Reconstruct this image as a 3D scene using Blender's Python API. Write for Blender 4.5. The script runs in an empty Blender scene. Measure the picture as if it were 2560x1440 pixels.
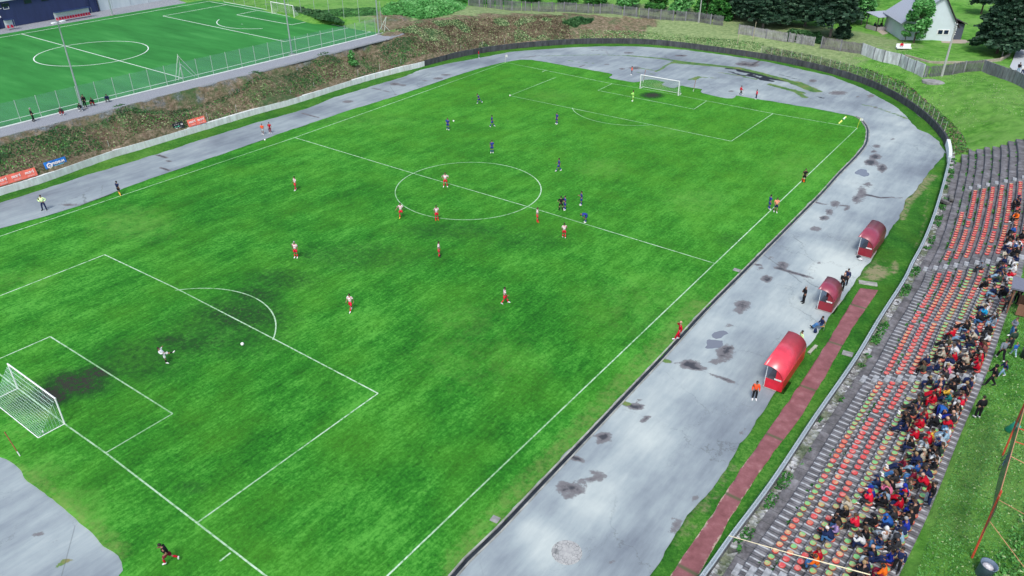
import bpy, bmesh, math, random
import numpy as np
from mathutils import Vector, Matrix
R = math.radians
random.seed(7); RNG = np.random.default_rng(7)
SC = bpy.context.scene
COL = SC.collection
# ------------------------------------------------------------------ camera
F_PX, CX, CY, CZ, YAW, PIT, ROL = 1915.67, 57.182, -16.287, 38.021, -0.628957, 0.529601, -0.001147
_d = Vector((math.sin(YAW)*math.cos(PIT), math.cos(YAW)*math.cos(PIT), -math.sin(PIT)))
_r = Vector((math.cos(YAW), -math.sin(YAW), 0)); _u = _r.cross(_d)
_r2 = _r*math.cos(ROL)+_u*math.sin(ROL); _u2 = _u*math.cos(ROL)-_r*math.sin(ROL)
cam = bpy.data.cameras.new('camera'); camo = bpy.data.objects.new('camera', cam); COL.objects.link(camo)
cam.sensor_width = 36; cam.lens = F_PX/2560*36; cam.clip_start = 0.5; cam.clip_end = 3000
camo.matrix_world = Matrix(((_r2.x, _u2.x, -_d.x, CX), (_r2.y, _u2.y, -_d.y, CY), (_r2.z, _u2.z, -_d.z, CZ), (0, 0, 0, 1)))
SC.camera = camo
# ------------------------------------------------------------------ light: overcast day
SUN_EL, SUN_AZ = 55, 155          # elevation; azimuth the light comes from (from +Y towards +X)
w = bpy.data.worlds.new('World'); SC.world = w; w.use_nodes = True
nt = w.node_tree; bg = nt.nodes['Background']
sky = nt.nodes.new('ShaderNodeTexSky'); sky.sky_type = 'NISHITA'; sky.sun_disc = False
sky.sun_elevation = R(SUN_EL); sky.sun_rotation = R(SUN_AZ); sky.dust_density = 3.0; sky.air_density = 1.0; sky.ozone_density = 1.0
nt.links.new(sky.outputs[0], bg.inputs[0]); bg.inputs[1].default_value = 0.15
sl = bpy.data.lights.new('sun', 'SUN'); sl.energy = 1.8; sl.angle = R(14); sl.color = (1, 0.97, 0.93)
so = bpy.data.objects.new('sun', sl); COL.objects.link(so)
_sd = Vector((math.sin(R(SUN_AZ))*math.cos(R(SUN_EL)), math.cos(R(SUN_AZ))*math.cos(R(SUN_EL)), math.sin(R(SUN_EL))))
so.rotation_euler = _sd.to_track_quat('Z', 'Y').to_euler(); so.location = (0, 0, 90)
SC.view_settings.view_transform = 'Standard'; SC.view_settings.look = 'None'; SC.view_settings.exposure = 0.42; SC.view_settings.gamma = 1
# ------------------------------------------------------------------ photo pixel (2560x1440) -> point on the plane z
def G(px, py, z=0.0):
    v = _d+_r2*((px-1280)/F_PX)-_u2*((py-720)/F_PX)
    t = (z-CZ)/v.z
    return Vector((CX+v.x*t, CY+v.y*t, z))
def GL(pts, z=0.0): return [tuple(G(x, y, z))[:2] for x, y in pts]
# ------------------------------------------------------------------ polygon helpers
def inside(P, poly):
    P = np.asarray(P, float); poly = np.asarray(poly, float)
    x, y = P[:, 0], P[:, 1]; c = np.zeros(len(P), bool); n = len(poly)
    for i in range(n):
        x1, y1 = poly[i]; x2, y2 = poly[(i+1) % n]
        if y1 == y2: continue
        m = ((y1 > y) != (y2 > y)) & (x < (x2-x1)*(y-y1)/(y2-y1)+x1); c ^= m
    return c
def nearest(P, line, closed=True):
    """distance to a polyline, nearest point, running length at it"""
    P = np.asarray(P, float); line = np.asarray(line, float)
    best = np.full(len(P), 1e18); bp = np.zeros((len(P), 2)); bs = np.zeros(len(P)); s0 = 0
    n = len(line) if closed else len(line)-1
    for i in range(n):
        a = line[i]; b = line[(i+1) % len(line)]; ab = b-a; L = np.hypot(*ab)
        if L < 1e-9: continue
        t = np.clip(((P-a)@ab)/(L*L), 0, 1); q = a+t[:, None]*ab; d = np.hypot(*(P-q).T)
        m = d < best; best[m] = d[m]; bp[m] = q[m]; bs[m] = s0+t[m]*L; s0 += L
    return best, bp, bs
def densify(line, step, closed=False):
    out = []; n = len(line) if closed else len(line)-1
    for i in range(n):
        a = np.array(line[i]); b = np.array(line[(i+1) % len(line)]); k = max(1, int(np.hypot(*(b-a))/step))
        for j in range(k): out.append(tuple(a+(b-a)*j/k))
    if not closed: out.append(tuple(line[-1]))
    return out
def catmull(pts, n=6):
    P = [np.array(p, float) for p in pts]; P = [2*P[0]-P[1]]+P+[2*P[-1]-P[-2]]; out = []
    for i in range(1, len(P)-2):
        for j in range(n):
            t = j/n; a, b, c, d = P[i-1:i+3]
            out.append(tuple(0.5*((2*b)+(-a+c)*t+(2*a-5*b+4*c-d)*t*t+(-a+3*b-3*c+d)*t**3)))
    out.append(tuple(P[-2])); return out
def normals2(line):
    L = np.asarray(line, float); t = np.zeros_like(L)
    t[1:-1] = L[2:]-L[:-2]; t[0] = L[1]-L[0]; t[-1] = L[-1]-L[-2]
    t /= np.hypot(*t.T)[:, None]; return t, np.stack([-t[:, 1], t[:, 0]], 1)   # left-hand normal
def vnoise(P, s, seed=0):
    """cheap smooth value noise 0..1"""
    P = np.asarray(P, float)/s; r = np.random.default_rng(seed); T = r.random((64, 64))
    i = np.floor(P).astype(int); f = P-i; f = f*f*(3-2*f)
    g = lambda a, b: T[(i[:, 0]+a) % 64, (i[:, 1]+b) % 64]
    return (g(0, 0)*(1-f[:, 0])+g(1, 0)*f[:, 0])*(1-f[:, 1])+(g(0, 1)*(1-f[:, 0])+g(1, 1)*f[:, 0])*f[:, 1]
# ------------------------------------------------------------------ materials
def new_mat(name):
    m = bpy.data.materials.new(name); m.use_nodes = True; n = m.node_tree; b = n.nodes['Principled BSDF']
    return m, n, b
def N(n, t, **k):
    x = n.nodes.new(t)
    for a, v in k.items():
        if a == 'ins':
            for i, q in v.items():
                if hasattr(q, 'is_output') and q.is_output: n.links.new(q, x.inputs[i])
                else: x.inputs[i].default_value = q
        else: setattr(x, a, v)
    return x
def c4(c): return (c[0], c[1], c[2], 1)
def mixc(n, fac, a, b, mode='MIX'):
    x = N(n, 'ShaderNodeMix', data_type='RGBA', blend_type=mode)
    for i, q in ((0, fac), (6, a), (7, b)):
        if hasattr(q, 'is_output'): n.links.new(q, x.inputs[i])
        else: x.inputs[i].default_value = q if i == 0 else c4(q)
    return x.outputs[2]
def ramp(n, v, stops, interp='LINEAR'):
    r = N(n, 'ShaderNodeValToRGB'); r.color_ramp.interpolation = interp; e = r.color_ramp.elements
    while len(e) < len(stops): e.new(0.5)
    for i, (p, c) in enumerate(stops):
        e[i].position = p; e[i].color = c4(c) if isinstance(c, tuple) else (c, c, c, 1)
    n.links.new(v, r.inputs[0]); return r.outputs[0]
def noise(n, scale, detail=4, rough=0.55, vec=None, dist=0.0):
    x = N(n, 'ShaderNodeTexNoise'); x.inputs['Scale'].default_value = scale; x.inputs['Detail'].default_value = detail
    x.inputs['Roughness'].default_value = rough; x.inputs['Distortion'].default_value = dist
    if vec is not None: n.links.new(vec, x.inputs['Vector'])
    return x.outputs['Fac']
def wpos(n, scale=(1, 1, 1), rot=0, loc=(0, 0, 0)):
    g = N(n, 'ShaderNodeNewGeometry'); m = N(n, 'ShaderNodeMapping'); n.links.new(g.outputs['Position'], m.inputs[0])
    m.inputs['Scale'].default_value = scale; m.inputs['Rotation'].default_value = (0, 0, rot); m.inputs['Location'].default_value = loc
    return m.outputs[0]
def opos(n, scale=(1, 1, 1)):
    g = N(n, 'ShaderNodeTexCoord'); m = N(n, 'ShaderNodeMapping'); n.links.new(g.outputs['Object'], m.inputs[0])
    m.inputs['Scale'].default_value = scale; return m.outputs[0]
def attr(n, name): return N(n, 'ShaderNodeAttribute', attribute_name=name).outputs['Fac']
def math2(n, op, a, b=0.0, clamp=False):
    x = N(n, 'ShaderNodeMath', operation=op, use_clamp=clamp)
    for i, q in ((0, a), (1, b)):
        if hasattr(q, 'is_output'): n.links.new(q, x.inputs[i])
        else: x.inputs[i].default_value = q
    return x.outputs[0]
def bump(n, b, h, strength=0.4, dist=0.05):
    x = N(n, 'ShaderNodeBump'); x.inputs['Strength'].default_value = strength; x.inputs['Distance'].default_value = dist
    n.links.new(h, x.inputs['Height']); n.links.new(x.outputs[0], b.inputs['Normal'])
_mc = {}
def flat(name, col, rough=0.6, metal=0.0, var=0.18, scale=6.0, spec=0.4):
    """a plain painted / cloth / metal colour broken up by a little noise"""
    k = (name, tuple(col), rough)
    if k in _mc: return _mc[k]
    m, n, b = new_mat(name)
    f = noise(n, scale, 4, 0.6, opos(n)); lo = tuple(c*(1-var) for c in col); hi = tuple(min(1, c*(1+var)) for c in col)
    n.links.new(ramp(n, f, [(0.3, lo), (0.7, hi)]), b.inputs['Base Color'])
    b.inputs['Roughness'].default_value = rough; b.inputs['Metallic'].default_value = metal; b.inputs['Specular IOR Level'].default_value = spec
    _mc[k] = m; return m
# ------------------------------------------------------------------ mesh collector
class MB:
    def __init__(s): s.v = []; s.f = []; s.mi = []; s.cur = 0
    def add(s, vs, fs):
        o = len(s.v); s.v += [tuple(v) for v in vs]; s.f += [tuple(i+o for i in f) for f in fs]; s.mi += [s.cur]*len(fs); return s
    def box(s, c, d, rz=0.0, M=None):
        x, y, z = d[0]/2, d[1]/2, d[2]/2; ca, sa = math.cos(rz), math.sin(rz); vs = []
        for a in (-x, x):
            for b_ in (-y, y):
                for e in (-z, z): vs.append((c[0]+a*ca-b_*sa, c[1]+a*sa+b_*ca, c[2]+e))
        if M is not None: vs = [M@Vector(v) for v in vs]
        return s.add(vs, [(0, 1, 3, 2), (4, 6, 7, 5), (0, 4, 5, 1), (2, 3, 7, 6), (0, 2, 6, 4), (1, 5, 7, 3)])
    def tube(s, pts, r, n=8, cap=True):
        pts = [Vector(p) for p in pts]; rs = r if isinstance(r, (list, tuple)) else [r]*len(pts); o = len(s.v); vs = []
        up = Vector((0, 0, 1))
        for i, p in enumerate(pts):
            t = (pts[min(i+1, len(pts)-1)]-pts[max(i-1, 0)])
            if t.length < 1e-9: t = Vector((0, 0, 1))
            t.normalize(); a = t.cross(up if abs(t.z) < 0.95 else Vector((1, 0, 0))).normalized(); b_ = t.cross(a)
            for k in range(n):
                q = 2*math.pi*k/n; vs.append(p+a*(math.cos(q)*rs[i])+b_*(math.sin(q)*rs[i]))
        fs = []
        for i in range(len(pts)-1):
            for k in range(n): fs.append((i*n+k, i*n+(k+1) % n, (i+1)*n+(k+1) % n, (i+1)*n+k))
        if cap: fs += [tuple(range(n))[::-1], tuple((len(pts)-1)*n+k for k in range(n))]
        return s.add(vs, fs)
    def lathe(s, c, prof, n=16):
        vs = []; fs = []
        for r_, z in prof:
            for k in range(n): q = 2*math.pi*k/n; vs.append((c[0]+r_*math.cos(q), c[1]+r_*math.sin(q), c[2]+z))
        for i in range(len(prof)-1):
            for k in range(n): fs.append((i*n+k, i*n+(k+1) % n, (i+1)*n+(k+1) % n, (i+1)*n+k))
        return s.add(vs, fs)
    def ball(s, c, r, nu=12, nv=8, sq=(1, 1, 1)):
        vs = [(c[0], c[1], c[2]-r*sq[2])]; fs = []
        for i in range(1, nv):
            a = math.pi*i/nv-math.pi/2
            for k in range(nu):
                q = 2*math.pi*k/nu; vs.append((c[0]+r*sq[0]*math.cos(a)*math.cos(q), c[1]+r*sq[1]*math.cos(a)*math.sin(q), c[2]+r*sq[2]*math.sin(a)))
        vs.append((c[0], c[1], c[2]+r*sq[2])); T = len(vs)-1
        for k in range(nu): fs.append((0, 1+(k+1) % nu, 1+k)); fs.append((T, T-nu+k, T-nu+(k+1) % nu))
        for i in range(nv-2):
            for k in range(nu):
                a = 1+i*nu+k; b_ = 1+i*nu+(k+1) % nu; fs.append((a, b_, b_+nu, a+nu))
        return s.add(vs, fs)
    def prism(s, poly, z0, z1, M=None):
        n = len(poly); vs = [(p[0], p[1], z0) for p in poly]+[(p[0], p[1], z1) for p in poly]
        if M is not None: vs = [M@Vector(v) for v in vs]
        return s.add(vs, [tuple(range(n))[::-1], tuple(range(n, 2*n))]+[(i, (i+1) % n, n+(i+1) % n, n+i) for i in range(n)])
    def mesh(s, name, mats, smooth=False):
        me = bpy.data.meshes.new(name); me.from_pydata(s.v, [], s.f)
        for m in (mats if isinstance(mats, (list, tuple)) else [mats]): me.materials.append(m)
        me.polygons.foreach_set('material_index', s.mi)
        if smooth: me.polygons.foreach_set('use_smooth', [True]*len(s.f))
        me.update(); return me
    def obj(s, name, mats, parent=None, smooth=False, loc=None): return link(name, s.mesh(name, mats, smooth), parent, loc)
def link(name, me, parent=None, loc=None):
    o = bpy.data.objects.new(name, me); COL.objects.link(o)
    if parent: o.parent = parent
    if loc: o.location = loc
    return o
def tag(o, label=None, cat=None, group=None, kind=None):
    if label: o['label'] = label
    if cat: o['category'] = cat
    if group: o['group'] = group
    if kind: o['kind'] = kind
    return o
def thing(name, label, cat, loc=(0, 0, 0), rz=0.0, group=None):
    o = bpy.data.objects.new(name, None); COL.objects.link(o); o.location = loc; o.rotation_euler = (0, 0, rz)
    o.empty_display_size = 0.2
    return tag(o, label, cat, group)
def dup(root, loc, rz=0.0, label=None, group=None, scale=None):
    def cp(o, par):
        c = o.copy(); COL.objects.link(c); c.parent = par
        for ch in kids.get(o.name, []): cp(ch, c)
        return c
    kids = {}
    for ch in root.children: kids.setdefault(root.name, []).append(ch)
    for ch in root.children:
        for g in ch.children: kids.setdefault(ch.name, []).append(g)
    r = cp(root, None); r.location = loc; r.rotation_euler = (0, 0, rz)
    if scale: r.scale = (scale,)*3
    if label: r['label'] = label
    if group: r['group'] = group
    return r
def npmesh(name, V, Fq, mat, attrs=None, smooth=False):
    me = bpy.data.meshes.new(name); V = np.asarray(V, np.float32); Fq = np.asarray(Fq, np.int32)
    k = Fq.shape[1]
    me.vertices.add(len(V)); me.vertices.foreach_set('co', V.ravel()); me.loops.add(Fq.size); me.loops.foreach_set('vertex_index', Fq.ravel())
    me.polygons.add(len(Fq)); me.polygons.foreach_set('loop_start', np.arange(0, Fq.size, k, dtype=np.int32))
    me.polygons.foreach_set('loop_total', np.full(len(Fq), k, np.int32))
    if smooth: me.polygons.foreach_set('use_smooth', np.ones(len(Fq), bool))
    me.update(calc_edges=True); me.materials.append(mat)
    for a, v in (attrs or {}).items():
        at = me.attributes.new(a, 'FLOAT', 'POINT'); at.data.foreach_set('value', np.asarray(v, np.float32))
    me.validate(); return me
def spots(P, lst, z=0.0):
    """sum of soft ellipses given as (px, py, half width px, half height px, strength)"""
    out = np.zeros(len(P))
    for px, py, rx, ry, s in lst:
        c = G(px, py, z); a = G(px+rx, py, z)-c; b_ = G(px, py+ry, z)-c
        A = np.array([[a.x, b_.x], [a.y, b_.y]]); q = np.linalg.solve(A, (P[:, :2]-np.array([c.x, c.y])).T)
        out = np.maximum(out, s*np.clip(1.35-np.hypot(*q)*0.85, 0, 1))
    return out
def strokes(P, lst, z=0.0):
    """soft lines: (polyline px, half width m, strength)"""
    out = np.zeros(len(P))
    for pts, hw, s in lst:
        d, _, _ = nearest(P[:, :2], GL(pts, z), closed=False); out = np.maximum(out, s*np.clip(1.5-d/hw, 0, 1))
    return out
def ragged(poly, amp, step=0.5, seed=1, s=1.2):
    D = np.array(densify(poly, step, True)); t, nn = normals2(np.vstack([D, D[:1]])); nn = nn[:-1]
    k = (vnoise(D, s, seed)-0.5)*2*amp+(vnoise(D, s*0.35, seed+5)-0.5)*amp
    return [tuple(p) for p in D+nn*k[:, None]]
def patch(name, poly, z, mat, res=0.5, attrs=None, skirt=None, ext=None):
    """a ground sheet that follows a polygon, as a fine grid with its rim snapped to it; skirt: how far its rim drops"""
    P = np.array(poly); x0, y0 = P.min(0)-res; x1, y1 = P.max(0)+res
    xs = np.arange(x0, x1, res); ys = np.arange(y0, y1, res); X, Y = np.meshgrid(xs, ys, indexing='ij'); Q = np.stack([X.ravel(), Y.ravel()], 1)
    ins = inside(Q, P); nx, ny = len(xs), len(ys); I = np.arange(nx*ny).reshape(nx, ny)
    A = ins.reshape(nx, ny); cell = A[:-1, :-1] | A[1:, :-1] | A[:-1, 1:] | A[1:, 1:]
    out = np.zeros((nx, ny), bool)
    for a, b_ in ((0, 0), (1, 0), (0, 1), (1, 1)): out[a:nx-1+a, b_:ny-1+b_] |= cell
    mv = out.ravel() & ~ins; idx = np.where(mv)[0]
    if len(idx): _, bp, _ = nearest(Q[idx], P); Q[idx] = bp
    q = np.stack([I[:-1, :-1][cell], I[1:, :-1][cell], I[1:, 1:][cell], I[:-1, 1:][cell]], 1)
    used = np.unique(q); rm = np.full(nx*ny, -1); rm[used] = np.arange(len(used)); q = rm[q]; Q = Q[used]
    V = np.column_stack([Q, np.full(len(Q), z)])
    if skirt:
        e = {}
        for f in q:
            for i in range(4):
                a, b_ = f[i], f[(i+1) % 4]; e[(a, b_)] = 1
        br = [(a, b_) for a, b_ in e if (b_, a) not in e]; bv = sorted({i for ab in br for i in ab}); mp = {v: len(V)+i for i, v in enumerate(bv)}
        V = np.vstack([V, np.column_stack([Q[bv], np.full(len(bv), z-skirt)])]); q = np.vstack([q, [(b_, a, mp[a], mp[b_]) for a, b_ in br]])
    at = {k: f(V) for k, f in (attrs or {}).items()}
    o = link(name, npmesh(name, V, q, mat, at)); tag(o, kind='structure'); return o
# ================================================================== GROUND
WALL_PX = [(0, 490), (112, 457), (270, 399), (400, 360), (640, 287), (740, 260), (847, 225), (940, 197), (1062, 166), (1160, 141), (1280, 123), (1400, 113), (1500, 109.5), (1605, 111), (1700, 119), (1900, 147), (2027, 172), (2135, 202), (2205, 231), (2265, 266), (2310, 300), (2345, 337), (2360, 360), (2367, 390), (2365, 422), (2345, 500), (2320, 577), (2295, 635), (2270, 680), (2252, 720), (2187, 820), (2135, 910), (2070, 1005), (2020, 1077), (1920, 1230), (1817, 1367), (1767, 1440)]
_wl = [(-45.8, -60), (-45.8, -10)]+GL(WALL_PX)+[(48.1, 5), (47.9, -60)]
_wc = catmull(_wl, 5)
WALL = np.array(_wc)                      # foot of the wall round the ground, clockwise from the south-west
for _ in range(3): WALL[1:-1] = (WALL[:-2]+2*WALL[1:-1]+WALL[2:])/4
WALL = np.array(densify([tuple(p) for p in WALL], 1.6))
_, WN = normals2(WALL)                    # left-hand normal = outwards for this direction
_seg = np.r_[0, np.cumsum(np.hypot(*(WALL[1:]-WALL[:-1]).T))]
def wall_s(px, py): return float(nearest(np.array([tuple(G(px, py))[:2]]), WALL, False)[2][0])
def at_s(s, off=0.0):
    """point and outward normal at running length s along the wall"""
    i = int(np.clip(np.searchsorted(_seg, s)-1, 0, len(WALL)-2)); t = (s-_seg[i])/(_seg[i+1]-_seg[i])
    p = WALL[i]*(1-t)+WALL[i+1]*t; n = WN[i]*(1-t)+WN[i+1]*t; n = n/np.hypot(*n)
    return p+n*off, n
S_WHITE0, S_WHITE1 = wall_s(0, 490), wall_s(1062, 166)
S_DARK1 = wall_s(2367, 385); S_TOP = wall_s(2355, 355); S_END = _seg[-1]
STEP_D, STEP_Z, D0, Z0 = 0.82, 0.40, 0.81, 0.42    # terrace: depth and rise of a step, first front edge and height
def tread(k): return D0+STEP_D*(k+2), Z0+STEP_Z*(k+2)   # k=0 is the first seat row
# ---- heights outside the wall: thin-plate spline through surveyed points
CT = []
def cp(lst, z=None):
    for q in lst: CT.append(tuple(G(q[0], q[1], q[2] if z is None else z)))
cp([(0, 319), (150, 282), (292, 245), (460, 203), (640, 160), (865, 105), (965, 80)], 5.5); cp([(0, 342), (150, 304), (300, 266), (640, 180), (815, 135), (985, 92)], 5.42)
cp([(560, 5), (150, 60), (300, 120), (600, 60)], 5.5)
cp([(1065, 80, 5.0), (1165, 60, 4.7), (1280, 52, 4.4), (1400, 49, 4.0), (1172, 15, 5.2), (1280, 27, 4.8), (1380, 30, 4.4), (1530, 36, 3.9), (1745, 56, 3.4), (1807, 65, 3.2), (1844, 86, 2.9), (1967, 105, 2.8), (2052, 120, 2.8), (2150, 136, 2.9), (2207, 156, 3.0), (2285, 183, 3.2), (2315, 195, 3.3), (2352, 192, 3.3), (2452, 178, 3.6), (2560, 222, 4.1)])
cp([(2375, 108, 3.6), (2200, 80, 3.6), (2480, 100, 3.8), (2300, 20, 3.8), (2000, 60, 3.4), (2500, 30, 4.2), (1500, 5, 4.6)])
for i in range(0, len(WALL), 6):
    p, n = WALL[i], WN[i]; CT.append((p[0]+n[0]*0.3, p[1]+n[1]*0.3, 0.95 if _seg[i] < S_DARK1 else 0.45))
    if _seg[i] > wall_s(2368, 400): q = p+n*9.1; CT.append((q[0], q[1], 4.1)); q = p+n*16; CT.append((q[0], q[1], 4.2)); q = p+n*28; CT.append((q[0], q[1], 4.3))
    if _seg[i] < S_WHITE0: q = p+n*6; CT.append((q[0], q[1], 5.3)); q = p+n*25; CT.append((q[0], q[1], 5.5))
for x, y, z in ((-160, -60, 5.5), (-160, 60, 5.5), (-160, 160, 7), (-100, 220, 8), (0, 260, 7), (100, 240, 7), (150, 150, 6), (150, 60, 5), (140, -60, 4.5), (60, 200, 5), (-50, 180, 6), (90, 120, 4.8)): CT.append((x, y, z))
CT = np.array(CT)
def _tps():
    P = CT[:, :2]/50; n = len(P); d2 = ((P[:, None]-P[None])**2).sum(-1); K = d2*np.log(d2+1e-12)*0.5
    A = np.zeros((n+3, n+3)); A[:n, :n] = K+np.eye(n)*1e-4; A[:n, n] = 1; A[:n, n+1:] = P; A[n, :n] = 1; A[n+1:, :n] = P.T
    return P, np.linalg.solve(A, np.r_[CT[:, 2], 0, 0, 0])
_TP, _TW = _tps()
ENDPX = {-2: (2385, 404), -1: (2403, 383), 0: (2421, 371), 1: (2442, 370), 2: (2462, 366), 3: (2483, 363), 4: (2503, 359), 5: (2523, 352), 6: (2544, 345), 7: (2564, 340)}
def _es(k):
    z = Z0+STEP_Z*(k+2); p = G(*ENDPX[k], z); return float(nearest(np.array([(p.x, p.y)]), WALL, False)[2][0])
ENDS = {k: _es(k) for k in ENDPX}; _ED = [tread(k)[0] for k in ENDPX]; _EV = [ENDS[k] for k in ENDPX]
def terr(Q, under=True):
    Q = np.atleast_2d(np.asarray(Q, float))[:, :2]; out = np.zeros(len(Q))
    for a in range(0, len(Q), 4000):
        q = Q[a:a+4000]/50; d2 = ((q[:, None]-_TP[None])**2).sum(-1)
        out[a:a+4000] = (d2*np.log(d2+1e-12)*0.5)@_TW[:-3]+_TW[-3]+q@_TW[-2:]
    out = np.clip(out, 0.3, 9)
    d, bp, s = nearest(Q, WALL, False); far = np.hypot(Q[:, 0], Q[:, 1]-60) > 170; out[far] = np.clip(out[far], 3, 9)
    st = s > S_TOP; slope = Z0+STEP_Z/STEP_D*(d-D0)          # along the stand the bank keeps the slope of the steps
    k = np.clip((s-S_TOP+24)/14, 0, 1)*(d < 40); sl = np.minimum(slope-0.15, 3.97+np.clip((d-9.3)/2, 0, 1)*.17); sl = np.maximum(sl, 0.3)
    out = out*(1-k)+sl*k
    if under:
        m = (s > np.interp(d, _ED, _EV)+.7) & (d < 8.8); out[m] = np.maximum(0.05, slope[m]-0.75)
    ins = inside(Q, _ARENA); out[ins] = 0.0
    return out
_ARENA = np.vstack([WALL, [(47.9, -61), (-45.8, -61)]])
def GT(px, py, dz=0.0):
    """photo pixel -> point on the terrain"""
    a = G(px, py, 9.5); b_ = G(px, py, 0.0); ts = np.linspace(0, 1, 120); P = np.array([tuple(a.lerp(b_, t)) for t in ts])
    h = terr(P[:, :2], under=False)+dz; m = np.where(P[:, 2] <= h)[0]; i = int(m[0]) if len(m) else len(P)-1
    return Vector(P[i])
def Z(x, y): return float(terr([(x, y)], under=False)[0])
# ---- ground materials
def mat_grass(name, A, B, C, streak=True, mud=None, dry=None, bumpk=0.35):
    """A, B, C: dark, mid and light blades; mud / dry: vertex attributes that bring bare or yellowed patches"""
    m, n, b = new_mat(name)
    big = noise(n, 0.05, 3, 0.6, wpos(n)); mid = noise(n, 0.42, 6, 0.66, wpos(n, (1, 0.55 if streak else 1, 1))); fine = noise(n, 3.6, 5, 0.85, wpos(n))
    f = math2(n, 'ADD', math2(n, 'MULTIPLY', big, 0.40), math2(n, 'ADD', math2(n, 'MULTIPLY', mid, 0.55), math2(n, 'MULTIPLY', fine, 0.80)))
    if streak:
        st = noise(n, 1.0, 3, 0.6, wpos(n, (0.9, 0.06, 1))); f = math2(n, 'ADD', f, math2(n, 'MULTIPLY', math2(n, 'SUBTRACT', st, 0.5), 0.26))
    fs = noise(n, 1.0, 4, 0.75, wpos(n, (4.5, 0.7, 1))); f = math2(n, 'ADD', f, math2(n, 'MULTIPLY', math2(n, 'SUBTRACT', fs, 0.5), 0.5 if streak else 0.0))
    col = ramp(n, math2(n, 'MULTIPLY', f, 0.57), [(0.39, A), (0.5, B), (0.60, C)])
    hue = noise(n, 0.16, 3, 0.5, wpos(n, loc=(30, 9, 0))); col = mixc(n, ramp(n, hue, [(0.42, 0.0), (0.7, 0.28)]), col, (C[0]*1.05, C[1]*0.80, C[2]*0.45))
    speck = noise(n, 2.2, 5, 0.75, wpos(n)); col = mixc(n, ramp(n, speck, [(0.28, 0.55), (0.44, 0.0)]), col, (A[0]*0.6, A[1]*0.55, A[2]*0.7))
    for a, c, lo, hi, sc in (mud or []):
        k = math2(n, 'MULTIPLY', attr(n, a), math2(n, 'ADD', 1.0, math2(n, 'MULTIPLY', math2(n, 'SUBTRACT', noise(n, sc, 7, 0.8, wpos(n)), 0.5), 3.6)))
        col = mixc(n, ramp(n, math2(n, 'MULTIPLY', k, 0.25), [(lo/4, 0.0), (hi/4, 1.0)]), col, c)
    n.links.new(col, b.inputs['Base Color']); b.inputs['Roughness'].default_value = 0.85; b.inputs['Specular IOR Level'].default_value = 0.15
    h = math2(n, 'ADD', math2(n, 'MULTIPLY', noise(n, 3.0, 5, 0.8, wpos(n)), 1.0), math2(n, 'MULTIPLY', noise(n, 14, 2, 0.6, wpos(n)), 0.5))
    bump(n, b, h, bumpk, 0.12); return m
GA, GB, GC = (0.009, 0.088, 0.007), (0.025, 0.190, 0.014), (0.080, 0.335, 0.040)
M_pitch = mat_grass('pitch_turf', GA, GB, GC, True, [('yellow_green', (0.09, 0.29, 0.018), 0.1, 3.6, 0.9), ('pale', (0.13, 0.33, 0.055), 0.25, 1.3, 0.7), ('dry', (0.15, 0.26, 0.06), 0.35, 1.3, 1.5), ('mud', (0.014, 0.070, 0.012), 0.25, 0.9, 2.0), ('mud', (0.034, 0.034, 0.028), 0.92, 1.35, 2.6)])
M_verge = mat_grass('verge_turf', (0.012, 0.075, 0.008), (0.032, 0.150, 0.014), (0.10, 0.25, 0.04), False, [('dry', (0.23, 0.22, 0.12), 0.45, 1.0, 1.2)])
def mat_bank():
    m, n, b = new_mat('bank_ground')
    P = wpos(n); f1 = noise(n, 0.8, 8, 0.72, P); f2 = noise(n, 0.13, 4, 0.6, P)
    g = ramp(n, f1, [(0.3, (0.03, 0.13, 0.016)), (0.5, (0.10, 0.30, 0.04)), (0.7, (0.20, 0.44, 0.08))])
    g = mixc(n, ramp(n, f2, [(0.42, 0.0), (0.62, 0.65)]), g, (0.21, 0.40, 0.10))
    pale = ramp(n, noise(n, 1.3, 7, 0.7, P), [(0.3, (0.12, 0.21, 0.08)), (0.7, (0.34, 0.42, 0.20))])
    br = ramp(n, noise(n, 1.5, 9, 0.78, wpos(n, (1, 1, 1.5))), [(0.30, (0.05, 0.05, 0.03)), (0.45, (0.13, 0.125, 0.07)), (0.55, (0.25, 0.20, 0.14)), (0.70, (0.42, 0.35, 0.25))])
    br = mixc(n, ramp(n, noise(n, 0.22, 5, 0.7, P), [(0.48, 0.0), (0.62, 0.8)]), br, (0.05, 0.13, 0.045))
    br = mixc(n, ramp(n, noise(n, 0.35, 5, 0.7, wpos(n, loc=(7, 3, 1))), [(0.55, 0.0), (0.68, 0.6)]), br, (0.16, 0.085, 0.07))
    rk = ramp(n, noise(n, 3.2, 8, 0.8, P), [(0.35, (0.03, 0.05, 0.05)), (0.5, (0.16, 0.19, 0.21)), (0.66, (0.42, 0.47, 0.52))])
    def at(name, lo=0.35, hi=0.65): return ramp(n, math2(n, 'ADD', attr(n, name), math2(n, 'MULTIPLY', math2(n, 'SUBTRACT', noise(n, 0.5, 6, 0.7, wpos(n, loc=(3, 11, 2))), 0.5), 1.5)), [(lo, 0.0), (hi, 1.0)])
    col = mixc(n, at('pale'), g, pale); col = mixc(n, at('brown'), col, br); col = mixc(n, at('rock', 0.5, 0.8), col, rk)
    n.links.new(col, b.inputs['Base Color']); b.inputs['Roughness'].default_value = 0.95; b.inputs['Specular IOR Level'].default_value = 0.1
    bump(n, b, noise(n, 1.6, 9, 0.8, P), 0.9, 0.45); return m
M_bank = mat_bank()
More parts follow.
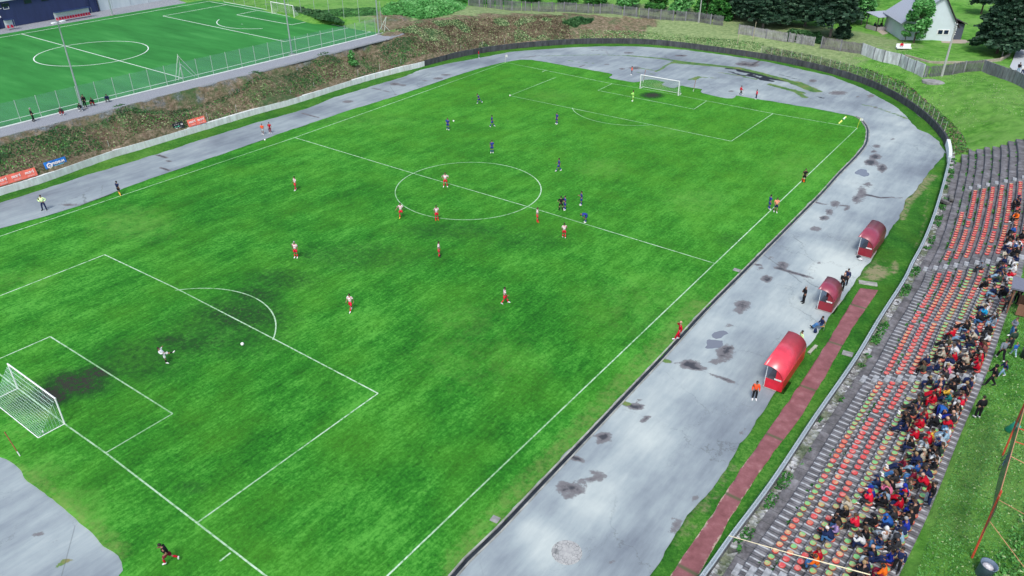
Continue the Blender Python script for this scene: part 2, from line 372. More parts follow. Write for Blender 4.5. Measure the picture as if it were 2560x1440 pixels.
# ---- terrain mesh: rows of stations that run outwards from the wall
OFF = [0, 0.3, 0.8, 1.5, 2.3, 3.2, 3.8, 4.2, 4.5, 4.8, 5.2, 6.4, 7.6, 8.8, 9.0, 9.4, 10.5, 12, 14, 16.5, 19, 22, 26, 30, 36, 43, 52, 64, 80, 110, 160, 260, 500]
S_T00 = wall_s(2367, 398)
def build_terrain():
    cen = np.array([0.0, 60.0]); V = []
    for i in range(len(WALL)):
        p, n = WALL[i], WN[i]; far = (p-cen)/np.hypot(*(p-cen))
        for o in OFF:
            k = min(1, max(0, (o-22)/90)); q = p+n*min(o, 22)+(n*(1-k)+far*k)*(max(0, o-22)); V.append(q)
    V = np.array(V); z = terr(V); d, _, s = nearest(V, WALL, False); nO = len(OFF)
    z[::nO] = np.where(_seg > S_DARK1, 0.3, 0.95)
    z += (vnoise(V, 2.2, 3)-0.5)*0.30*np.clip((d-0.5)/2, 0, 1)*np.where((s > S_T00) & (d < 10.5), 0.0, 1)*np.where((d > 3) & (s < S_WHITE1) & (V[:, 0] < -50) & (V[:, 1] < 97), 0.15, 1)*np.where(s > S_TOP, 0.25, 1)
    on = (V[:, 0] < -48.5) & (V[:, 0] > -128) & (V[:, 1] < 93) & (V[:, 1] > -60); z[on] = np.minimum(z[on], 5.36); on = on & (V[:, 0] < -50.0); z[on] = 5.36
    ny = len(WALL); I = np.arange(ny*nO).reshape(ny, nO); q = np.stack([I[:-1, :-1], I[1:, :-1], I[1:, 1:], I[:-1, 1:]], -1).reshape(-1, 4)[:, ::-1]
    ang = s
    br = np.clip((wall_s(1430, 112)-s)/8+.3, 0, 1)*np.clip((9.5-d)/3.0, 0, 1); br = np.where((d < 10.5) & (V[:, 1] > 96) & (V[:, 0] < -20), np.maximum(br, 0.8), br)
    pa = np.clip((S_TOP-30-s)/10, 0, 1)*np.clip((s-S_WHITE1+6)/10, 0, 1)*np.clip((24-d)/6, 0, 1)*.85
    pa = np.maximum(pa, np.clip((s-S_TOP+45)/20, 0, 1)*np.clip((S_TOP+14-s)/10, 0, 1)*0.22)
    rk = np.clip(1-np.abs(V[:, 0]+50.4)/2.0, 0, 1)*(V[:, 1] < 96)*0.62
    rk = np.maximum(rk, spots(V, [(1000, 55, 70, 20, 0.45), (880, 45, 60, 20, 0.5), (700, 10, 120, 12, 0.5)], 5.4)); br = np.maximum(br, spots(V, [(985, 62, 55, 22, 0.8), (1100, 2, 60, 12, .6)], 5.4))
    me = npmesh('hillside', np.column_stack([V, z]), q, M_bank, {'brown': br, 'pale': pa, 'rock': rk}, smooth=True)
    return tag(link('hillside', me), kind='structure')
build_terrain()
# ---- arena floor: worn asphalt
def mat_asphalt():
    m, n, b = new_mat('old_asphalt')
    P = wpos(n); f = noise(n, 0.09, 5, 0.6, P); f2 = noise(n, 0.7, 7, 0.7, wpos(n, (1.3, 0.22, 1))); gr = noise(n, 26, 3, 0.8, P)
    k = math2(n, 'ADD', math2(n, 'MULTIPLY', f, 0.75), math2(n, 'ADD', math2(n, 'MULTIPLY', f2, 0.42), math2(n, 'MULTIPLY', gr, 0.16)))
    col = ramp(n, math2(n, 'ADD', k, math2(n, 'MULTIPLY', attr(n, 'pale'), 0.24)), [(0.52, (0.155, 0.185, 0.215)), (0.64, (0.225, 0.27, 0.295)), (0.78, (0.32, 0.38, 0.39)), (0.98, (0.49, 0.55, 0.52))])
    w1 = math2(n, 'SUBTRACT', noise(n, 1.7, 9, 0.8, P), 0.5)
    st = math2(n, 'ADD', attr(n, 'stain'), math2(n, 'MULTIPLY', w1, 1.7)); rim = ramp(n, st, [(0.40, 0.0), (0.52, 0.8), (0.8, 1.0)])
    col = mixc(n, rim, col, (0.15, 0.145, 0.15)); col = mixc(n, ramp(n, st, [(0.78, 0.0), (1.15, 1.0)]), col, (0.045, 0.048, 0.056))
    tar = math2(n, 'ADD', attr(n, 'tar'), math2(n, 'MULTIPLY', w1, 1.1)); col = mixc(n, ramp(n, tar, [(0.55, 0.0), (0.68, 1.0)]), col, (0.012, 0.016, 0.026))
    wd = math2(n, 'ADD', attr(n, 'weed'), math2(n, 'MULTIPLY', math2(n, 'SUBTRACT', noise(n, 1.8, 6, 0.8, P), 0.5), 1.6))
    wc = ramp(n, noise(n, 0.6, 5, 0.7, P), [(0.35, (0.03, 0.12, 0.02)), (0.52, (0.10, 0.20, 0.04)), (0.68, (0.22, 0.19, 0.08))])
    col = mixc(n, ramp(n, wd, [(0.50, 0.0), (0.70, 1.0)]), col, wc)
    cr = N(n, 'ShaderNodeTexVoronoi', feature='DISTANCE_TO_EDGE'); cr.inputs['Scale'].default_value = 0.16; nx = noise(n, 0.9, 5, 0.7, P)
    vv = N(n, 'ShaderNodeVectorMath', operation='ADD'); n.links.new(P, vv.inputs[0]); cmb = N(n, 'ShaderNodeCombineXYZ'); n.links.new(math2(n, 'MULTIPLY', nx, 5), cmb.inputs[0]); n.links.new(math2(n, 'MULTIPLY', nx, -4), cmb.inputs[1]); n.links.new(cmb.outputs[0], vv.inputs[1]); n.links.new(vv.outputs[0], cr.inputs['Vector'])
    ck = ramp(n, cr.outputs[0], [(0.0, 0.55), (0.007, 0.0)]); col = mixc(n, math2(n, 'MULTIPLY', ck, ramp(n, noise(n, 0.07, 2, 0.5, wpos(n, loc=(5, 5, 0))), [(0.5, 0.0), (0.56, 1.0)])), col, (0.07, 0.08, 0.075))
    col = mixc(n, ramp(n, math2(n, 'SUBTRACT', attr(n, 'wet'), math2(n, 'MULTIPLY', w1, 0.25)), [(0.48, 0.0), (0.54, 1.0)]), col, (0.17, 0.19, 0.225))
    n.links.new(col, b.inputs['Base Color'])
    r = ramp(n, math2(n, 'SUBTRACT', attr(n, 'wet'), math2(n, 'MULTIPLY', w1, 0.2)), [(0.3, 0.62), (0.55, 0.12)])
    n.links.new(r, b.inputs['Roughness']); b.inputs['Specular IOR Level'].default_value = 0.5
    bump(n, b, math2(n, 'ADD', gr, math2(n, 'MULTIPLY', rim, -0.6)), 0.25, 0.02); return m
STAINS = [(2192, 365, 10, 5, .9), (2185, 379, 7, 4, 1), (2188, 392, 14, 7, 1.1), (2177, 406, 15, 8, 1.2), (2205, 420, 11, 11, 1.1), (2155, 482, 12, 20, .8), (2140, 498, 10, 12, .9), (2172, 461, 8, 6, .9), (2088, 510, 12, 10, .9), (2072, 530, 10, 9, .9), (2060, 545, 11, 6, 1.1), (2117, 520, 7, 10, .9), (2039, 572, 16, 8, .75), (2045, 656, 7, 4, .8), (1930, 645, 8, 5, .9), (1957, 662, 15, 9, 1.0), (1917, 697, 13, 9, 1.2), (1901, 671, 9, 5, .8), (1857, 762, 20, 13, .95), (1848, 775, 14, 12, .8), (1832, 756, 7, 5, .8), (1825, 814, 16, 4, .8), (1812, 882, 22, 22, .92), (1822, 872, 12, 10, 1.1), (1785, 904, 14, 7, .9), (1724, 911, 22, 11, 1.25), (1750, 920, 20, 6, .8), (1590, 1017, 18, 8, 1.2), (1600, 1003, 7, 6, .8), (1582, 1046, 4, 3, .9), (1607, 1050, 9, 5, 1.0), (1509, 1092, 18, 12, 1.2), (1500, 1105, 12, 10, .9), (1475, 1200, 24, 7, 1.0), (1492, 1181, 20, 5, 1.1), (1412, 1218, 22, 18, .95), (1442, 1222, 24, 16, .9), (1420, 1245, 12, 11, .8), (1352, 1296, 5, 4, 1.0), (1519, 1404, 9, 8, .9), (870, 254, 15, 4, .8), (987, 210, 13, 4, .9), (1007, 213, 10, 3, .8), (1095, 196, 13, 3, .9), (1115, 187, 15, 2.5, .8), (1062, 202, 7, 2, .8), (1571, 132, 13, 2, .9), (1702, 139, 15, 2.5, 1), (1860, 160, 22, 5, .9), (1880, 163, 20, 5, .85), (1517, 161, 7, 2, .8), (1587, 170, 16, 4, .9), (1555, 172, 8, 3, .8), (2032, 202, 10, 4, .9), (2095, 232, 25, 6, .8), (2177, 240, 12, 5, .7), (2190, 269, 6, 3, .9), (2234, 349, 4, 3, 1.3), (2146, 242, 4, 2, 1), (1828, 228, 6, 2.5, .9), (1690, 1315, 16, 24, .8), (1740, 1245, 12, 20, .6), (1860, 1085, 12, 16, .6), (500, 303, 10, 2, .7), (270, 505, 30, 4, .6), (170, 512, 26, 4, .7), (140, 1365, 16, 26, .4)]
CRACKS = [([(1652, 898), (1700, 912), (1760, 926), (1820, 950), (1905, 978)], .10, 1.1), ([(1550, 1005), (1580, 1015), (1605, 1028), (1618, 1042)], .08, 1.1), ([(1428, 1137), (1460, 1160), (1490, 1178), (1518, 1196)], .12, 1.3), ([(1885, 660), (1940, 670), (1985, 682), (2060, 706)], .12, 1.1), ([(2170, 487), (2200, 494), (2250, 494)], .16, 1.2), ([(2035, 505), (2070, 512), (2120, 515)], .1, .9), ([(395, 387), (412, 393), (424, 405)], .14, 1.1), ([(398, 415), (425, 428)], .14, 1.0), ([(755, 283), (775, 288), (800, 296)], .12, .9), ([(930, 220), (960, 226), (990, 236)], .12, .9), ([(1845, 160), (1880, 162), (1898, 152)], .22, 1.1), ([(1840, 152), (1905, 158)], .2, .9), ([(1350, 138), (1290, 146), (1340, 140)], .2, .8), ([(1480, 126), (1515, 127), (1520, 136)], .2, .8), ([(205, 515), (240, 500), (300, 483)], .25, 1.0), ([(0, 575), (60, 560)], .15, .8), ([(1450, 168), (1462, 161)], .2, .9), ([(35, 1362), (130, 1320), (165, 1300)], .1, .8)]
WEEDS = [([(1570, 139), (1650, 146), (1690, 152), (1785, 163)], .45, 1.0), ([(1690, 150), (1640, 179)], .30, 1.05), ([(1527, 157), (1580, 166), (1642, 178)], .18, .95), ([(1688, 156), (1730, 159), (1778, 163)], .9, 1.15), ([(1785, 164), (1850, 171), (1900, 183), (1960, 199), (2000, 211), (2045, 228)], .75, 1.05), ([(1795, 181), (1830, 186), (1860, 191)], .25, .95), ([(1860, 192), (1890, 198)], .35, 1.0), ([(1925, 211), (1965, 222), (2005, 232)], .7, 1.0), ([(1722, 200), (1740, 192), (1797, 196)], .2, .95), ([(1735, 199), (1748, 192)], .5, 1.0), ([(1990, 207), (2035, 226)], 1.2, 1.1), ([(1985, 225), (2000, 236), (2012, 243)], .6, 1.0), ([(1410, 148), (1440, 155), (1500, 159)], .15, .85), ([(1478, 162), (1570, 178), (1640, 186)], .12, .85), ([(2155, 262), (2190, 268), (2235, 285)], .3, .8), ([(1195, 1382), (1215, 1398), (1290, 1446)], .12, 1.3), ([(1654, 899), (1690, 908), (1715, 917)], .12, 1.2), ([(1550, 1004), (1570, 1012)], .1, 1.2), ([(118, 1442), (160, 1408), (190, 1395), (240, 1360)], .16, 1.4), ([(2240, 285), (2262, 295), (2285, 300)], .35, .9), ([(1490, 545), (1490, 546)], .1, .1), ([(1350, 140), (1420, 138), (1500, 137), (1570, 139)], .2, .95)]
TAR = [([(1818, 171), (1850, 173)], .5, 1.2), ([(1851, 177), (1873, 181)], .8, 1.2), ([(1824, 179), (1850, 187), (1880, 191)], .3, 1.2), ([(1885, 182), (1914, 189)], 1.1, 1.25), ([(1872, 186), (1905, 199), (1930, 203)], .45, 1.2), ([(1912, 195), (1950, 199), (1972, 203)], .8, 1.2), ([(1930, 190), (1965, 198)], .4, 1.1), ([(1945, 185), (2000, 200)], .25, .9), ([(1975, 204), (1988, 206)], .5, 1.2), ([(1980, 209), (1990, 212)], .4, 1.1), ([(2040, 241), (2060, 245)], .3, 1.0)]
PALE = [(1640, 1060, 110, 90, .8), (1500, 1240, 70, 80, 1.0), (1380, 1390, 60, 60, .8), (1700, 960, 90, 50, .7), (2085, 675, 70, 40, 1.5), (2020, 860, 60, 50, 1.0), (2000, 770, 90, 60, .7), (1760, 830, 50, 40, .7), (2040, 520, 120, 70, .6), (2240, 330, 60, 60, .7), (1900, 230, 120, 25, .4), (2150, 445, 40, 40, .6), (2130, 400, 70, 60, .6), (2040, 640, 80, 60, .6), (1330, 1330, 40, 40, .8)]
patch('running_track', [tuple(p) for p in _ARENA[::2]], 0.0, mat_asphalt(), 0.5, {'stain': lambda V: np.maximum(spots(V, STAINS), strokes(V, CRACKS)), 'weed': lambda V: strokes(V, WEEDS), 'tar': lambda V: strokes(V, TAR), 'pale': lambda V: spots(V, PALE), 'wet': lambda V: np.maximum(spots(V, [(1779, 858, 14, 12, 1), (1795, 838, 15, 9, 1), (1808, 832, 13, 6, 1), (1795, 860, 14, 11, 1), (1775, 868, 9, 6, 1), (2155, 428, 13, 6, 1), (2162, 436, 12, 6, 1), (2143, 432, 8, 4, 1)]), 0*V[:, 0])})
# ---- pitch turf
PITCH_PX = [(0, 572), (120, 540), (200, 515), (380, 446), (560, 385), (700, 335), (860, 281), (1000, 238), (1130, 193), (1200, 171), (1262, 156), (1300, 150), (1330, 150), (1455, 172), (1532, 186), (1517, 195), (1550, 201), (1587, 207), (1612, 201), (1630, 199), (1662, 206), (1650, 212), (1680, 222), (1705, 215), (1755, 224), (1752, 233), (1790, 241), (1827, 249), (1842, 240), (1905, 250), (1960, 259), (2020, 269), (2135, 291), (2150, 300), (2163, 318), (2165, 335), (2160, 360), (2135, 392), (2095, 432), (2050, 482), (2000, 532), (1920, 612), (1840, 692), (1760, 772), (1660, 880), (1560, 985), (1465, 1085), (1340, 1215), (1240, 1320), (1122, 1440)]
PITCH_S = [(300, 1440), (317, 1417), (300, 1392), (250, 1355), (212, 1320), (150, 1272), (112, 1230), (80, 1220), (37, 1165), (0, 1142)]
_pp = GL(PITCH_PX); _ps = GL(PITCH_S); PITCH = _pp+[(37.3, 2), (37.2, -6), (22, -7.0)]+_ps+[(-2, -6), (-20, -8), (-36.5, -6)]
def dens(P): return ragged(P, 0.16, 0.5, 3)
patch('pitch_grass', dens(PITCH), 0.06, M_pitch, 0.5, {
    'yellow_green': lambda V: np.clip((V[:, 1]-30)/60, 0, 1)*1.1+.25*np.clip((12-V[:, 1])/12, 0, 1),  # lighter yellow-green grass over the far half, slightly at the near end
    'mud': lambda V: spots(V, [(190, 960, 85, 34, 1.25), (130, 990, 50, 26, 1.45), (245, 932, 50, 20, 1.2), (600, 790, 140, 50, .85), (640, 740, 70, 28, .85), (470, 860, 90, 34, .75), (1630, 239, 26, 7, 1.5), (1160, 580, 100, 16, .45), (430, 850, 60, 16, .9), (700, 700, 110, 34, .65), (480, 1220, 50, 20, .6), (70, 1010, 60, 30, .8), (350, 900, 150, 70, .62), (560, 830, 180, 80, .62), (1130, 578, 190, 28, .55), (900, 640, 220, 50, .5), (860, 300, 120, 14, .35), (1300, 600, 200, 40, .4), (1830, 600, 60, 24, .45), (770, 640, 30, 12, .6)]),
    'pale': lambda V: spots(V, [(1640, 760, 260, 120, .40), (1200, 900, 250, 120, .35), (2000, 420, 120, 60, .45), (330, 560, 120, 50, .62), (1500, 420, 80, 30, .5), (1740, 500, 100, 40, .5), (1150, 800, 140, 60, .4), (900, 300, 200, 30, .4), (1380, 240, 80, 20, .45), (1650, 330, 120, 20, .45), (820, 250, 260, 18, .4), (60, 700, 120, 40, .4), (2050, 290, 90, 14, .4), (100, 1180, 90, 50, .55), (200, 1270, 70, 70, .6)]),
    'dry': lambda V: np.maximum(strokes(V, [([(0, 1180), (60, 1200), (130, 1260), (220, 1330), (280, 1390)], 1.2, .75), ([(1750, 765), (1540, 985), (1300, 1240), (1140, 1420)], 1.3, .72), ([(1640, 1290 - 600), (1640, 690)], .1, .1)]), spots(V, [(60, 1000, 60, 60, .8), (110, 1030, 40, 30, .9), (40, 1085, 60, 40, .4), (1650, 214, 26, 8, .9)]))}, skirt=0.08)
# ---- grass strip between asphalt and wall
TRO = [(0, 507), (105, 474), (225, 435), (390, 386), (470, 360), (640, 306), (677, 297), (765, 272), (840, 242), (915, 220), (1015, 190), (1050, 175), (1115, 160), (1190, 146), (1280, 129), (1420, 119), (1500, 115.5), (1600, 116), (1720, 125), (1840, 134 + 8), (1920, 155), (2002, 170 + 3), (2077, 190), (2160, 222), (2232, 262), (2267, 290), (2292, 322), (2320, 334), (2345, 352), (2361, 378), (2357, 392), (2325, 427), (2300, 462), (2285, 480), (2262, 502), (2257, 520), (2245, 552), (2222, 577), (2210, 602), (2170, 660), (2127, 720), (2080, 785), (2042, 840), (2017, 870), (1985, 915), (1940, 982), (1920, 1015), (1872, 1080), (1817, 1167), (1750, 1255), (1697, 1317), (1665, 1380), (1630, 1440)]
_tro = [(-42.9, -60)]+GL(TRO)+[(46.9, 5), (46.7, -60)]
STRIP = [tuple(p) for p in WALL]+_tro[::-1]
patch('grass_verge', ragged(STRIP, 0.14, 0.5, 9), 0.05, M_verge, 0.45, {'dry': lambda V: np.maximum(strokes(V, [([(2330, 440), (2290, 480), (2262, 510), (2250, 545)], .8, .8), ([(2200, 650), (2150, 700)], .8, .5), ([(1690, 1350), (1760, 1262), (1830, 1170)], .7, .55), ([(2325, 440), (2310, 560), (2290, 620)], .35, .55)]), spots(V, [(2190, 683, 28, 20, 1.2), (2235, 670, 12, 26, .9), (2030, 870, 20, 14, .4)]))}, skirt=0.07)
# ---- kerb and drain along the pitch
def ribbon(name, line, w, z, mat, h=0.0, kind='structure', off=0.0, n_first=True):
    L = np.array(densify(line, 1.0)); _, nn = normals2(L); a = L+nn*(off-w/2); b_ = L+nn*(off+w/2); k = len(L); m = MB()
    V = [(p[0], p[1], z) for p in a]+[(p[0], p[1], z) for p in b_]; F = [(i, i+1, k+i+1, k+i) for i in range(k-1)]; F = [f[::-1] for f in F]
    if h:
        V += [(p[0], p[1], z-h) for p in a]+[(p[0], p[1], z-h) for p in b_]
        F += [(i, i+1, 2*k+i+1, 2*k+i) for i in range(k-1)]+[(3*k+i, 3*k+i+1, k+i+1, k+i) for i in range(k-1)]+[(0, 2*k, 3*k, k), (k-1, 2*k-1, 4*k-1, 3*k-1)]
    m.add(V, F); o = m.obj(name, mat)
    return tag(o, kind=kind) if kind else o
_kl = GL(PITCH_PX)[32:]+[(37.3, 2), (37.2, -5)]; _kc = catmull(_kl, 3); _k2 = GL(PITCH_PX)[:11]
M_gut = flat('wet_gutter', (0.02, 0.024, 0.028), 0.35, var=0.5, scale=1.0); M_conc = flat('worn_concrete', (0.26, 0.265, 0.26), 0.8, var=0.35, scale=1.5)
M_lime = flat('kerb_concrete', (0.30, 0.31, 0.28), 0.85, var=0.45, scale=0.9)
ribbon('drain_gutter', _kc, 0.26, 0.008, M_gut, off=0.22); ribbon('kerb', _kc, 0.12, 0.07, M_lime, 0.07, off=0.02); ribbon('kerb', _kc, 0.10, 0.045, M_lime, 0.05, off=0.44)
ribbon('kerb', _k2, 0.10, 0.05, flat('dark_kerb', (0.05, 0.055, 0.06), 0.8, var=.4), 0.05, off=-0.02)
# ---- red paved walk along the stand
def mat_walk():
    m, n, b = new_mat('red_walk'); P = wpos(n); f = noise(n, 1.2, 7, 0.7, P)
    col = ramp(n, f, [(0.3, (0.16, 0.055, 0.055)), (0.55, (0.25, 0.095, 0.10)), (0.75, (0.34, 0.17, 0.17))])
    e = math2(n, 'ADD', attr(n, 'edge'), math2(n, 'MULTIPLY', math2(n, 'SUBTRACT', noise(n, 1.7, 7, 0.8, P), 0.5), 1.7)); col = mixc(n, ramp(n, e, [(0.62, 0.0), (0.74, 1.0)]), col, (0.42, 0.32, 0.25))
    wv = N(n, 'ShaderNodeTexWave', wave_type='BANDS', bands_direction='Y'); wv.inputs['Scale'].default_value = 0.042; wv.inputs['Distortion'].default_value = 0.6; n.links.new(P, wv.inputs[0])
    col = mixc(n, ramp(n, wv.outputs[0], [(0.0, 0.85), (0.006, 0.0)]), col, (0.08, 0.10, 0.04)); n.links.new(col, b.inputs['Base Color']); b.inputs['Roughness'].default_value = 0.6; bump(n, b, f, 0.4, 0.03); return m
WL = GL([(2150, 722), (2115, 780), (2080, 837), (2030, 917), (1970, 1007), (1920, 1077), (1900, 1105), (1840, 1192), (1780, 1287), (1695, 1412), (1677, 1437)])+[(46.9, 6), (46.6, -30)]
WR = GL([(2195, 727), (2150, 792), (2117, 845), (2075, 920), (2020, 1015), (1977, 1077), (1930, 1135), (1875, 1220), (1825, 1297), (1750, 1435)])+[(48.0 - .25, 6), (47.7 - .2, -30)]
def _edge(V):
    d1 = nearest(V[:, :2], WL, False)[0]; d2 = nearest(V[:, :2], WR, False)[0]; y = V[:, 1]
    return np.clip(0.75-np.minimum(d1, d2)/0.45, 0, 0.75)*np.clip((34-y)/10, 0.25, 1)
patch('red_walkway', ragged(WL+WR[::-1], 0.05, 0.4, 4), 0.09, mat_walk(), 0.15, {'edge': _edge}, skirt=0.06)
# ---- training pitch
TZ = 5.52
def mat_turf():
    m, n, b = new_mat('artificial_turf'); P = wpos(n); f = noise(n, 0.25, 5, 0.6, wpos(n, (0.35, 1.6, 1))); g = noise(n, 6, 3, 0.7, P)
    col = ramp(n, math2(n, 'ADD', math2(n, 'MULTIPLY', f, 0.8), math2(n, 'MULTIPLY', g, 0.2)), [(0.3, (0.018, 0.145, 0.022)), (0.55, (0.032, 0.215, 0.038)), (0.75, (0.065, 0.29, 0.065))])
    n.links.new(col, b.inputs['Base Color']); b.inputs['Roughness'].default_value = 0.8; b.inputs['Specular IOR Level'].default_value = 0.2; return m
TK = [(0, 319), (292, 245), (640, 160), (865, 105), (965, 80)]
_tk = [(-54.4, -60), (-54.4, 10)]+GL(TK, TZ)
_far = [tuple(G(x, y, TZ))[:2] for x, y in [(900, 66), (754, 40), (560, 5)]]
TURF = _tk+_far+[(-113.0, 96.2), (-112.8, -60)]
tag(link('training_turf', MB().prism(TURF, 5.38, TZ).mesh('training_turf', mat_turf())), kind='structure')
M_line = flat('white_line', (0.72, 0.78, 0.74), 0.7, var=0.1, scale=3)
ribbon('turf_kerb', _tk, 0.18, TZ+0.04, M_line, 0.2, off=-0.1); ribbon('turf_kerb', GL([(965, 80), (900, 66), (754, 40), (560, 5)], TZ), 0.16, TZ+0.04, M_line, 0.2)
m_, n_, b_ = new_mat('gravel'); n_.links.new(ramp(n_, noise(n_, 9, 6, 0.8, wpos(n_)), [(0.3, (0.12, 0.13, 0.15)), (0.5, (0.24, 0.26, 0.29)), (0.7, (0.42, 0.45, 0.48))]), b_.inputs['Base Color']); b_.inputs['Roughness'].default_value = 0.9; bump(n_, b_, noise(n_, 12, 5, 0.8, wpos(n_)), 0.8, 0.05); M_gravel = m_
_pe = [(-50.9, -60), (-50.9, 10)]+GL([(0, 342), (150, 304), (300, 266), (470, 222), (640, 180), (815, 135), (985, 92), (1010, 84)], 5.45)
patch('gravel_path', ragged([(x-0.05, y) for x, y in _tk]+_pe[::-1], 0.12, .5, 4), 5.46, M_gravel, 0.8, skirt=0.3)
patch('gravel_yard', [(-112.7, -60), (-112.9, 97), (-128, 105), (-135, -60)], 5.47, M_gravel, 2.0, skirt=0.2)
# ---- painted lines
def arc(c, r, a0, a1, n=48): return [(c[0]+r*math.cos(a0+(a1-a0)*i/n), c[1]+r*math.sin(a0+(a1-a0)*i/n)) for i in range(n+1)]
def lines(name, segs, w, z, mat):
    m = MB()
    for i, L in enumerate(segs):
        L = np.array(densify(L, 1.5)); _, nn = normals2(L); a = L-nn*w/2; b_ = L+nn*w/2; k = len(L); zz = z+0.0012*(i % 9)
        m.add([(p[0], p[1], zz) for p in a]+[(p[0], p[1], zz) for p in b_], [(i+1, i, k+i, k+i+1) for i in range(k-1)])
    return tag(m.obj(name, mat), kind='structure')
def mat_paint(name, worn):
    m, n, b = new_mat(name); k = ramp(n, noise(n, 2.5, 6, 0.75, wpos(n)), [(worn-0.1, 0.0), (worn+0.1, 1.0)]); k2 = ramp(n, noise(n, 0.05, 2, 0.5, wpos(n)), [(0.35, 0.35), (0.6, 1.0)])
    n.links.new(mixc(n, math2(n, 'MULTIPLY', k, k2), (0.07, 0.27, 0.05), (0.50, 0.68, 0.50)), b.inputs['Base Color']); b.inputs['Roughness'].default_value = 0.8; return m
def S(*p): return GL(p)
L2 = 52.85; M_worn = mat_paint('worn_line_paint', 0.44)
ctr = ((G(993, 485)+G(1350, 470))/2); c0 = (0.05, 52.95)
pen1 = (0, 11.0); PL = 105.7
segs = [S((663, 1440), (493, 1309), (265, 1134), (170, 1067))+[(-12, 0.05), (-33, 0.1)], S((663, 1440))+[(29, 0), (33.2, 0)], S((970, 1440), (1787, 660), (2143, 321)), S((970, 1440))+[(33.2, 0)],
        S((0, 592), (737, 345), (1000, 252), (1265, 157)), S((0, 592))+[(-33.1, 0)], S((1265, 157), (1530, 210), (1597, 221), (1695, 239), (1767, 253), (1932, 285), (2143, 321)),
        S((737, 345), (1038, 436), (1320, 518), (1787, 660)), arc(c0, 9.15, 0, 2*math.pi, 72),
        S((0, 741), (262, 638)), S((0, 741))+[(-20.2, 0)], S((262, 638), (442, 723), (676, 844), (945, 985)), S((945, 985), (493, 1309)), S((0, 898), (126, 843)), S((0, 898))+[(-9.16, 0)], S((126, 843), (432, 1036)), S((432, 1036), (265, 1134)),
        arc(pen1, 9.15, R(37), R(143), 30), arc((0, PL-11), 9.15, R(217), R(323), 30),
        S((1390, 194), (1274, 240)), S((1274, 240), (1426, 271), (1828, 354)), S((1828, 354), (1932, 285)), S((1530, 210), (1495, 227)), S((1495, 227), (1735, 274)), S((1735, 274), (1767, 253)), S((550, 1405), (577, 1384)), S((1355, 181), (1365, 176))]
lines('pitch_line', segs, 0.12, 0.066, M_worn)
def T(*p): return GL(p, TZ)
ch = [Vector(p+(0,)) for p in T((54, 85), (455, 195))]; cc = [Vector(p+(0,)) for p in T((163, 115), (304, 151))]; cm = (cc[0]+cc[1])/2
e0, e1 = [Vector(p+(0,)) for p in T((407, 40), (712, 104))]; em = (e0+e1)/2; g0, g1 = [Vector(p+(0,)) for p in T((565, 12), (870, 70))]; gm = (g0+g1)/2; ps = em.lerp(gm, 11/16.5)
aa = math.atan2((em-gm).y, (em-gm).x)
tseg = [[(-55.9, -20)]+T((0, 306), (640, 151), (927, 80)), T((927, 80), (640, 25), (525, 4)), [(-111, -20)]+T((0, 94), (525, 3)), T((54, 85), (455, 195)), arc(cm, 9.15, 0, 6.2832, 72), T((565, 12), (407, 40)), T((407, 40), (712, 104)), T((712, 104), (870, 70)), T((640, 27), (592, 37)), T((592, 37), (729, 62)), T((729, 62), (779, 52)), arc(ps, 9.15, aa-R(53), aa+R(53), 24), T((604, 60), (606, 60.5))]
lines('training_pitch_line', tseg, 0.17, TZ+0.006, M_line)
# round patched cover and inspection slabs
def mat_cracked():
    m, n, b = new_mat('cracked_concrete'); v = N(n, 'ShaderNodeTexVoronoi', feature='DISTANCE_TO_EDGE'); v.inputs['Scale'].default_value = 3.6; n.links.new(opos(n), v.inputs[0])
    col = ramp(n, noise(n, 3, 5, 0.7, opos(n)), [(0.3, (0.28, 0.29, 0.29)), (0.7, (0.46, 0.47, 0.45))]); d = N(n, 'ShaderNodeVectorMath', operation='LENGTH'); n.links.new(opos(n), d.inputs[0])
    k = math2(n, 'MULTIPLY', ramp(n, v.outputs[0], [(0.0, 1.0), (0.06, 0.0)]), ramp(n, d.outputs['Value'], [(0.25, 0.1), (0.55, 0.9)])); col = mixc(n, k, col, (0.10, 0.11, 0.11)); n.links.new(col, b.inputs['Base Color']); b.inputs['Roughness'].default_value = .7; return m
c = G(1417, 1381); m = MB(); m.lathe((0, 0, 0), [(0.95, 0), (0.95, 0.012), (0.9, 0.02), (0.001, 0.022)], 40); tag(m.obj('manhole_cover', mat_cracked(), loc=(c.x, c.y, 0.004)), 'round cracked concrete cover set in the asphalt near the bottom edge', 'manhole cover')
for (px, py, a, b2, rz, lab) in ((1238, 1298, .55, .5, .1, 'small square drain slab beside the kerb at the bottom of the pitch'), (1842, 675, .7, .55, .0, 'small concrete slab in the grass near the halfway line'), (2119, 884, .85, .7, .1, 'square grey grate set in the grass between walkway and railing')):
    c = G(px, py, 0.1); m = MB(); m.box((0, 0, 0), (a, b2, .05)); m.box((0, 0, .03), (a*.75, b2*.7, .03)); tag(m.obj('drain_slab', M_conc, loc=(c.x, c.y, 0.10)), lab, 'drain cover'); bpy.context.collection.objects[-1].rotation_euler.z = rz
c = G(2170, 708, .1); m = MB(); m.box((0, 0, 0), (1.7, .75, .05)); m.box((.1, .02, .03), (1.3, .5, .02)); o = m.obj('stepping_slab', M_lime, loc=(c.x, c.y, .10)); o.rotation_euler.z = .3; tag(o, 'pale flat concrete slab at the upper end of the red walkway', 'slab')
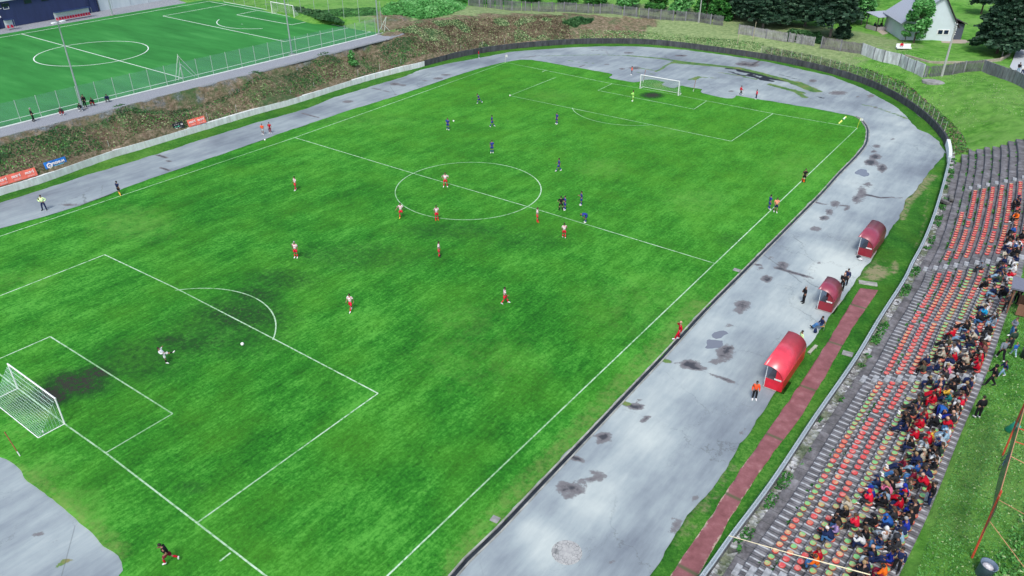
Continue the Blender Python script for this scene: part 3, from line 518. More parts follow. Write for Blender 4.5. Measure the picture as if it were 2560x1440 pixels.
# ================================================================== WALLS, FENCES, STAND, GOALS, SHELTERS
def sweep(m, s0, s1, prof, step=1.2, uv=None):
    """sweep a cross-section [(offset, z)] along the wall line between running lengths s0..s1"""
    ss = np.arange(s0, s1+1e-6, step); ss = np.r_[ss, s1] if s1-ss[-1] > 0.05 else ss; V = []; k = len(prof)
    for s in ss:
        for o, z in prof: p, n = at_s(s, o); V.append((p[0], p[1], z))
    F = [(i*k+j, i*k+j+1, (i+1)*k+j+1, (i+1)*k+j) for i in range(len(ss)-1) for j in range(k-1)]
    F += [tuple(range(k))[::-1], tuple((len(ss)-1)*k+j for j in range(k))]
    m.add(V, F); return ss
def mat_wall(name, base, stain, rust=None, sc=1.4):
    m, n, b = new_mat(name); P = wpos(n, (1, 1, .25)); f = noise(n, sc, 8, 0.75, P)
    col = ramp(n, f, [(0.3, stain), (0.48, tuple((x+y)/2 for x, y in zip(base, stain))), (0.62, base)])
    if rust: col = mixc(n, ramp(n, noise(n, 0.8, 6, 0.8, wpos(n, (1, 1, .12), loc=(9, 4, 0))), [(0.58, 0.0), (0.72, 0.8)]), col, rust)
    n.links.new(col, b.inputs['Base Color']); b.inputs['Roughness'].default_value = 0.9; bump(n, b, f, 0.4, 0.04); return m
M_wwall = mat_wall('whitewash', (0.76, 0.82, 0.82), (0.50, 0.52, 0.50), (0.52, 0.36, 0.27)); M_dwall = mat_wall('dark_wall', (0.075, 0.085, 0.095), (0.012, 0.014, 0.018), (0.11, 0.09, 0.07))
m = MB(); sweep(m, 8, S_WHITE1, [(0, -.02), (0, .98), (.02, 1.0), (.34, 1.0), (.34, .6)]); tag(m.obj('boundary_wall', M_wwall), 'long low whitewashed wall below the bank on the left of the running track', 'wall')
t = thing('boundary_wall', 'dark weathered low wall curving round the far bend behind the goal', 'wall'); m = MB(); sweep(m, S_WHITE1+.02, S_DARK1, [(0, -.02), (0, 1.13), (.28, 1.13), (.28, .6)]); m.obj('wall', M_dwall, t)
m = MB()
for s in np.arange(S_WHITE1+1, S_DARK1, 3.1): sweep(m, s, s+.22, [(-.02, 0), (-.02, 1.15), (.3, 1.15), (.3, .7)], .2)
m.obj('pier', mat_wall('wall_pier', (0.085, 0.09, 0.10), (0.015, 0.017, 0.02)), t)
# wire fence on top of the bend wall
def mat_net(name, col, cell, wire, a=1.0):
    m, n, b = new_mat(name); uv = N(n, 'ShaderNodeUVMap'); sp = N(n, 'ShaderNodeSeparateXYZ'); n.links.new(uv.outputs[0], sp.inputs[0]); o = []
    for i in (0, 1):
        f = math2(n, 'FRACT', math2(n, 'DIVIDE', sp.outputs[i], cell)); o.append(math2(n, 'LESS_THAN', f, wire/cell))
    k = math2(n, 'MULTIPLY', math2(n, 'MAXIMUM', o[0], o[1]), a); n.links.new(k, b.inputs['Alpha']); b.inputs['Base Color'].default_value = c4(col); b.inputs['Roughness'].default_value = .6; return m
def uvstrip(name, rows, mat, parent, us, vs):
    """rows[i][j] points; uv in metres"""
    me = bpy.data.meshes.new(name); R_, C_ = len(rows), len(rows[0]); V = [tuple(p) for r in rows for p in r]; F = [(i*C_+j, i*C_+j+1, (i+1)*C_+j+1, (i+1)*C_+j) for i in range(R_-1) for j in range(C_-1)]
    me.from_pydata(V, [], F); u = me.uv_layers.new(name='UVMap')
    for lp in me.loops: i, j = divmod(lp.vertex_index, C_); u.data[lp.index].uv = (us[i], vs[j])
    me.materials.append(mat); return link(name, me, parent)
M_post = flat('pale_post', (0.42, 0.44, 0.40), .7, var=.3); M_galv = flat('galvanised_steel', (0.36, 0.42, 0.43), .45, .4, var=.15)
M_wire = mat_net('rusty_wire', (0.10, 0.10, 0.09), .10, .016); M_wire2 = mat_net('fence_wire', (0.30, 0.36, 0.33), .10, .014)
def wire_fence(s0, s1, sp, h, label, z0=1.12, off=.14, mesh=M_wire, lean=0.0, posts=M_post, r=.032):
    t = thing('wire_fence', label, 'fence'); ss = np.arange(s0, s1, sp); rows = []
    for i, s in enumerate(ss):
        p, n = at_s(s, off); q, _ = at_s(s, off+lean+random.uniform(-.06, .06)); MB().tube([(p[0], p[1], z0-.1), (q[0], q[1], z0+h*random.uniform(.93, 1.05))], r, 5).obj('post', posts, t)
    if mesh:
        for s in np.arange(s0, ss[-1]+.01, 1.0):
            p, n = at_s(s, off); q, _ = at_s(s, off+lean); rows.append([(p[0], p[1], z0-.05), (q[0], q[1], z0+h*.93)])
        uvstrip('mesh', rows, mesh, t, np.arange(len(rows))*1.0, [0, h])
    return t
wire_fence(wall_s(1900, 147), wall_s(2352, 350), 2.1, 1.55, 'wire fence on leaning pale posts along the dark wall of the right bend')
wire_fence(wall_s(290, 395), wall_s(1275, 123), 5.2, 1.5, 'thin old fence posts standing in the brown bank behind the white wall', .8, .7, None)
# goalpost-high thin poles by the bend
for x, y, h, lab in ((1839, 132, 4.6, 'tall thin wooden pole standing at the dark wall behind the far goal'), (1882, 100, 3.6, 'tall thin wooden pole in front of the pale board fence')):
    c = GT(x, y) if y < 110 else G(x, y); MB().tube([(0, 0, 0), (.12, .05, h)], [.06, .04], 7).obj('wooden_pole', flat('bare_wood', (.45, .40, .28), .8), loc=tuple(c)); tag(bpy.context.collection.objects[-1], lab, 'pole')
# board and panel fences
def mat_board(name, c1, c2):
    m, n, b = new_mat(name); P = wpos(n, (1, 1, .2)); f = noise(n, 4.5, 5, .7, P); g = noise(n, .6, 4, .6, wpos(n))
    n.links.new(ramp(n, math2(n, 'ADD', math2(n, 'MULTIPLY', f, .6), math2(n, 'MULTIPLY', g, .4)), [(0.35, c1), (0.62, c2)]), b.inputs['Base Color']); b.inputs['Roughness'].default_value = .9; return m
M_bd1 = mat_board('grey_boards', (0.05, 0.05, 0.055), (0.17, 0.18, 0.19)); M_bd2 = mat_board('bleached_boards', (0.14, 0.13, 0.13), (0.42, 0.43, 0.43)); M_pn = mat_wall('panel_concrete', (0.70, 0.74, 0.75), (0.24, 0.25, 0.25)); M_pn2 = mat_wall('grey_panel', (0.27, 0.28, 0.30), (0.08, 0.085, 0.09))
def panel_fence(pts, h, mat, label, kind='boards', w=3.0, name='board_fence'):
    """pts: world (x, y); every panel and post is a part"""
    D = densify(pts, w); t = thing(name, label, 'fence', (pts[0][0], pts[0][1], Z(*pts[0])), 0); o = Vector(t.location)
    for a, b2 in zip(D[:-1], D[1:]):
        a = Vector(a); b2 = Vector(b2); L = (b2-a).length
        if L < .5: continue
        ang = math.atan2((b2-a).y, (b2-a).x); za, zb = Z(*a), Z(*b2); m = MB(); hh = h*random.uniform(.96, 1.04)
        if kind == 'boards':
            k = int(L/.24)
            for i in range(k):
                if random.random() < .03: continue
                f = (i+.5)/k; p = a.lerp(b2, f); zz = za+(zb-za)*f; hb = hh*random.uniform(.95, 1.02); m.box((p.x-o.x, p.y-o.y, zz+hb/2-o.z), (.16, .045, hb), ang+random.uniform(-.02, .02))
            for zr in (.4, hh-.35):
                p = (a+b2)/2; m.add([(q.x-o.x+dx, q.y-o.y+dy, zq+zr+dz-o.z) for q, zq in ((a, za), (b2, zb)) for dx, dy in ((-.035*math.sin(ang), .035*math.cos(ang)), (-.07*math.sin(ang), .07*math.cos(ang))) for dz in (0, .09)], [(0, 1, 5, 4), (2, 6, 7, 3), (1, 3, 7, 5), (0, 4, 6, 2)])
            m.obj('fence_panel', mat, t)
        else:
            nx, ny = -math.sin(ang)*.05, math.cos(ang)*.05
            m.add([(q.x-o.x+sx*nx, q.y-o.y+sx*ny, zq+zr-o.z) for q, zq in ((a, za), (b2, zb)) for sx in (-1, 1) for zr in (-.3, hh)], [(0, 1, 5, 4), (2, 6, 7, 3), (1, 3, 7, 5), (0, 2, 3, 1), (4, 5, 7, 6)])
            for zr in (hh*.33, hh*.66):
                m.add([(q.x-o.x+sx*nx*1.25, q.y-o.y+sx*ny*1.25, zq+zr+dz-o.z) for q, zq in ((a, za), (b2, zb)) for sx in (-1, 1) for dz in (-.02, .02)], [(0, 1, 5, 4), (2, 6, 7, 3), (1, 3, 7, 5), (0, 4, 6, 2)])
            m.obj('fence_panel', mat, t)
        m = MB(); m.box((a.x-o.x, a.y-o.y, za-o.z+hh/2), (.2, .2, hh+.12), ang); m.obj('post', M_pn2, t)
    return t
def gt2(*l): return [tuple(GT(x, y))[:2] for x, y in l]
panel_fence(gt2((1172, 15), (1280, 27), (1380, 30), (1530, 36), (1745, 56), (1807, 65)), 2.1, M_bd1, 'long weathered grey board fence along the top of the far bank', w=2.6)
panel_fence(gt2((1846, 86), (1914, 97), (1967, 105)), 1.9, M_bd2, 'pale bleached board fence in front of the dark trees', w=2.4)
panel_fence(gt2((1971, 106), (2035, 117)), 1.8, M_bd2, 'gappy pale board fence overgrown with ivy below the trees', w=2.2)
panel_fence(gt2((2052, 120), (2100, 128), (2150, 136)), 2.1, mat_board('brown_boards', (.07, .06, .065), (.25, .24, .25)), 'brownish grey board fence between ivy and the concrete wall', w=2.2)
panel_fence(gt2((2152, 137), (2182, 150), (2207, 156), (2247, 166), (2285, 183), (2306, 193)), 2.1, M_pn, 'stained pale concrete panel wall running down towards the corner', 'panels', 2.1, 'panel_wall')
panel_fence(gt2((2310, 195), (2352, 192), (2408, 182), (2452, 178)), 1.9, M_bd1, 'grey board fence between the concrete corner and the utility pole', w=2.2)
panel_fence(gt2((2455, 179), (2500, 197), (2530, 207), (2560, 224))+[(58.5, 117), (60, 100)], 1.9, M_pn2, 'dark stained concrete panel wall beside the road at the right edge', 'panels', 2.4, 'panel_wall')
# ---- terrace steps
def mat_terrace():
    m, n, b = new_mat('terrace_concrete'); u, v = attr(n, 'along'), attr(n, 'across'); P = wpos(n)
    f = noise(n, 1.1, 8, .75, P); col = ramp(n, f, [(0.30, (0.05, 0.05, 0.052)), (0.47, (0.135, 0.132, 0.14)), (0.62, (0.235, 0.235, 0.25)), (0.8, (0.38, 0.40, 0.42))])
    wn = N(n, 'ShaderNodeTexWhiteNoise', noise_dimensions='1D'); n.links.new(math2(n, 'FLOOR', math2(n, 'DIVIDE', u, 1.22)), wn.inputs['W']); col = mixc(n, math2(n, 'MULTIPLY', wn.outputs[0], .35), col, (0.07, 0.075, 0.08))
    jn = math2(n, 'LESS_THAN', math2(n, 'FRACT', math2(n, 'DIVIDE', u, 1.22)), .035); col = mixc(n, math2(n, 'MULTIPLY', jn, .75), col, (0.03, 0.04, 0.03))
    sf = math2(n, 'ABSOLUTE', math2(n, 'SUBTRACT', math2(n, 'FRACT', math2(n, 'ADD', math2(n, 'DIVIDE', u, .61), math2(n, 'MULTIPLY', math2(n, 'SUBTRACT', noise(n, 1.5, 4, .6, P), .5), .22))), .5))
    bar = math2(n, 'MULTIPLY', ramp(n, sf, [(0.075, 1.0), (0.13, 0.0)]), math2(n, 'MULTIPLY', attr(n, 'bars'), ramp(n, noise(n, 1.9, 5, .7, wpos(n, loc=(5, 2, 1))), [(0.34, 0.2), (0.50, 1.0)])))
    col = mixc(n, math2(n, 'MULTIPLY', bar, ramp(n, v, [(0.0, 1.0), (0.8, .9), (0.97, 0.2)])), col, (0.46, 0.49, 0.50))
    dk = ramp(n, sf, [(0.40, 0.0), (0.47, .75)]); col = mixc(n, math2(n, 'MULTIPLY', dk, attr(n, 'bars')), col, (0.05, 0.055, 0.06))
    ms = math2(n, 'ADD', math2(n, 'MULTIPLY', v, .62), math2(n, 'MULTIPLY', math2(n, 'SUBTRACT', noise(n, .9, 6, .75, P), .5), 1.4)); col = mixc(n, math2(n, 'MULTIPLY', ramp(n, ms, [(0.66, 0.0), (0.86, 1.0)]), attr(n, 'moss')), col, (0.045, 0.10, 0.025))
    n.links.new(col, b.inputs['Base Color']); b.inputs['Roughness'].default_value = .9; bump(n, b, f, .6, .05); return m
M_terr = mat_terrace(); M_block = flat('block_concrete', (0.30, 0.32, 0.335), .85, var=.45, scale=3)
S_T0 = wall_s(2367, 398); S_B = float(nearest(np.array([(48.0, 2.0)]), WALL, False)[2][0])
stand = thing('concrete_terrace', 'curved grey concrete stand of stepped rows facing the pitch', 'stand')
ss = np.r_[np.arange(S_T0-14, S_B, .61)]; YS = np.array([at_s(s)[0][1] for s in ss])
for k in range(-2, 8):
    d, z = tread(k); s_a = ENDS[k]; V = []; al = []; ac = []; br = []; mo = []; W_ = STEP_D+(0.02 if k == 7 else 0.0)
    use = [(s, y) for s, y in zip(ss, YS) if s >= s_a]
    for s, y in use:
        j = (vnoise(np.array([[s, k*7.0]]), 2.4, 5)[0]-.5)*.07; jz = (vnoise(np.array([[s, k*5.0]]), 3.0, 6)[0]-.5)*.05*(1 if k >= 0 else 2.0)
        for o, zz, a in ((d+j, z-STEP_Z-.05, 0), (d+j, z-.02+jz, 0), (d+j+.02, z+jz, .02), (d+j+W_/2, z+jz, .5), (d+W_+.07, z+jz, 1)):
            p, n_2 = at_s(s, o); V.append((p[0], p[1], zz)); al.append(s+k*.37); ac.append(a); br.append(1.0 if (y < 58 and k >= -1) else (.35 if y < 63 and k >= -1 else 0.0)); mo.append(1.0 if (k < 0 or y > 60) else .42)
    F = [(i*5+j, i*5+j+1, (i+1)*5+j+1, (i+1)*5+j) for i in range(len(use)-1) for j in range(4)]
    o = link('step', npmesh('step', V, F, M_terr, {'along': al, 'across': ac, 'bars': br, 'moss': mo}), stand)
STAIRS_Y = [16.5, 40.3, 62.9, 86.2]
_yy = np.array([at_s(s)[0][1] for s in ss])
def s_of_y(y): return float(np.interp(-y, -_yy, ss))
m0 = None
for yc in STAIRS_Y:
    for k in range(-1, 9):
        d, z = tread(k); s = s_of_y(yc)+random.uniform(-.05, .05); p, n2 = at_s(s, d-.22); ang = math.atan2(n2[1], n2[0])
        if k < 1 and yc > 80: continue
        m = MB(); m.box((0, 0, 0), (.42, random.uniform(.9, 1.05), .2)); o = m.obj('stair_block', M_block, stand, loc=(p[0], p[1], z-STEP_Z+.1)); o.rotation_euler.z = ang+random.uniform(-.03, .03)
for s_, dd, rz in ((s_of_y(14.5), .75, 0), (s_of_y(82), .6, .9), (s_of_y(83.5), 1.3, .2)):
    p, n2 = at_s(s_, dd); m = MB(); m.box((0, 0, 0), (.45, 1.5, .28)); o = m.obj('loose_slab', flat('old_slab', (.13, .13, .125), .9, var=.4, scale=2), loc=(p[0], p[1], .75)); o.rotation_euler.z = rz; tag(o, {14.5: 'dark loose concrete slab lying on the lowest steps near the bottom of the stand'}.get(round(at_s(s_)[0][1], 1), 'loose concrete slab lying askew at the upper foot of the stand' if dd < 1 else 'short loose concrete block beside a slab at the upper foot of the stand'), 'slab')
# rubble strip at the foot of the stand
m_, n_, b_ = new_mat('rubble'); P_ = wpos(n_); v_ = N(n_, 'ShaderNodeTexVoronoi'); v_.inputs['Scale'].default_value = 3.5; n_.links.new(P_, v_.inputs[0])
cl = mixc(n_, ramp(n_, noise(n_, .5, 4, .6, P_), [(.45, 0.), (.6, .85)]), ramp(n_, v_.outputs['Color'], [(.2, (.10, .10, .10)), (.5, (.28, .29, .29)), (.8, (.5, .53, .56))]), ramp(n_, noise(n_, 2, 5, .7, P_), [(.4, (.03, .07, .02)), (.6, (.13, .16, .08))]))
n_.links.new(cl, b_.inputs['Base Color']); b_.inputs['Roughness'].default_value = .95; bump(n_, b_, v_.outputs['Distance'], 1.0, .12)
m = MB(); sweep(m, S_T0-3, S_B, [(.2, .05), (.2, .34), (.5, .30), (.95, .36), (.95, 0)]); tag(m.obj('rubble_strip', m_), kind='structure')
# ---- parapet with rails
M_rail = flat('railing_paint', (0.44, 0.52, 0.55), .5, .2, var=.12); M_par = mat_wall('parapet_concrete', (.20, .21, .22), (.05, .055, .06)); M_gnet = mat_net('green_mesh', (0.01, 0.16, 0.09), .06, .03)
t = thing('stand_railing', 'low parapet with pale metal rails along the foot of the stand', 'railing')
m = MB(); sweep(m, S_DARK1+.03, S_B+8, [(0, 0), (0, .72), (.2, .72), (.2, .25)]); m.obj('parapet', M_par, t)
for o, r in ((.0, .045), (.2, .045)):
    m = MB(); m.tube([tuple(at_s(s, o)[0])+(.98,) for s in np.arange(S_DARK1, S_B+8, 1.2)], r, 6); m.obj('rail', M_rail, t)
m = MB(); sweep(m, S_DARK1, S_B+8, [(.0, .93), (.0, .965), (.2, .965), (.2, .93)]); m.obj('top_plate', flat('grey_plate', (.30, .35, .38), .5, .3), t)
for s in np.arange(S_DARK1+1, S_B+6, 2.4):
    p, n2 = at_s(s, .1); m = MB(); m.box((p[0], p[1], .84), (.07, .07, .26)); m.obj('post', M_rail, t)
rows = [[tuple(at_s(s, -.10)[0])+(.05,), tuple(at_s(s, -.05)[0])+(1.05+.1*math.sin(s*.7),)] for s in np.arange(S_DARK1+6, S_B+8, 1.0)]
uvstrip('green_mesh', rows, M_gnet, t, np.arange(len(rows)), [0, 1.05])
m = MB(); sweep(m, S_DARK1-3.0, S_DARK1+4.2, [(-.06, .2), (-.06, 1.2), (.36, 1.2), (.36, .4)], .8); tag(m.obj('white_wall_end', flat('white_render', (.66, .72, .72), .8)), 'short bright white wall piece where the dark wall meets the stand railing', 'wall')
# ---- seats
def mat_seat(name, a, b2, split):
    m, n, b = new_mat(name); oi = N(n, 'ShaderNodeObjectInfo'); P = opos(n); v = N(n, 'ShaderNodeVectorMath', operation='ADD'); n.links.new(P, v.inputs[0]); c = N(n, 'ShaderNodeCombineXYZ'); n.links.new(math2(n, 'MULTIPLY', oi.outputs['Random'], 50), c.inputs[0]); n.links.new(c.outputs[0], v.inputs[1])
    f = noise(n, 3.2, 3, .6, v.outputs[0]); n.links.new(mixc(n, ramp(n, f, [(split-.06, 0.), (split+.06, 1.)]), a, b2), b.inputs['Base Color']); b.inputs['Roughness'].default_value = .5; return m
SEATM = {'red': mat_seat('seat_red', (0.62, 0.085, 0.085), (0.60, 0.24, 0.20), .50), 'faded': mat_seat('seat_faded', (0.56, 0.42, 0.22), (0.60, 0.17, 0.11), .48), 'green': mat_seat('seat_green', (0.20, 0.50, 0.19), (0.52, 0.36, 0.18), .56)}
M_srim = flat('seat_rim_red', (.50, .055, .045), .5); M_srim2 = flat('seat_rim_worn', (.36, .12, .06), .6)
def seat_mesh(top, rim):
    m = MB(); n = 16; out = []
    for i in range(n):
        a = 2*math.pi*i/n; x, y = math.cos(a), math.sin(a); x = max(x, -.80); out.append((x*.22, y*.215))      # +x = back of the seat
    zf = lambda x, y, e: .10+e+max(0, x-.06)*.45
    V = [(x, y, zf(x, y, 0)) for x, y in out]+[(x*.86, y*.86, zf(x*.86, y*.86, .012)) for x, y in out]+[(x*.45, y*.45, .098) for x, y in out]+[(0, 0, .094)]+[(x*.92, y*.92, .03) for x, y in out]
    m.cur = 1; m.add(V, [(i, (i+1) % n, n+(i+1) % n, n+i) for i in range(n)]); b0 = len(m.v)-len(V)
    m.f += [(i, 3*n+1+i, 3*n+1+(i+1) % n, (i+1) % n) for i in range(n)]+[tuple(3*n+1+i for i in range(n))[::-1]]; m.mi += [1]*(n+1)
    m.f += [(n+i, n+(i+1) % n, 2*n+(i+1) % n, 2*n+i) for i in range(n)]+[(2*n+i, 2*n+(i+1) % n, 3*n) for i in range(n)]; m.mi += [0]*(2*n)
    m.cur = 1; m.box((0, 0, .015), (.26, .10, .05)); return m.mesh('seat', [top, rim], True)
SM = {k: seat_mesh(v, M_srim2 if k == 'green' else M_srim) for k, v in SEATM.items()}
SEATS = []; rs = random.Random(3)
for k in range(8):
    for a, b2 in ((4.0, 15.6), (17.5, 39.5), (41.2, 49.6), (50.6, 61.0), (64.9, 78.0 if k == 0 else 84.6)):
        s0_, s1_ = s_of_y(b2), s_of_y(a); c = int(round((s1_-s0_)/.613))
        for i in range(c+1):
            s = s0_+(s1_-s0_)*i/c; d, z = tread(k); p, n2 = at_s(s+rs.uniform(-.03, .03), d+.27+rs.uniform(-.02, .02)); y = p[1]
            if rs.random() < .012: continue
            blk = vnoise(np.array([[s*1.0, k*13.]]), 2.0, 8)[0]
            if y > 62: col = 'red' if rs.random() < .62+.3*(blk-.5) else 'faded'
            elif y > 40: col = ('red' if blk > .28 and rs.random() < .9 else 'faded') if k < 2 else (('red' if blk > .45 else 'faded') if k == 2 else ('green' if rs.random() < .55+.5*(blk-.4) else 'faded' if rs.random() < .6 else 'red'))
            else: col = (('green' if blk > .45 else 'faded') if rs.random() < .8 else 'red') if k == 0 else (('red' if rs.random() < .8 else 'faded') if k in (1, 2) else ('green' if rs.random() < .82 else 'faded'))
            if y < 40 and k in (1, 2) and y < 24 and rs.random() < .35: col = 'green'
            SEATS.append(dict(k=k, s=s, p=(p[0], p[1], z), a=math.atan2(n2[1], n2[0])+rs.uniform(-.06, .06), col=col, y=y, used=False))
# ================================================================== PEOPLE
DG = None
def skin_mesh(chains, sub=1):
    """chains: lists of (point, radius); points shared by value become joints. Grown with a Skin modifier into one tapering surface."""
    V = []; Rr = []; E_ = []; ix = {}; roots = []
    for ch in chains:
        prev = None
        for j, (p, r) in enumerate(ch):
            key = tuple(round(c, 4) for c in p)
            if key not in ix:
                ix[key] = len(V); V.append(p); Rr.append(r)
                if j == 0: roots.append(ix[key])
            i = ix[key]
            if prev is not None and prev != i: E_.append((prev, i))
            prev = i
    me = bpy.data.meshes.new('tmp'); me.from_pydata([tuple(v) for v in V], E_, []); o = bpy.data.objects.new('tmp', me); COL.objects.link(o)
    md = o.modifiers.new('s', 'SKIN'); md.use_smooth_shade = True; md.branch_smoothing = .3
    sv = me.skin_vertices[0].data
    for i, r in enumerate(Rr): sv[i].radius = r if isinstance(r, tuple) else (r, r); sv[i].use_root = i in roots
    if sub: s = o.modifiers.new('u', 'SUBSURF'); s.levels = sub; s.render_levels = sub
    dg = bpy.context.evaluated_depsgraph_get(); dg.update(); out = bpy.data.meshes.new_from_object(o.evaluated_get(dg)); vs = [tuple(v.co) for v in out.vertices]; fs = [tuple(p.vertices) for p in out.polygons]
    bpy.data.objects.remove(o); bpy.data.meshes.remove(me); bpy.data.meshes.remove(out); return vs, fs
def J(**k): return {a: Vector(b2) for a, b2 in k.items()}
def stand_pose(**k):
    d = J(pel=(0, 0, .95), wst=(0, 0, 1.10), che=(.01, 0, 1.30), nek=(0, 0, 1.47), hed=(.02, 0, 1.64), hL=(0, .10, .92), kL=(.03, .12, .50), aL=(-.01, .13, .09), tL=(.15, .15, .035), hR=(0, -.10, .92), kR=(.03, -.12, .50), aR=(-.01, -.13, .09), tR=(.15, -.15, .035),
          sL=(0, .19, 1.41), eL=(-.02, .25, 1.13), wL=(.05, .26, .89), fL=(.09, .25, .80), sR=(0, -.19, 1.41), eR=(-.02, -.25, 1.13), wR=(.05, -.26, .89), fR=(.09, -.25, .80))
    for a, b2 in k.items(): d[a] = Vector(b2)
    return d
def sit_pose(**k):
    d = J(pel=(0, 0, .13), wst=(.02, 0, .27), che=(.10, 0, .48), nek=(.15, 0, .64), hed=(.21, 0, .79), hL=(.03, .10, .12), kL=(.43, .14, .19), aL=(.42, .14, -.24), tL=(.58, .16, -.29), hR=(.03, -.10, .12), kR=(.43, -.14, .19), aR=(.42, -.14, -.24), tR=(.58, -.16, -.29),
          sL=(.11, .19, .58), eL=(.20, .25, .33), wL=(.38, .12, .27), fL=(.46, .08, .25), sR=(.11, -.19, .58), eR=(.20, -.25, .33), wR=(.38, -.12, .27), fR=(.46, -.08, .25))
    for a, b2 in k.items(): d[a] = Vector(b2)
    return d
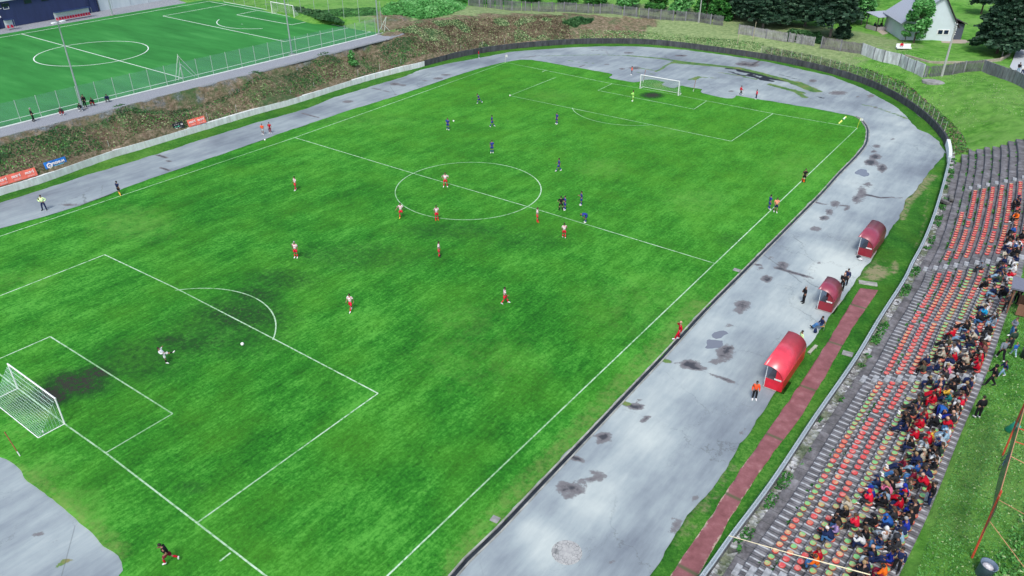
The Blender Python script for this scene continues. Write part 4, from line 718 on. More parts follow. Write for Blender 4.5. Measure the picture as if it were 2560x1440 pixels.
POSES = {
 'stand': stand_pose(), 'stand2': stand_pose(aL=(.12, .13, .09), tL=(.28, .15, .035), kL=(.10, .12, .5), aR=(-.12, -.13, .09), tR=(.04, -.15, .035), eR=(.05, -.27, 1.14), wR=(.22, -.20, 1.0), fR=(.29, -.18, .99)),
 'hips': stand_pose(eL=(-.08, .42, 1.17), wL=(.04, .22, 1.02), fL=(.08, .15, .99), eR=(-.08, -.42, 1.17), wR=(.04, -.22, 1.02), fR=(.08, -.15, .99), kL=(.02, .17, .5), aL=(0, .20, .09), tL=(.14, .25, .035), kR=(.02, -.17, .5), aR=(0, -.20, .09), tR=(.14, -.25, .035)),
 'walk': stand_pose(kL=(.20, .11, .52), aL=(.30, .11, .12), tL=(.45, .12, .07), kR=(-.06, -.11, .50), aR=(-.32, -.11, .14), tR=(-.20, -.11, .04), eL=(-.12, .25, 1.15), wL=(-.12, .26, .91), fL=(-.10, .26, .82), eR=(.08, -.25, 1.15), wR=(.26, -.23, 1.0), fR=(.34, -.22, .98)),
 'run': stand_pose(pel=(0, 0, .92), wst=(.05, 0, 1.07), che=(.13, 0, 1.25), nek=(.19, 0, 1.41), hed=(.26, 0, 1.57), hL=(0, .10, .89), hR=(0, -.10, .89), kL=(.28, .10, .60), aL=(.20, .10, .20), tL=(.34, .10, .14), kR=(-.14, -.11, .52), aR=(-.48, -.11, .34), tR=(-.46, -.11, .20), sL=(.13, .19, 1.35), eL=(-.08, .26, 1.16), wL=(.06, .24, .98), fL=(.13, .22, .96), sR=(.13, -.19, 1.35), eR=(.22, -.25, 1.10), wR=(.38, -.18, 1.20), fR=(.45, -.16, 1.23)),
 'kick': stand_pose(pel=(-.05, 0, .93), wst=(-.16, 0, 1.05), che=(-.30, 0, 1.20), nek=(-.38, 0, 1.34), hed=(-.40, 0, 1.51), hL=(-.03, .10, .91), hR=(-.05, -.10, .89), kL=(.34, .06, .95), aL=(.72, .03, 1.02), tL=(.83, .03, 1.13), kR=(-.02, -.10, .48), aR=(-.02, -.10, .09), tR=(.13, -.12, .035), sL=(-.34, .19, 1.29), eL=(-.42, .42, 1.12), wL=(-.36, .60, 1.22), fL=(-.33, .68, 1.26), sR=(-.34, -.19, 1.29), eR=(-.16, -.33, 1.16), wR=(.04, -.34, 1.24), fR=(.12, -.33, 1.28)),
 'stretch': stand_pose(kL=(.14, .12, .66), aL=(-.20, .16, .60), tL=(-.28, .16, .48), eL=(-.12, .27, 1.14), wL=(-.20, .22, .90), fL=(-.23, .20, .80), eR=(.0, -.35, 1.18), wR=(.08, -.48, 1.02), fR=(.10, -.54, .96)),
 'bend': stand_pose(pel=(-.12, 0, .90), wst=(.02, 0, 1.0), che=(.24, 0, 1.02), nek=(.42, 0, 1.02), hed=(.56, 0, .95), hL=(-.10, .10, .87), hR=(-.10, -.10, .87), sL=(.36, .18, 1.0), eL=(.36, .22, .74), wL=(.22, .17, .60), fL=(.16, .15, .55), sR=(.36, -.18, 1.0), eR=(.36, -.22, .74), wR=(.22, -.17, .60), fR=(.16, -.15, .55), kL=(.06, .14, .5), kR=(.06, -.14, .5)),
 'fold': stand_pose(eL=(.10, .24, 1.18), wL=(.25, .02, 1.20), fL=(.24, -.06, 1.21), eR=(.10, -.24, 1.16), wR=(.27, -.02, 1.15), fR=(.26, .06, 1.14)),
 'face': stand_pose(eR=(.16, -.26, 1.30), wR=(.20, -.12, 1.52), fR=(.18, -.08, 1.60), kL=(.22, .12, .55), aL=(.38, .12, .16), tL=(.52, .13, .16), eL=(-.06, .25, 1.14), wL=(.0, .27, .9), fL=(.02, .27, .81)),
 'clap': stand_pose(eL=(.12, .24, 1.18), wL=(.32, .06, 1.22), fL=(.40, .02, 1.25), eR=(.12, -.24, 1.18), wR=(.32, -.06, 1.22), fR=(.40, -.02, 1.25)),
 'sit': sit_pose(), 'sit2': sit_pose(wst=(.06, 0, .26), che=(.20, 0, .42), nek=(.30, 0, .54), hed=(.38, 0, .66), sL=(.24, .19, .50), sR=(.24, -.19, .50), eL=(.38, .20, .28), eR=(.38, -.20, .28), wL=(.52, .06, .36), fL=(.55, .02, .42), wR=(.54, -.05, .34), fR=(.58, 0, .40)),
 'sit3': sit_pose(kL=(.46, .10, .15), kR=(.44, -.08, .17), aL=(.78, .08, -.20), tL=(.90, .10, -.12), aR=(.80, -.10, -.18), tR=(.92, -.12, -.10), che=(.02, 0, .50), nek=(.04, 0, .67), hed=(.07, 0, .83), sL=(.03, .19, .61), sR=(.03, -.19, .61), eL=(.05, .24, .34), eR=(.05, -.24, .34), wL=(.27, .15, .24), wR=(.27, -.15, .24), fL=(.35, .12, .23), fR=(.35, -.12, .23)),
 'sit4': sit_pose(eL=(.20, .23, .38), wL=(.36, .02, .42), fL=(.36, -.06, .44), eR=(.20, -.23, .37), wR=(.38, -.03, .37), fR=(.37, .06, .37), kL=(.42, .22, .19), kR=(.42, -.22, .19), aL=(.44, .16, -.24), aR=(.44, -.16, -.24), tL=(.60, .20, -.29), tR=(.60, -.20, -.29)),
 'sit5': sit_pose(che=(.08, .04, .48), nek=(.12, .06, .64), hed=(.15, .13, .79), wL=(.30, .25, .24), fL=(.38, .28, .23), eR=(.24, -.23, .42), wR=(.22, -.10, .64), fR=(.20, -.05, .70), kR=(.44, -.06, .24), aR=(.50, .12, -.10), tR=(.62, .20, -.08)),
 'crouch': stand_pose(pel=(-.12, 0, .34), wst=(-.04, 0, .46), che=(.08, 0, .64), nek=(.14, 0, .80), hed=(.20, 0, .95), hL=(-.10, .11, .32), hR=(-.10, -.11, .32), kL=(.30, .20, .42), kR=(.30, -.20, .42), aL=(.10, .18, .09), tL=(.24, .22, .035), aR=(.10, -.18, .09), tR=(.24, -.22, .035), sL=(.10, .19, .74), sR=(.10, -.19, .74), eL=(.22, .25, .50), eR=(.22, -.25, .50), wL=(.40, .12, .46), fL=(.47, .10, .44), wR=(.40, -.12, .46), fR=(.47, -.10, .44)),
}
M_skin = [flat('skin', c, .55, var=.08) for c in ((.30, .155, .10), (.25, .125, .08), (.34, .19, .13))]
HAIR = {'dark': (.018, .013, .010), 'brown': (.07, .04, .022), 'blond': (.30, .21, .10), 'grey': (.30, .30, .30), 'white': (.62, .60, .58), 'bald': (.50, .30, .21)}
CL = {'black': (.010, .011, .014), 'navy': (.012, .022, .075), 'dark': (.030, .032, .038), 'grey': (.16, .19, .23), 'lgrey': (.36, .42, .46), 'white': (.60, .62, .63), 'cream': (.42, .39, .31), 'red': (.44, .004, .020), 'maroon': (.16, .010, .03), 'blue': (.02, .10, .36), 'royal': (.012, .03, .28), 'turq': (.01, .32, .60), 'lblue': (.25, .40, .52), 'denim': (.05, .15, .33), 'ljean': (.18, .31, .44), 'olive': (.07, .08, .055), 'dgreen': (.025, .05, .035), 'teal': (.01, .17, .17), 'yellow': (.70, .42, .05), 'orange': (.75, .14, .01), 'vest': (.90, .10, .03), 'peach': (.80, .30, .18), 'pink': (.60, .15, .26), 'lilac': (.36, .26, .50), 'plaid': (.20, .06, .06), 'lime': (.45, .85, .20), 'hiviz': (.62, .85, .42), 'jersey': (.025, .045, .26), 'brown': (.10, .06, .035), 'coral': (.66, .015, .045)}
CN = {'lgrey': 'light grey', 'dark': 'dark grey', 'turq': 'turquoise', 'lblue': 'light blue', 'ljean': 'pale denim', 'dgreen': 'dark green', 'vest': 'bright orange', 'plaid': 'red plaid', 'lime': 'lime green', 'hiviz': 'pale yellow', 'jersey': 'blue', 'royal': 'royal blue', 'hoop': 'red striped', 'peach': 'peach', 'coral': 'bright red', 'strip': 'navy striped'}
def cname(c): return CN.get(c, c)
_cm = {}
def cloth(c):
    if c in _cm: return _cm[c]
    if c in ('hoop', 'strip'):
        m, n, b = new_mat('cloth_'+c); sp = N(n, 'ShaderNodeSeparateXYZ'); n.links.new(opos(n), sp.inputs[0]); k = math2(n, 'LESS_THAN', math2(n, 'FRACT', math2(n, 'MULTIPLY', sp.outputs[2 if c == 'hoop' else 1], 6.5 if c == 'hoop' else 9)), .30)
        n.links.new(mixc(n, k, (.80, .78, .80), (.52, .01, .06) if c == 'hoop' else (.02, .03, .10)), b.inputs['Base Color']); b.inputs['Roughness'].default_value = .8
    else: m = flat('cloth_'+c, CL[c], .85, var=.22, scale=9, spec=.2)
    _cm[c] = m; return m
_hair = {k: flat('hair_'+k, v, .7, var=.3, scale=20) for k, v in HAIR.items()}
M_shoe = {k: flat('shoe_'+k, v, .6) for k, v in {'black': (.012, .012, .014), 'white': (.7, .7, .7), 'yellow': (.7, .5, .05), 'red': (.6, .06, .02)}.items()}
M_eye = flat('eye', (.01, .01, .01), .3); M_lip = flat('lips', (.40, .12, .10), .5)
_pc = {}
def person_meshes(pose, sleeve, leg, hs):
    """meshes of one pose: body (head with face, hands with fingers), shirt, trousers, shoes, hair"""
    key = (pose, sleeve, leg, hs)
    if key in _pc: return _pc[key]
    kb = ('b', pose); d = POSES[pose]
    if kb not in _pc:
        ch = [[(d['pel'], .115), (d['wst'], .105), (d['che'], .125), (d['nek'], .055), (d['hed']-(d['hed']-d['nek'])*.45, .052)]]
        for s in 'LR':
            ch.append([(d['pel'], .115), (d['h'+s], .088), (d['k'+s], .055), (d['k'+s].lerp(d['a'+s], .35), .054), (d['a'+s], .034), (d['t'+s], .026)])
            ch.append([(d['che'], .125), (d['s'+s], .058), (d['e'+s], .041), (d['w'+s], .027), (d['w'+s].lerp(d['f'+s], .7), .030)])
        vs, fs = skin_mesh(ch); m = MB(); m.add(vs, fs)
        h = d['hed']; nk = (h-d['nek']).normalized(); fw = Vector((1, 0, 0)); fw = (fw-nk*fw.dot(nk)).normalized(); sd = nk.cross(fw); B = Matrix((fw, sd, nk)).transposed().to_4x4(); B.translation = h
        hd = MB(); hd.ball((0, 0, 0), .105, 14, 10, (.95, .76, 1.12)); hd.ball((.035, 0, -.075), .06, 8, 6, (.9, .8, .7)); hd.add([(.088, -.016, -.03), (.088, .016, -.03), (.125, 0, -.028), (.092, 0, .022)], [(0, 2, 3), (2, 1, 3), (0, 1, 2)])
        for sy in (-1, 1): hd.ball((-.005, sy*.082, -.005), .022, 6, 4, (.8, .35, 1.3))
        m.add([B@Vector(v) for v in hd.v], hd.f)
        for cur, pts in ((1, [((.088, .032, .012), .0115), ((.088, -.032, .012), .0115)]), (2, [((.090, 0, -.062), .02)])):
            m.cur = cur
            for c, r in pts:
                e = MB(); e.ball(c, r, 6, 4, (.5, 1, .6) if cur == 2 else (.6, 1, .8)); m.add([B@Vector(v) for v in e.v], e.f)
        m.cur = 0
        for s in 'LR':                              # palm, four bent fingers of different lengths, thumb from the side of the palm
            wv = d['w'+s]; f = (d['f'+s]-wv).normalized(); sy = 1 if s == 'L' else -1; up = Vector((0, sy, .3)); up = (up-f*up.dot(f)).normalized(); ac = f.cross(up)
            m.tube([wv, wv+f*.05, wv+f*.095], [.026, .036, .030], 6)
            for i, L in enumerate((.070, .080, .074, .056)):
                b0 = wv+f*.088+ac*(i-1.5)*.019; k1 = b0+f*L*.5-up*.006; m.tube([b0, k1, k1+f*L*.42-up*.020], [.0095, .009, .007], 4)
            m.tube([wv+f*.03-ac*.03, wv+f*.062-ac*.056, wv+f*.092-ac*.056-up*.012], [.012, .010, .008], 4)
        _pc[kb] = m
    mb = _pc[kb]; out = {}
    out['body'] = mb.mesh('person', [M_skin[0], M_eye, M_lip], True)
    e = .9 if sleeve == 'long' else .42
    ch = [[(d['pel']-(d['wst']-d['pel'])*.15, .165), (d['wst'], .168), (d['che'], .185), (d['che'].lerp(d['nek'], .72), .10)]]
    for s in 'LR':
        a = [(d['che'], .185), (d['s'+s], .100)]
        a += [(d['e'+s], .080), (d['e'+s].lerp(d['w'+s], 1.06), .060)] if sleeve == 'long' else [(d['s'+s].lerp(d['e'+s], .8), .082)]
        ch.append(a)
    vs, fs = skin_mesh(ch); m = MB(); m.add(vs, fs)
    if hs == 'hood':
        q = d['nek'].lerp(d['hed'], .1)+Vector((-.07, 0, .0)); m.ball(tuple(q), .09, 8, 6, (.9, 1.15, .7))
    out['shirt'] = m.mesh('shirt', cloth('black'), True)
    ch = [[(d['wst'].lerp(d['pel'], .7), .145), (d['pel'], .155)]]
    for s in 'LR':
        if leg == 'long': ch.append([(d['pel'], .155), (d['h'+s], .125), (d['k'+s], .092), (d['k'+s].lerp(d['a'+s], .5), .080), (d['k'+s].lerp(d['a'+s], .95), .070)])
        else: ch.append([(d['pel'], .155), (d['h'+s], .135), (d['h'+s].lerp(d['k'+s], .86), .118)])
    vs, fs = skin_mesh(ch); m = MB(); m.add(vs, fs); out['trousers'] = m.mesh('trousers' if leg == 'long' else 'shorts', cloth('black'), True)
    for s in 'LR':
        a, tt = d['a'+s], d['t'+s]; f = (tt-a); f.normalize(); vs, fs = skin_mesh([[(a-f*.06, .062), (a.lerp(tt, .5), .062), (tt+f*.07, .044)]]); m = MB(); m.add(vs, fs); out['shoe'+s] = m.mesh('shoe', M_shoe['black'], True)
        vs, fs = skin_mesh([[(d['k'+s].lerp(a, .15), .076), (d['k'+s].lerp(a, .5), .072), (a, .056)]]); m = MB(); m.add(vs, fs); out['sock'+s] = m.mesh('sock', cloth('red'), True)
    h = d['hed']; nk = (h-d['nek']).normalized(); fw = Vector((1, 0, 0)); fw = (fw-nk*fw.dot(nk)).normalized(); sd = nk.cross(fw); B = Matrix((fw, sd, nk)).transposed().to_4x4(); B.translation = h
    m = MB()
    if hs == 'cap': m.ball((-.01, 0, .035), .112, 12, 8, (.98, .84, .86)); m.box((.125, 0, .045), (.10, .15, .014))
    elif hs == 'long': m.ball((-.02, 0, .022), .116, 12, 8, (.96, .86, 1.05)); m.tube([(-.06, 0, 0), (-.085, 0, -.12), (-.09, 0, -.26)], [.09, .085, .05], 8)
    elif hs == 'hat': m.lathe((0, 0, .06), [(.001, .11), (.085, .10), (.10, .02), (.19, 0), (.19, -.01), (.09, -.01)], 16)
    elif hs == 'hoodup': m.ball((-.012, 0, .01), .128, 12, 8, (.96, .86, 1.1))
    else: m.ball((-.016, 0, .030), .111, 12, 8, (.96, .82, .98))
    m.v = [tuple(B@Vector(v)) for v in m.v]; out['hair'] = m.mesh('cap' if hs == 'cap' else 'hat' if hs == 'hat' else 'hood' if hs == 'hoodup' else 'hair', _hair['dark'], True)
    _pc[key] = out; return out
def setm(o, mat): o.material_slots[0].link = 'OBJECT'; o.material_slots[0].material = mat
NP = [0]
def person(loc, yaw, pose='stand', top='black', bot='navy', hair='dark', label=None, group=None, sleeve='long', leg='long', sock=None, shoe='black', hs='short', scale=1.0, capc=None):
    M = person_meshes(pose, sleeve, leg, hs); NP[0] += 1
    b = link('person', M['body']); b.location = loc; b.rotation_euler = (0, 0, yaw); b.scale = (scale*1.04,)*3; setm(b, M_skin[NP[0] % 3]); tag(b, label, 'person', group)
    for k, n in (('shirt', 'shirt'), ('trousers', 'trousers' if leg == 'long' else 'shorts'), ('shoeL', 'shoe'), ('shoeR', 'shoe'), ('hair', M['hair'].name.split('.')[0])):
        o = link(n, M[k], b); setm(o, cloth(top) if k == 'shirt' else cloth(bot) if k == 'trousers' else M_shoe[shoe] if k[:4] == 'shoe' else (cloth(capc or top) if hs in ('cap', 'hoodup', 'hat') else _hair[hair]))
    if sock:
        for s in 'LR': o = link('sock', M['sock'+s], b); setm(o, cloth(sock))
    return b
def face_to(px, py, qx, qy):
    a, b2 = G(px, py), G(qx, qy); return math.atan2(b2.y-a.y, b2.x-a.x)
def P0(px, py, z=0.06): c = G(px, py, z); return (c.x, c.y, z)
UP = YAW*0  # yaw 0 looks along +X
def facing(deg): return R(deg)
# screen directions on the ground: right on the photo = yaw 36 deg, away = 126 deg, left = 216 deg, towards the camera = 306 deg
RT, AW, LF, TO = 36, 126, 216, 306
HG = 'players in white and red striped shirts'; BG = 'players in blue kit'
kw = dict(top='hoop', bot='coral', sock='coral', sleeve='short', leg='short', group=HG)
for px, py, yw, ps, sc, sh, hr, lab in (
    (740, 475, LF+40, 'stand2', 1.0, 'white', 'dark', 'person in red striped kit standing alone on the left half, looking down'),
    (1114, 467, TO, 'hips', 1.05, 'white', 'dark', 'person in white and red striped kit with hands on hips inside the centre circle'),
    (1003, 545, TO, 'stretch', 1.05, 'yellow', 'dark', 'person in red striped kit stretching a leg left of the centre circle'),
    (1092, 550, TO+20, 'stand', 1.0, 'red', 'dark', 'person in red striped kit standing on the bottom of the centre circle'),
    (1343, 555, RT, 'stand', 1.0, 'red', 'brown', 'person in red striped kit beside the halfway line right of the circle'),
    (1410, 595, AW, 'stand2', 1.0, 'white', 'dark', 'person in white and red striped kit below the halfway line, seen from behind'),
    (741, 644, TO-10, 'stand', 1.05, 'white', 'grey', 'person in red striped kit, head bowed, standing outside the near penalty box'),
    (1098, 642, RT, 'stand', 1.0, 'black', 'dark', 'person in white and red striped kit standing below the centre circle'),
    (878, 777, LF+70, 'walk', 1.02, 'white', 'dark', 'person in white and red striped kit walking near the penalty arc'),
    (1262, 759, RT, 'walk', 1.0, 'white', 'dark', 'person in white and red striped kit walking far right of the penalty box')):
    person(P0(px, py), R(yw), ps, hair=hr, label=lab, shoe=sh, scale=sc, **kw)
kw = dict(top='jersey', bot='jersey', sock='jersey', sleeve='short', leg='short', group=BG)
for px, py, yw, ps, sc, lab in (
    (1198, 260, LF, 'run', 1.0, 'person in blue kit running near the far left touchline'), (1120, 324, TO, 'stand2', 1.0, 'person in blue kit beside the small ball on the far left'),
    (1230, 317, RT, 'walk', 1.0, 'person in blue kit walking between the ball and the far penalty box'), (1392, 310, LF+30, 'stand', 1.0, 'person in blue kit standing below the far penalty arc'),
    (1230, 382, TO, 'stand', 1.02, 'person in blue kit standing above the centre circle'), (1397, 428, LF, 'walk', 1.0, 'person in blue kit standing right above the centre circle'),
    (1412, 525, LF+20, 'clap', 1.0, 'person in blue kit standing right beside the black clad referee'), (1453, 513, LF, 'clap', 1.0, 'person in blue kit right of the referee with hands together'),
    (1464, 556, LF, 'bend', 1.0, 'person in blue kit bending forward with hands on knees at the halfway line'), (1922, 523, RT, 'stand', 1.02, 'person in blue kit on the right touchline beside a person in a peach bib')):
    person(P0(px, py), R(yw), ps, label=lab, shoe='white', scale=sc, **kw)
person(P0(418, 907), R(RT+5), 'kick', 'white', 'white', 'dark', 'person in white goalkeeper kit kicking the ball out of the near penalty box', sleeve='long', leg='short', sock='black', shoe='white', scale=.95)
person(P0(1582, 253), R(LF), 'clap', 'lime', 'lime', 'dark', 'person in lime green goalkeeper kit in front of the far goal', sock='lime', leg='short', shoe='white')
person(P0(1402, 526), R(AW), 'hips', 'black', 'black', 'dark', 'person in all black referee kit standing beside a blue player', sleeve='short', leg='short', sock='black')
r1 = person(P0(2009, 455), R(TO-20), 'stand', 'black', 'black', 'dark', 'person in black holding an orange flag on the right touchline', sleeve='short', leg='short', sock='black')
r2 = person(P0(299, 487), R(RT+60), 'stand', 'navy', 'black', 'dark', 'person in dark kit holding a yellow flag on the left touchline', sleeve='short', leg='short', sock='black')
for px, py, c, lab in ((2003, 455, 'orange', 'small orange flag held down by the official on the right touchline'), (298, 489, 'yellow', 'small yellow flag held down by the official on the left touchline')):
    p = G(px, py); t = thing('hand_flag', lab, 'flag', (p.x, p.y, .1)); m = MB(); m.tube([(0, 0, 0), (.12, .05, .72)], .012, 5); m.obj('stick', flat('stick', (.5, .45, .35)), t)
    m = MB(); k = 8; V = [(.02+.35*j/4, .02+.03*math.sin(j*1.4+i), .08+.40*i/k-.04*j) for i in range(k+1) for j in range(5)]; V += [(x, y+.012, z) for x, y, z in V]; n0 = (k+1)*5
    F = [(i*5+j, i*5+j+1, (i+1)*5+j+1, (i+1)*5+j) for i in range(k) for j in range(4)]; F += [tuple(n0+q for q in f)[::-1] for f in F]; m.add(V, F); m.obj('flag', cloth(c), t)
person(P0(1938, 530), R(LF+80), 'stand2', 'peach', 'navy', 'dark', 'person in peach training bib and dark shorts on the right touchline', sleeve='short', leg='short', shoe='white')
person(P0(112, 525, 0), R(TO+10), 'hips', 'hiviz', 'navy', 'dark', 'person in pale yellow vest and dark tracksuit with hands on hips on the left track', scale=1.06)
GB = 'ball boys round the pitch'
for px, py, z, yw, ps, a, b2, sc, lab in ((658, 336, 0, TO, 'stand2', 'vest', 'lgrey', .9, 'person in orange bib standing on the left track beside one in red'), (676, 333, 0, TO, 'stand', 'red', 'maroon', .92, 'person all in red standing on the left track'), (1197, 145, 0, RT, 'stand', 'red', 'grey', .85, 'person in red top far away on the bend by the dark wall'),
    (1579, 187, 0, LF, 'stand', 'vest', 'grey', .88, 'person in orange bib and grey trousers behind the far goal'), (1851, 238, 0.06, RT, 'walk', 'coral', 'dark', .9, 'person in red bib walking right of the far goal'), (1890, 248, 0.06, LF, 'stand', 'coral', 'navy', .9, 'person in red bib and dark trousers at the grass edge, rightmost behind the far goal'),
    (1885, 998, 0, LF+80, 'stand', 'vest', 'black', .98, 'person in bright orange bib standing near the bright red shelter')):
    person(P0(px, py, z), R(yw), ps, a, b2, 'dark', lab, GB, sleeve='short' if px < 1000 else 'long', leg='short' if px == 658 else 'long', shoe='white', scale=sc)
person(P0(1697, 849, 0.05), R(LF), 'face', 'red', 'red', 'bald', 'person in red tracksuit stepping over the kerb with a hand at the face', shoe='white', scale=1.05)
person(P0(426, 1409), R(LF+10), 'run', 'black', 'maroon', 'dark', 'person in black top and red shorts running near the bottom edge', sleeve='short', leg='short', sock='red', shoe='white', scale=1.02)
person(P0(2008, 757, 0), R(LF), 'fold', 'black', 'black', 'grey', 'person in dark suit standing alone in front of the small maroon shelter', scale=1.02)
person(P0(2103, 725, 0), R(LF+60), 'fold', 'black', 'black', 'bald', 'person in long dark coat beside the small maroon shelter, nearer of two', scale=1.05)
person(P0(2113, 712, 0), R(LF+40), 'stand', 'navy', 'black', 'dark', 'person in dark jacket behind another beside the small maroon shelter')
person(P0(1998, 868, 0), R(LF), 'stand', 'hiviz', 'dark', 'dark', 'person in green vest half hidden behind the bright red shelter', scale=.95)
KZ = 5.50
for px, py, yw, ps, a, b2, hr, sh, lab in ((84, 303, RT+40, 'stand2', 'black', 'black', 'grey', 'black', 'person in black standing on the gravel path at the far left'), (157, 287, TO, 'crouch', 'dark', 'red', 'grey', 'white', 'person in red trousers sitting on the training pitch kerb'), (204, 277, TO, 'crouch', 'black', 'lgrey', 'dark', 'white', 'person sitting at the foot of the lamp mast'),
    (214, 268, TO, 'stand', 'black', 'black', 'dark', 'black', 'person in black standing beside the lamp mast'), (233, 263, TO+10, 'crouch', 'black', 'red', 'brown', 'black', 'person in black and red sitting right of the lamp mast'), (270, 254, TO+20, 'crouch', 'navy', 'dark', 'dark', 'black', 'person in dark clothes sitting on the kerb, rightmost of the group')):
    c = G(px, py, KZ); person((c.x, c.y, KZ+(.03 if ps == 'crouch' else 0)), R(yw), ps, a, b2, hr, lab, 'people by the training pitch', shoe=sh, leg='long')
# people behind the stand, on the grass
for px, py, yw, ps, a, b2, hr, sh, hs, sc, lab in ((2527, 842, LF, 'fold', 'grey', 'denim', 'brown', 'white', 'short', 1.0, 'person in grey blue hoodie with folded arms behind the stand'), (2522, 872, AW, 'stand', 'dgreen', 'dark', 'dark', 'black', 'short', 1.0, 'person in dark green jacket seen from behind on the grass behind the stand'), (2499, 900, AW-10, 'walk', 'grey', 'black', 'brown', 'white', 'short', 1.05, 'person in blue grey jacket and black striped trousers walking behind the stand'),
    (2532, 890, AW, 'walk', 'blue', 'lblue', 'blond', 'white', 'short', .68, 'small child in blue vest walking on the grass behind the stand'), (2474, 964, LF-20, 'walk', 'black', 'black', 'dark', 'black', 'hoodup', 1.02, 'person in black hoodie with hood up on the grass behind the stand'), (2503, 941, LF-10, 'walk', 'navy', 'ljean', 'dark', 'white', 'short', .78, 'child in navy and white top beside a person in a black hoodie'),
    (2442, 1044, AW, 'stand', 'black', 'black', 'dark', 'white', 'short', 1.02, 'person in black shirt and trousers with white shoes seen from behind')):
    c = G(px, py, 4.12); person((c.x, c.y, 4.12), R(yw), ps, a, b2, hr, lab, 'people on the grass behind the stand', shoe=sh, hs=hs, scale=sc)
# ---- spectators: (hip px, hip py, top, trousers, hair, head style)
SPEC = '''2550 504 navy black dark cap;2541 512 black black dark short;2541 544 orange black dark short;2534 536 black navy dark short;2531 578 blue black dark short;2519 614 white navy brown long;2530 598 black black dark short;2556 594 black black dark short;2556 614 strip blue brown short;2536 624 black dark dark short;2546 634 black black grey short;2519 632 navy cream dark short;2511 656 navy dark dark short;2508 676 navy navy dark short;2530 650 navy white brown short;2536 676 white lgrey grey short;2455 669 grey dark dark cap;2533 692 red white dark short;2512 692 navy lblue brown short;2467 715 black black dark cap;2502 703 dgreen navy brown short;2512 735 black black grey hat;2521 731 navy black dark short;2491 735 navy ljean dark short;2478 766 black cream brown short;2459 769 strip navy grey short;2455 781 turq navy brown short;2473 783 strip blue dark short;2498 797 dark black brown short;2492 808 lblue ljean grey short;2461 804 black denim brown short;2476 805 grey ljean dark short;2421 815 black black dark short;2430 826 black ljean brown short;2484 829 black dark grey short;2481 853 white black dark long;2444 839 navy navy grey short;2440 845 cream dark grey short;2436 862 dark navy brown short;2384 843 red dark dark short;2411 848 navy ljean dark cap;2374 860 olive black dark short;2404 875 navy white dark short;2365 879 dark black grey short;2355 890 cream black dark cap;2467 869 maroon dark dark long;2457 877 plaid navy brown long;2389 880 white lgrey brown short;2390 901 red white grey short;2378 908 navy white brown long;2430 895 dark dark blond cap;2461 888 dgreen navy dark short;2413 905 cream black brown cap;2449 893 black red dark short;2455 903 red dark grey short;2438 917 red black dark short;2455 920 coral white brown short;2343 922 navy navy bald short;2376 934 pink dark blond short;2409 925 black black dark short;2315 906 navy black grey short;2306 925 olive black brown long;2322 957 black navy blond short;2352 940 dark white dark short;2364 962 navy denim brown short;2356 973 navy dark bald short;2406 960 black dark grey short;2389 977 black purple dark cap;2436 970 navy lgrey dark short;2442 955 white navy dark short;2427 986 navy dark blond short;2412 982 black dark dark long;2347 984 red red bald short;2341 998 black dark bald short;2327 997 red red dark short;2384 999 teal navy grey short;2371 993 yellow black dark short;2420 1014 coral white grey short;2403 1004 maroon white brown short;2302 1013 dgreen dark dark short;2290 1018 navy dark brown short;2290 1036 dark dark brown short;2279 1055 black navy brown short;2275 1071 black navy brown short;2256 1067 navy navy dark short;2371 1024 olive black dark cap;2400 1029 black dark grey short;2411 1040 black black dark short;2395 1052 lgrey royal brown short;2403 1056 dark dark bald short;2356 1065 black black grey short;2322 1049 red navy brown short;2315 1056 navy red dark short;2305 1066 red red dark short;2386 1072 red denim bald short;2301 1090 maroon white dark short;2291 1094 red white grey short;2331 1096 yellow dark dark short;2320 1108 red lgrey dark cap;2380 1091 white lblue dark short;2373 1098 lblue grey dark cap;2364 1112 lgrey white dark cap;2281 1116 black navy dark short;2364 1130 navy dark dark cap;2352 1127 dgreen dark brown short;2329 1127 lgrey white brown short;2318 1142 black dark brown short;2305 1149 cream dark grey cap;2346 1137 black white brown short;2350 1157 white black dark short;2340 1170 black dark dark short;2297 1156 navy navy blond short;2268 1168 maroon navy brown short;2250 1186 black denim dark cap;2245 1204 dark dark brown long;2302 1180 blue lblue dark short;2287 1195 maroon denim dark short;2331 1194 navy lgrey brown short;2200 1216 navy denim dark cap;2219 1216 black cream dark short;2232 1236 pink dark blond long;2325 1214 red dark bald short;2284 1226 olive white brown short;2271 1240 royal dark dark hoodup;2184 1244 royal dark dark cap;2171 1246 coral dark dark hoodup;2225 1250 lblue blue dark long;2212 1259 black black dark short;2264 1252 black red red cap;2256 1270 red navy dark short;2301 1272 navy blue dark short;2302 1288 black royal brown short;2290 1301 black black dark short;2244 1299 dark dark brown long;2187 1309 black black dark cap;2230 1312 blue navy dark cap;2254 1320 royal white grey short;2276 1315 black dark brown short;2138 1312 coral dark brown short;2127 1269 cream white blond long;2110 1286 black black blond long;2104 1314 black denim dark short;2096 1331 lilac dark brown long;2080 1346 navy denim white short;2166 1354 white navy dark long;2152 1345 black navy brown long;2219 1350 white lgrey brown hoodup;2206 1362 navy denim dark short;2240 1362 dark dark brown hat;2268 1330 navy white dark short;2274 1362 lblue white dark short;2196 1398 black dark bald short;2181 1404 navy lgrey dark hoodup;2168 1424 navy navy brown short;2229 1402 royal navy dark short;2041 1409 orange denim brown short;2052 1396 red dark brown short;2210 1434 orange maroon dark short;2176 1442 black dark blond short'''
CL['purple'] = (.08, .04, .16)
ORD = ['first', 'second', 'third', 'fourth', 'fifth', 'sixth', 'seventh', 'eighth']
SP = []; ps_ = random.Random(11)
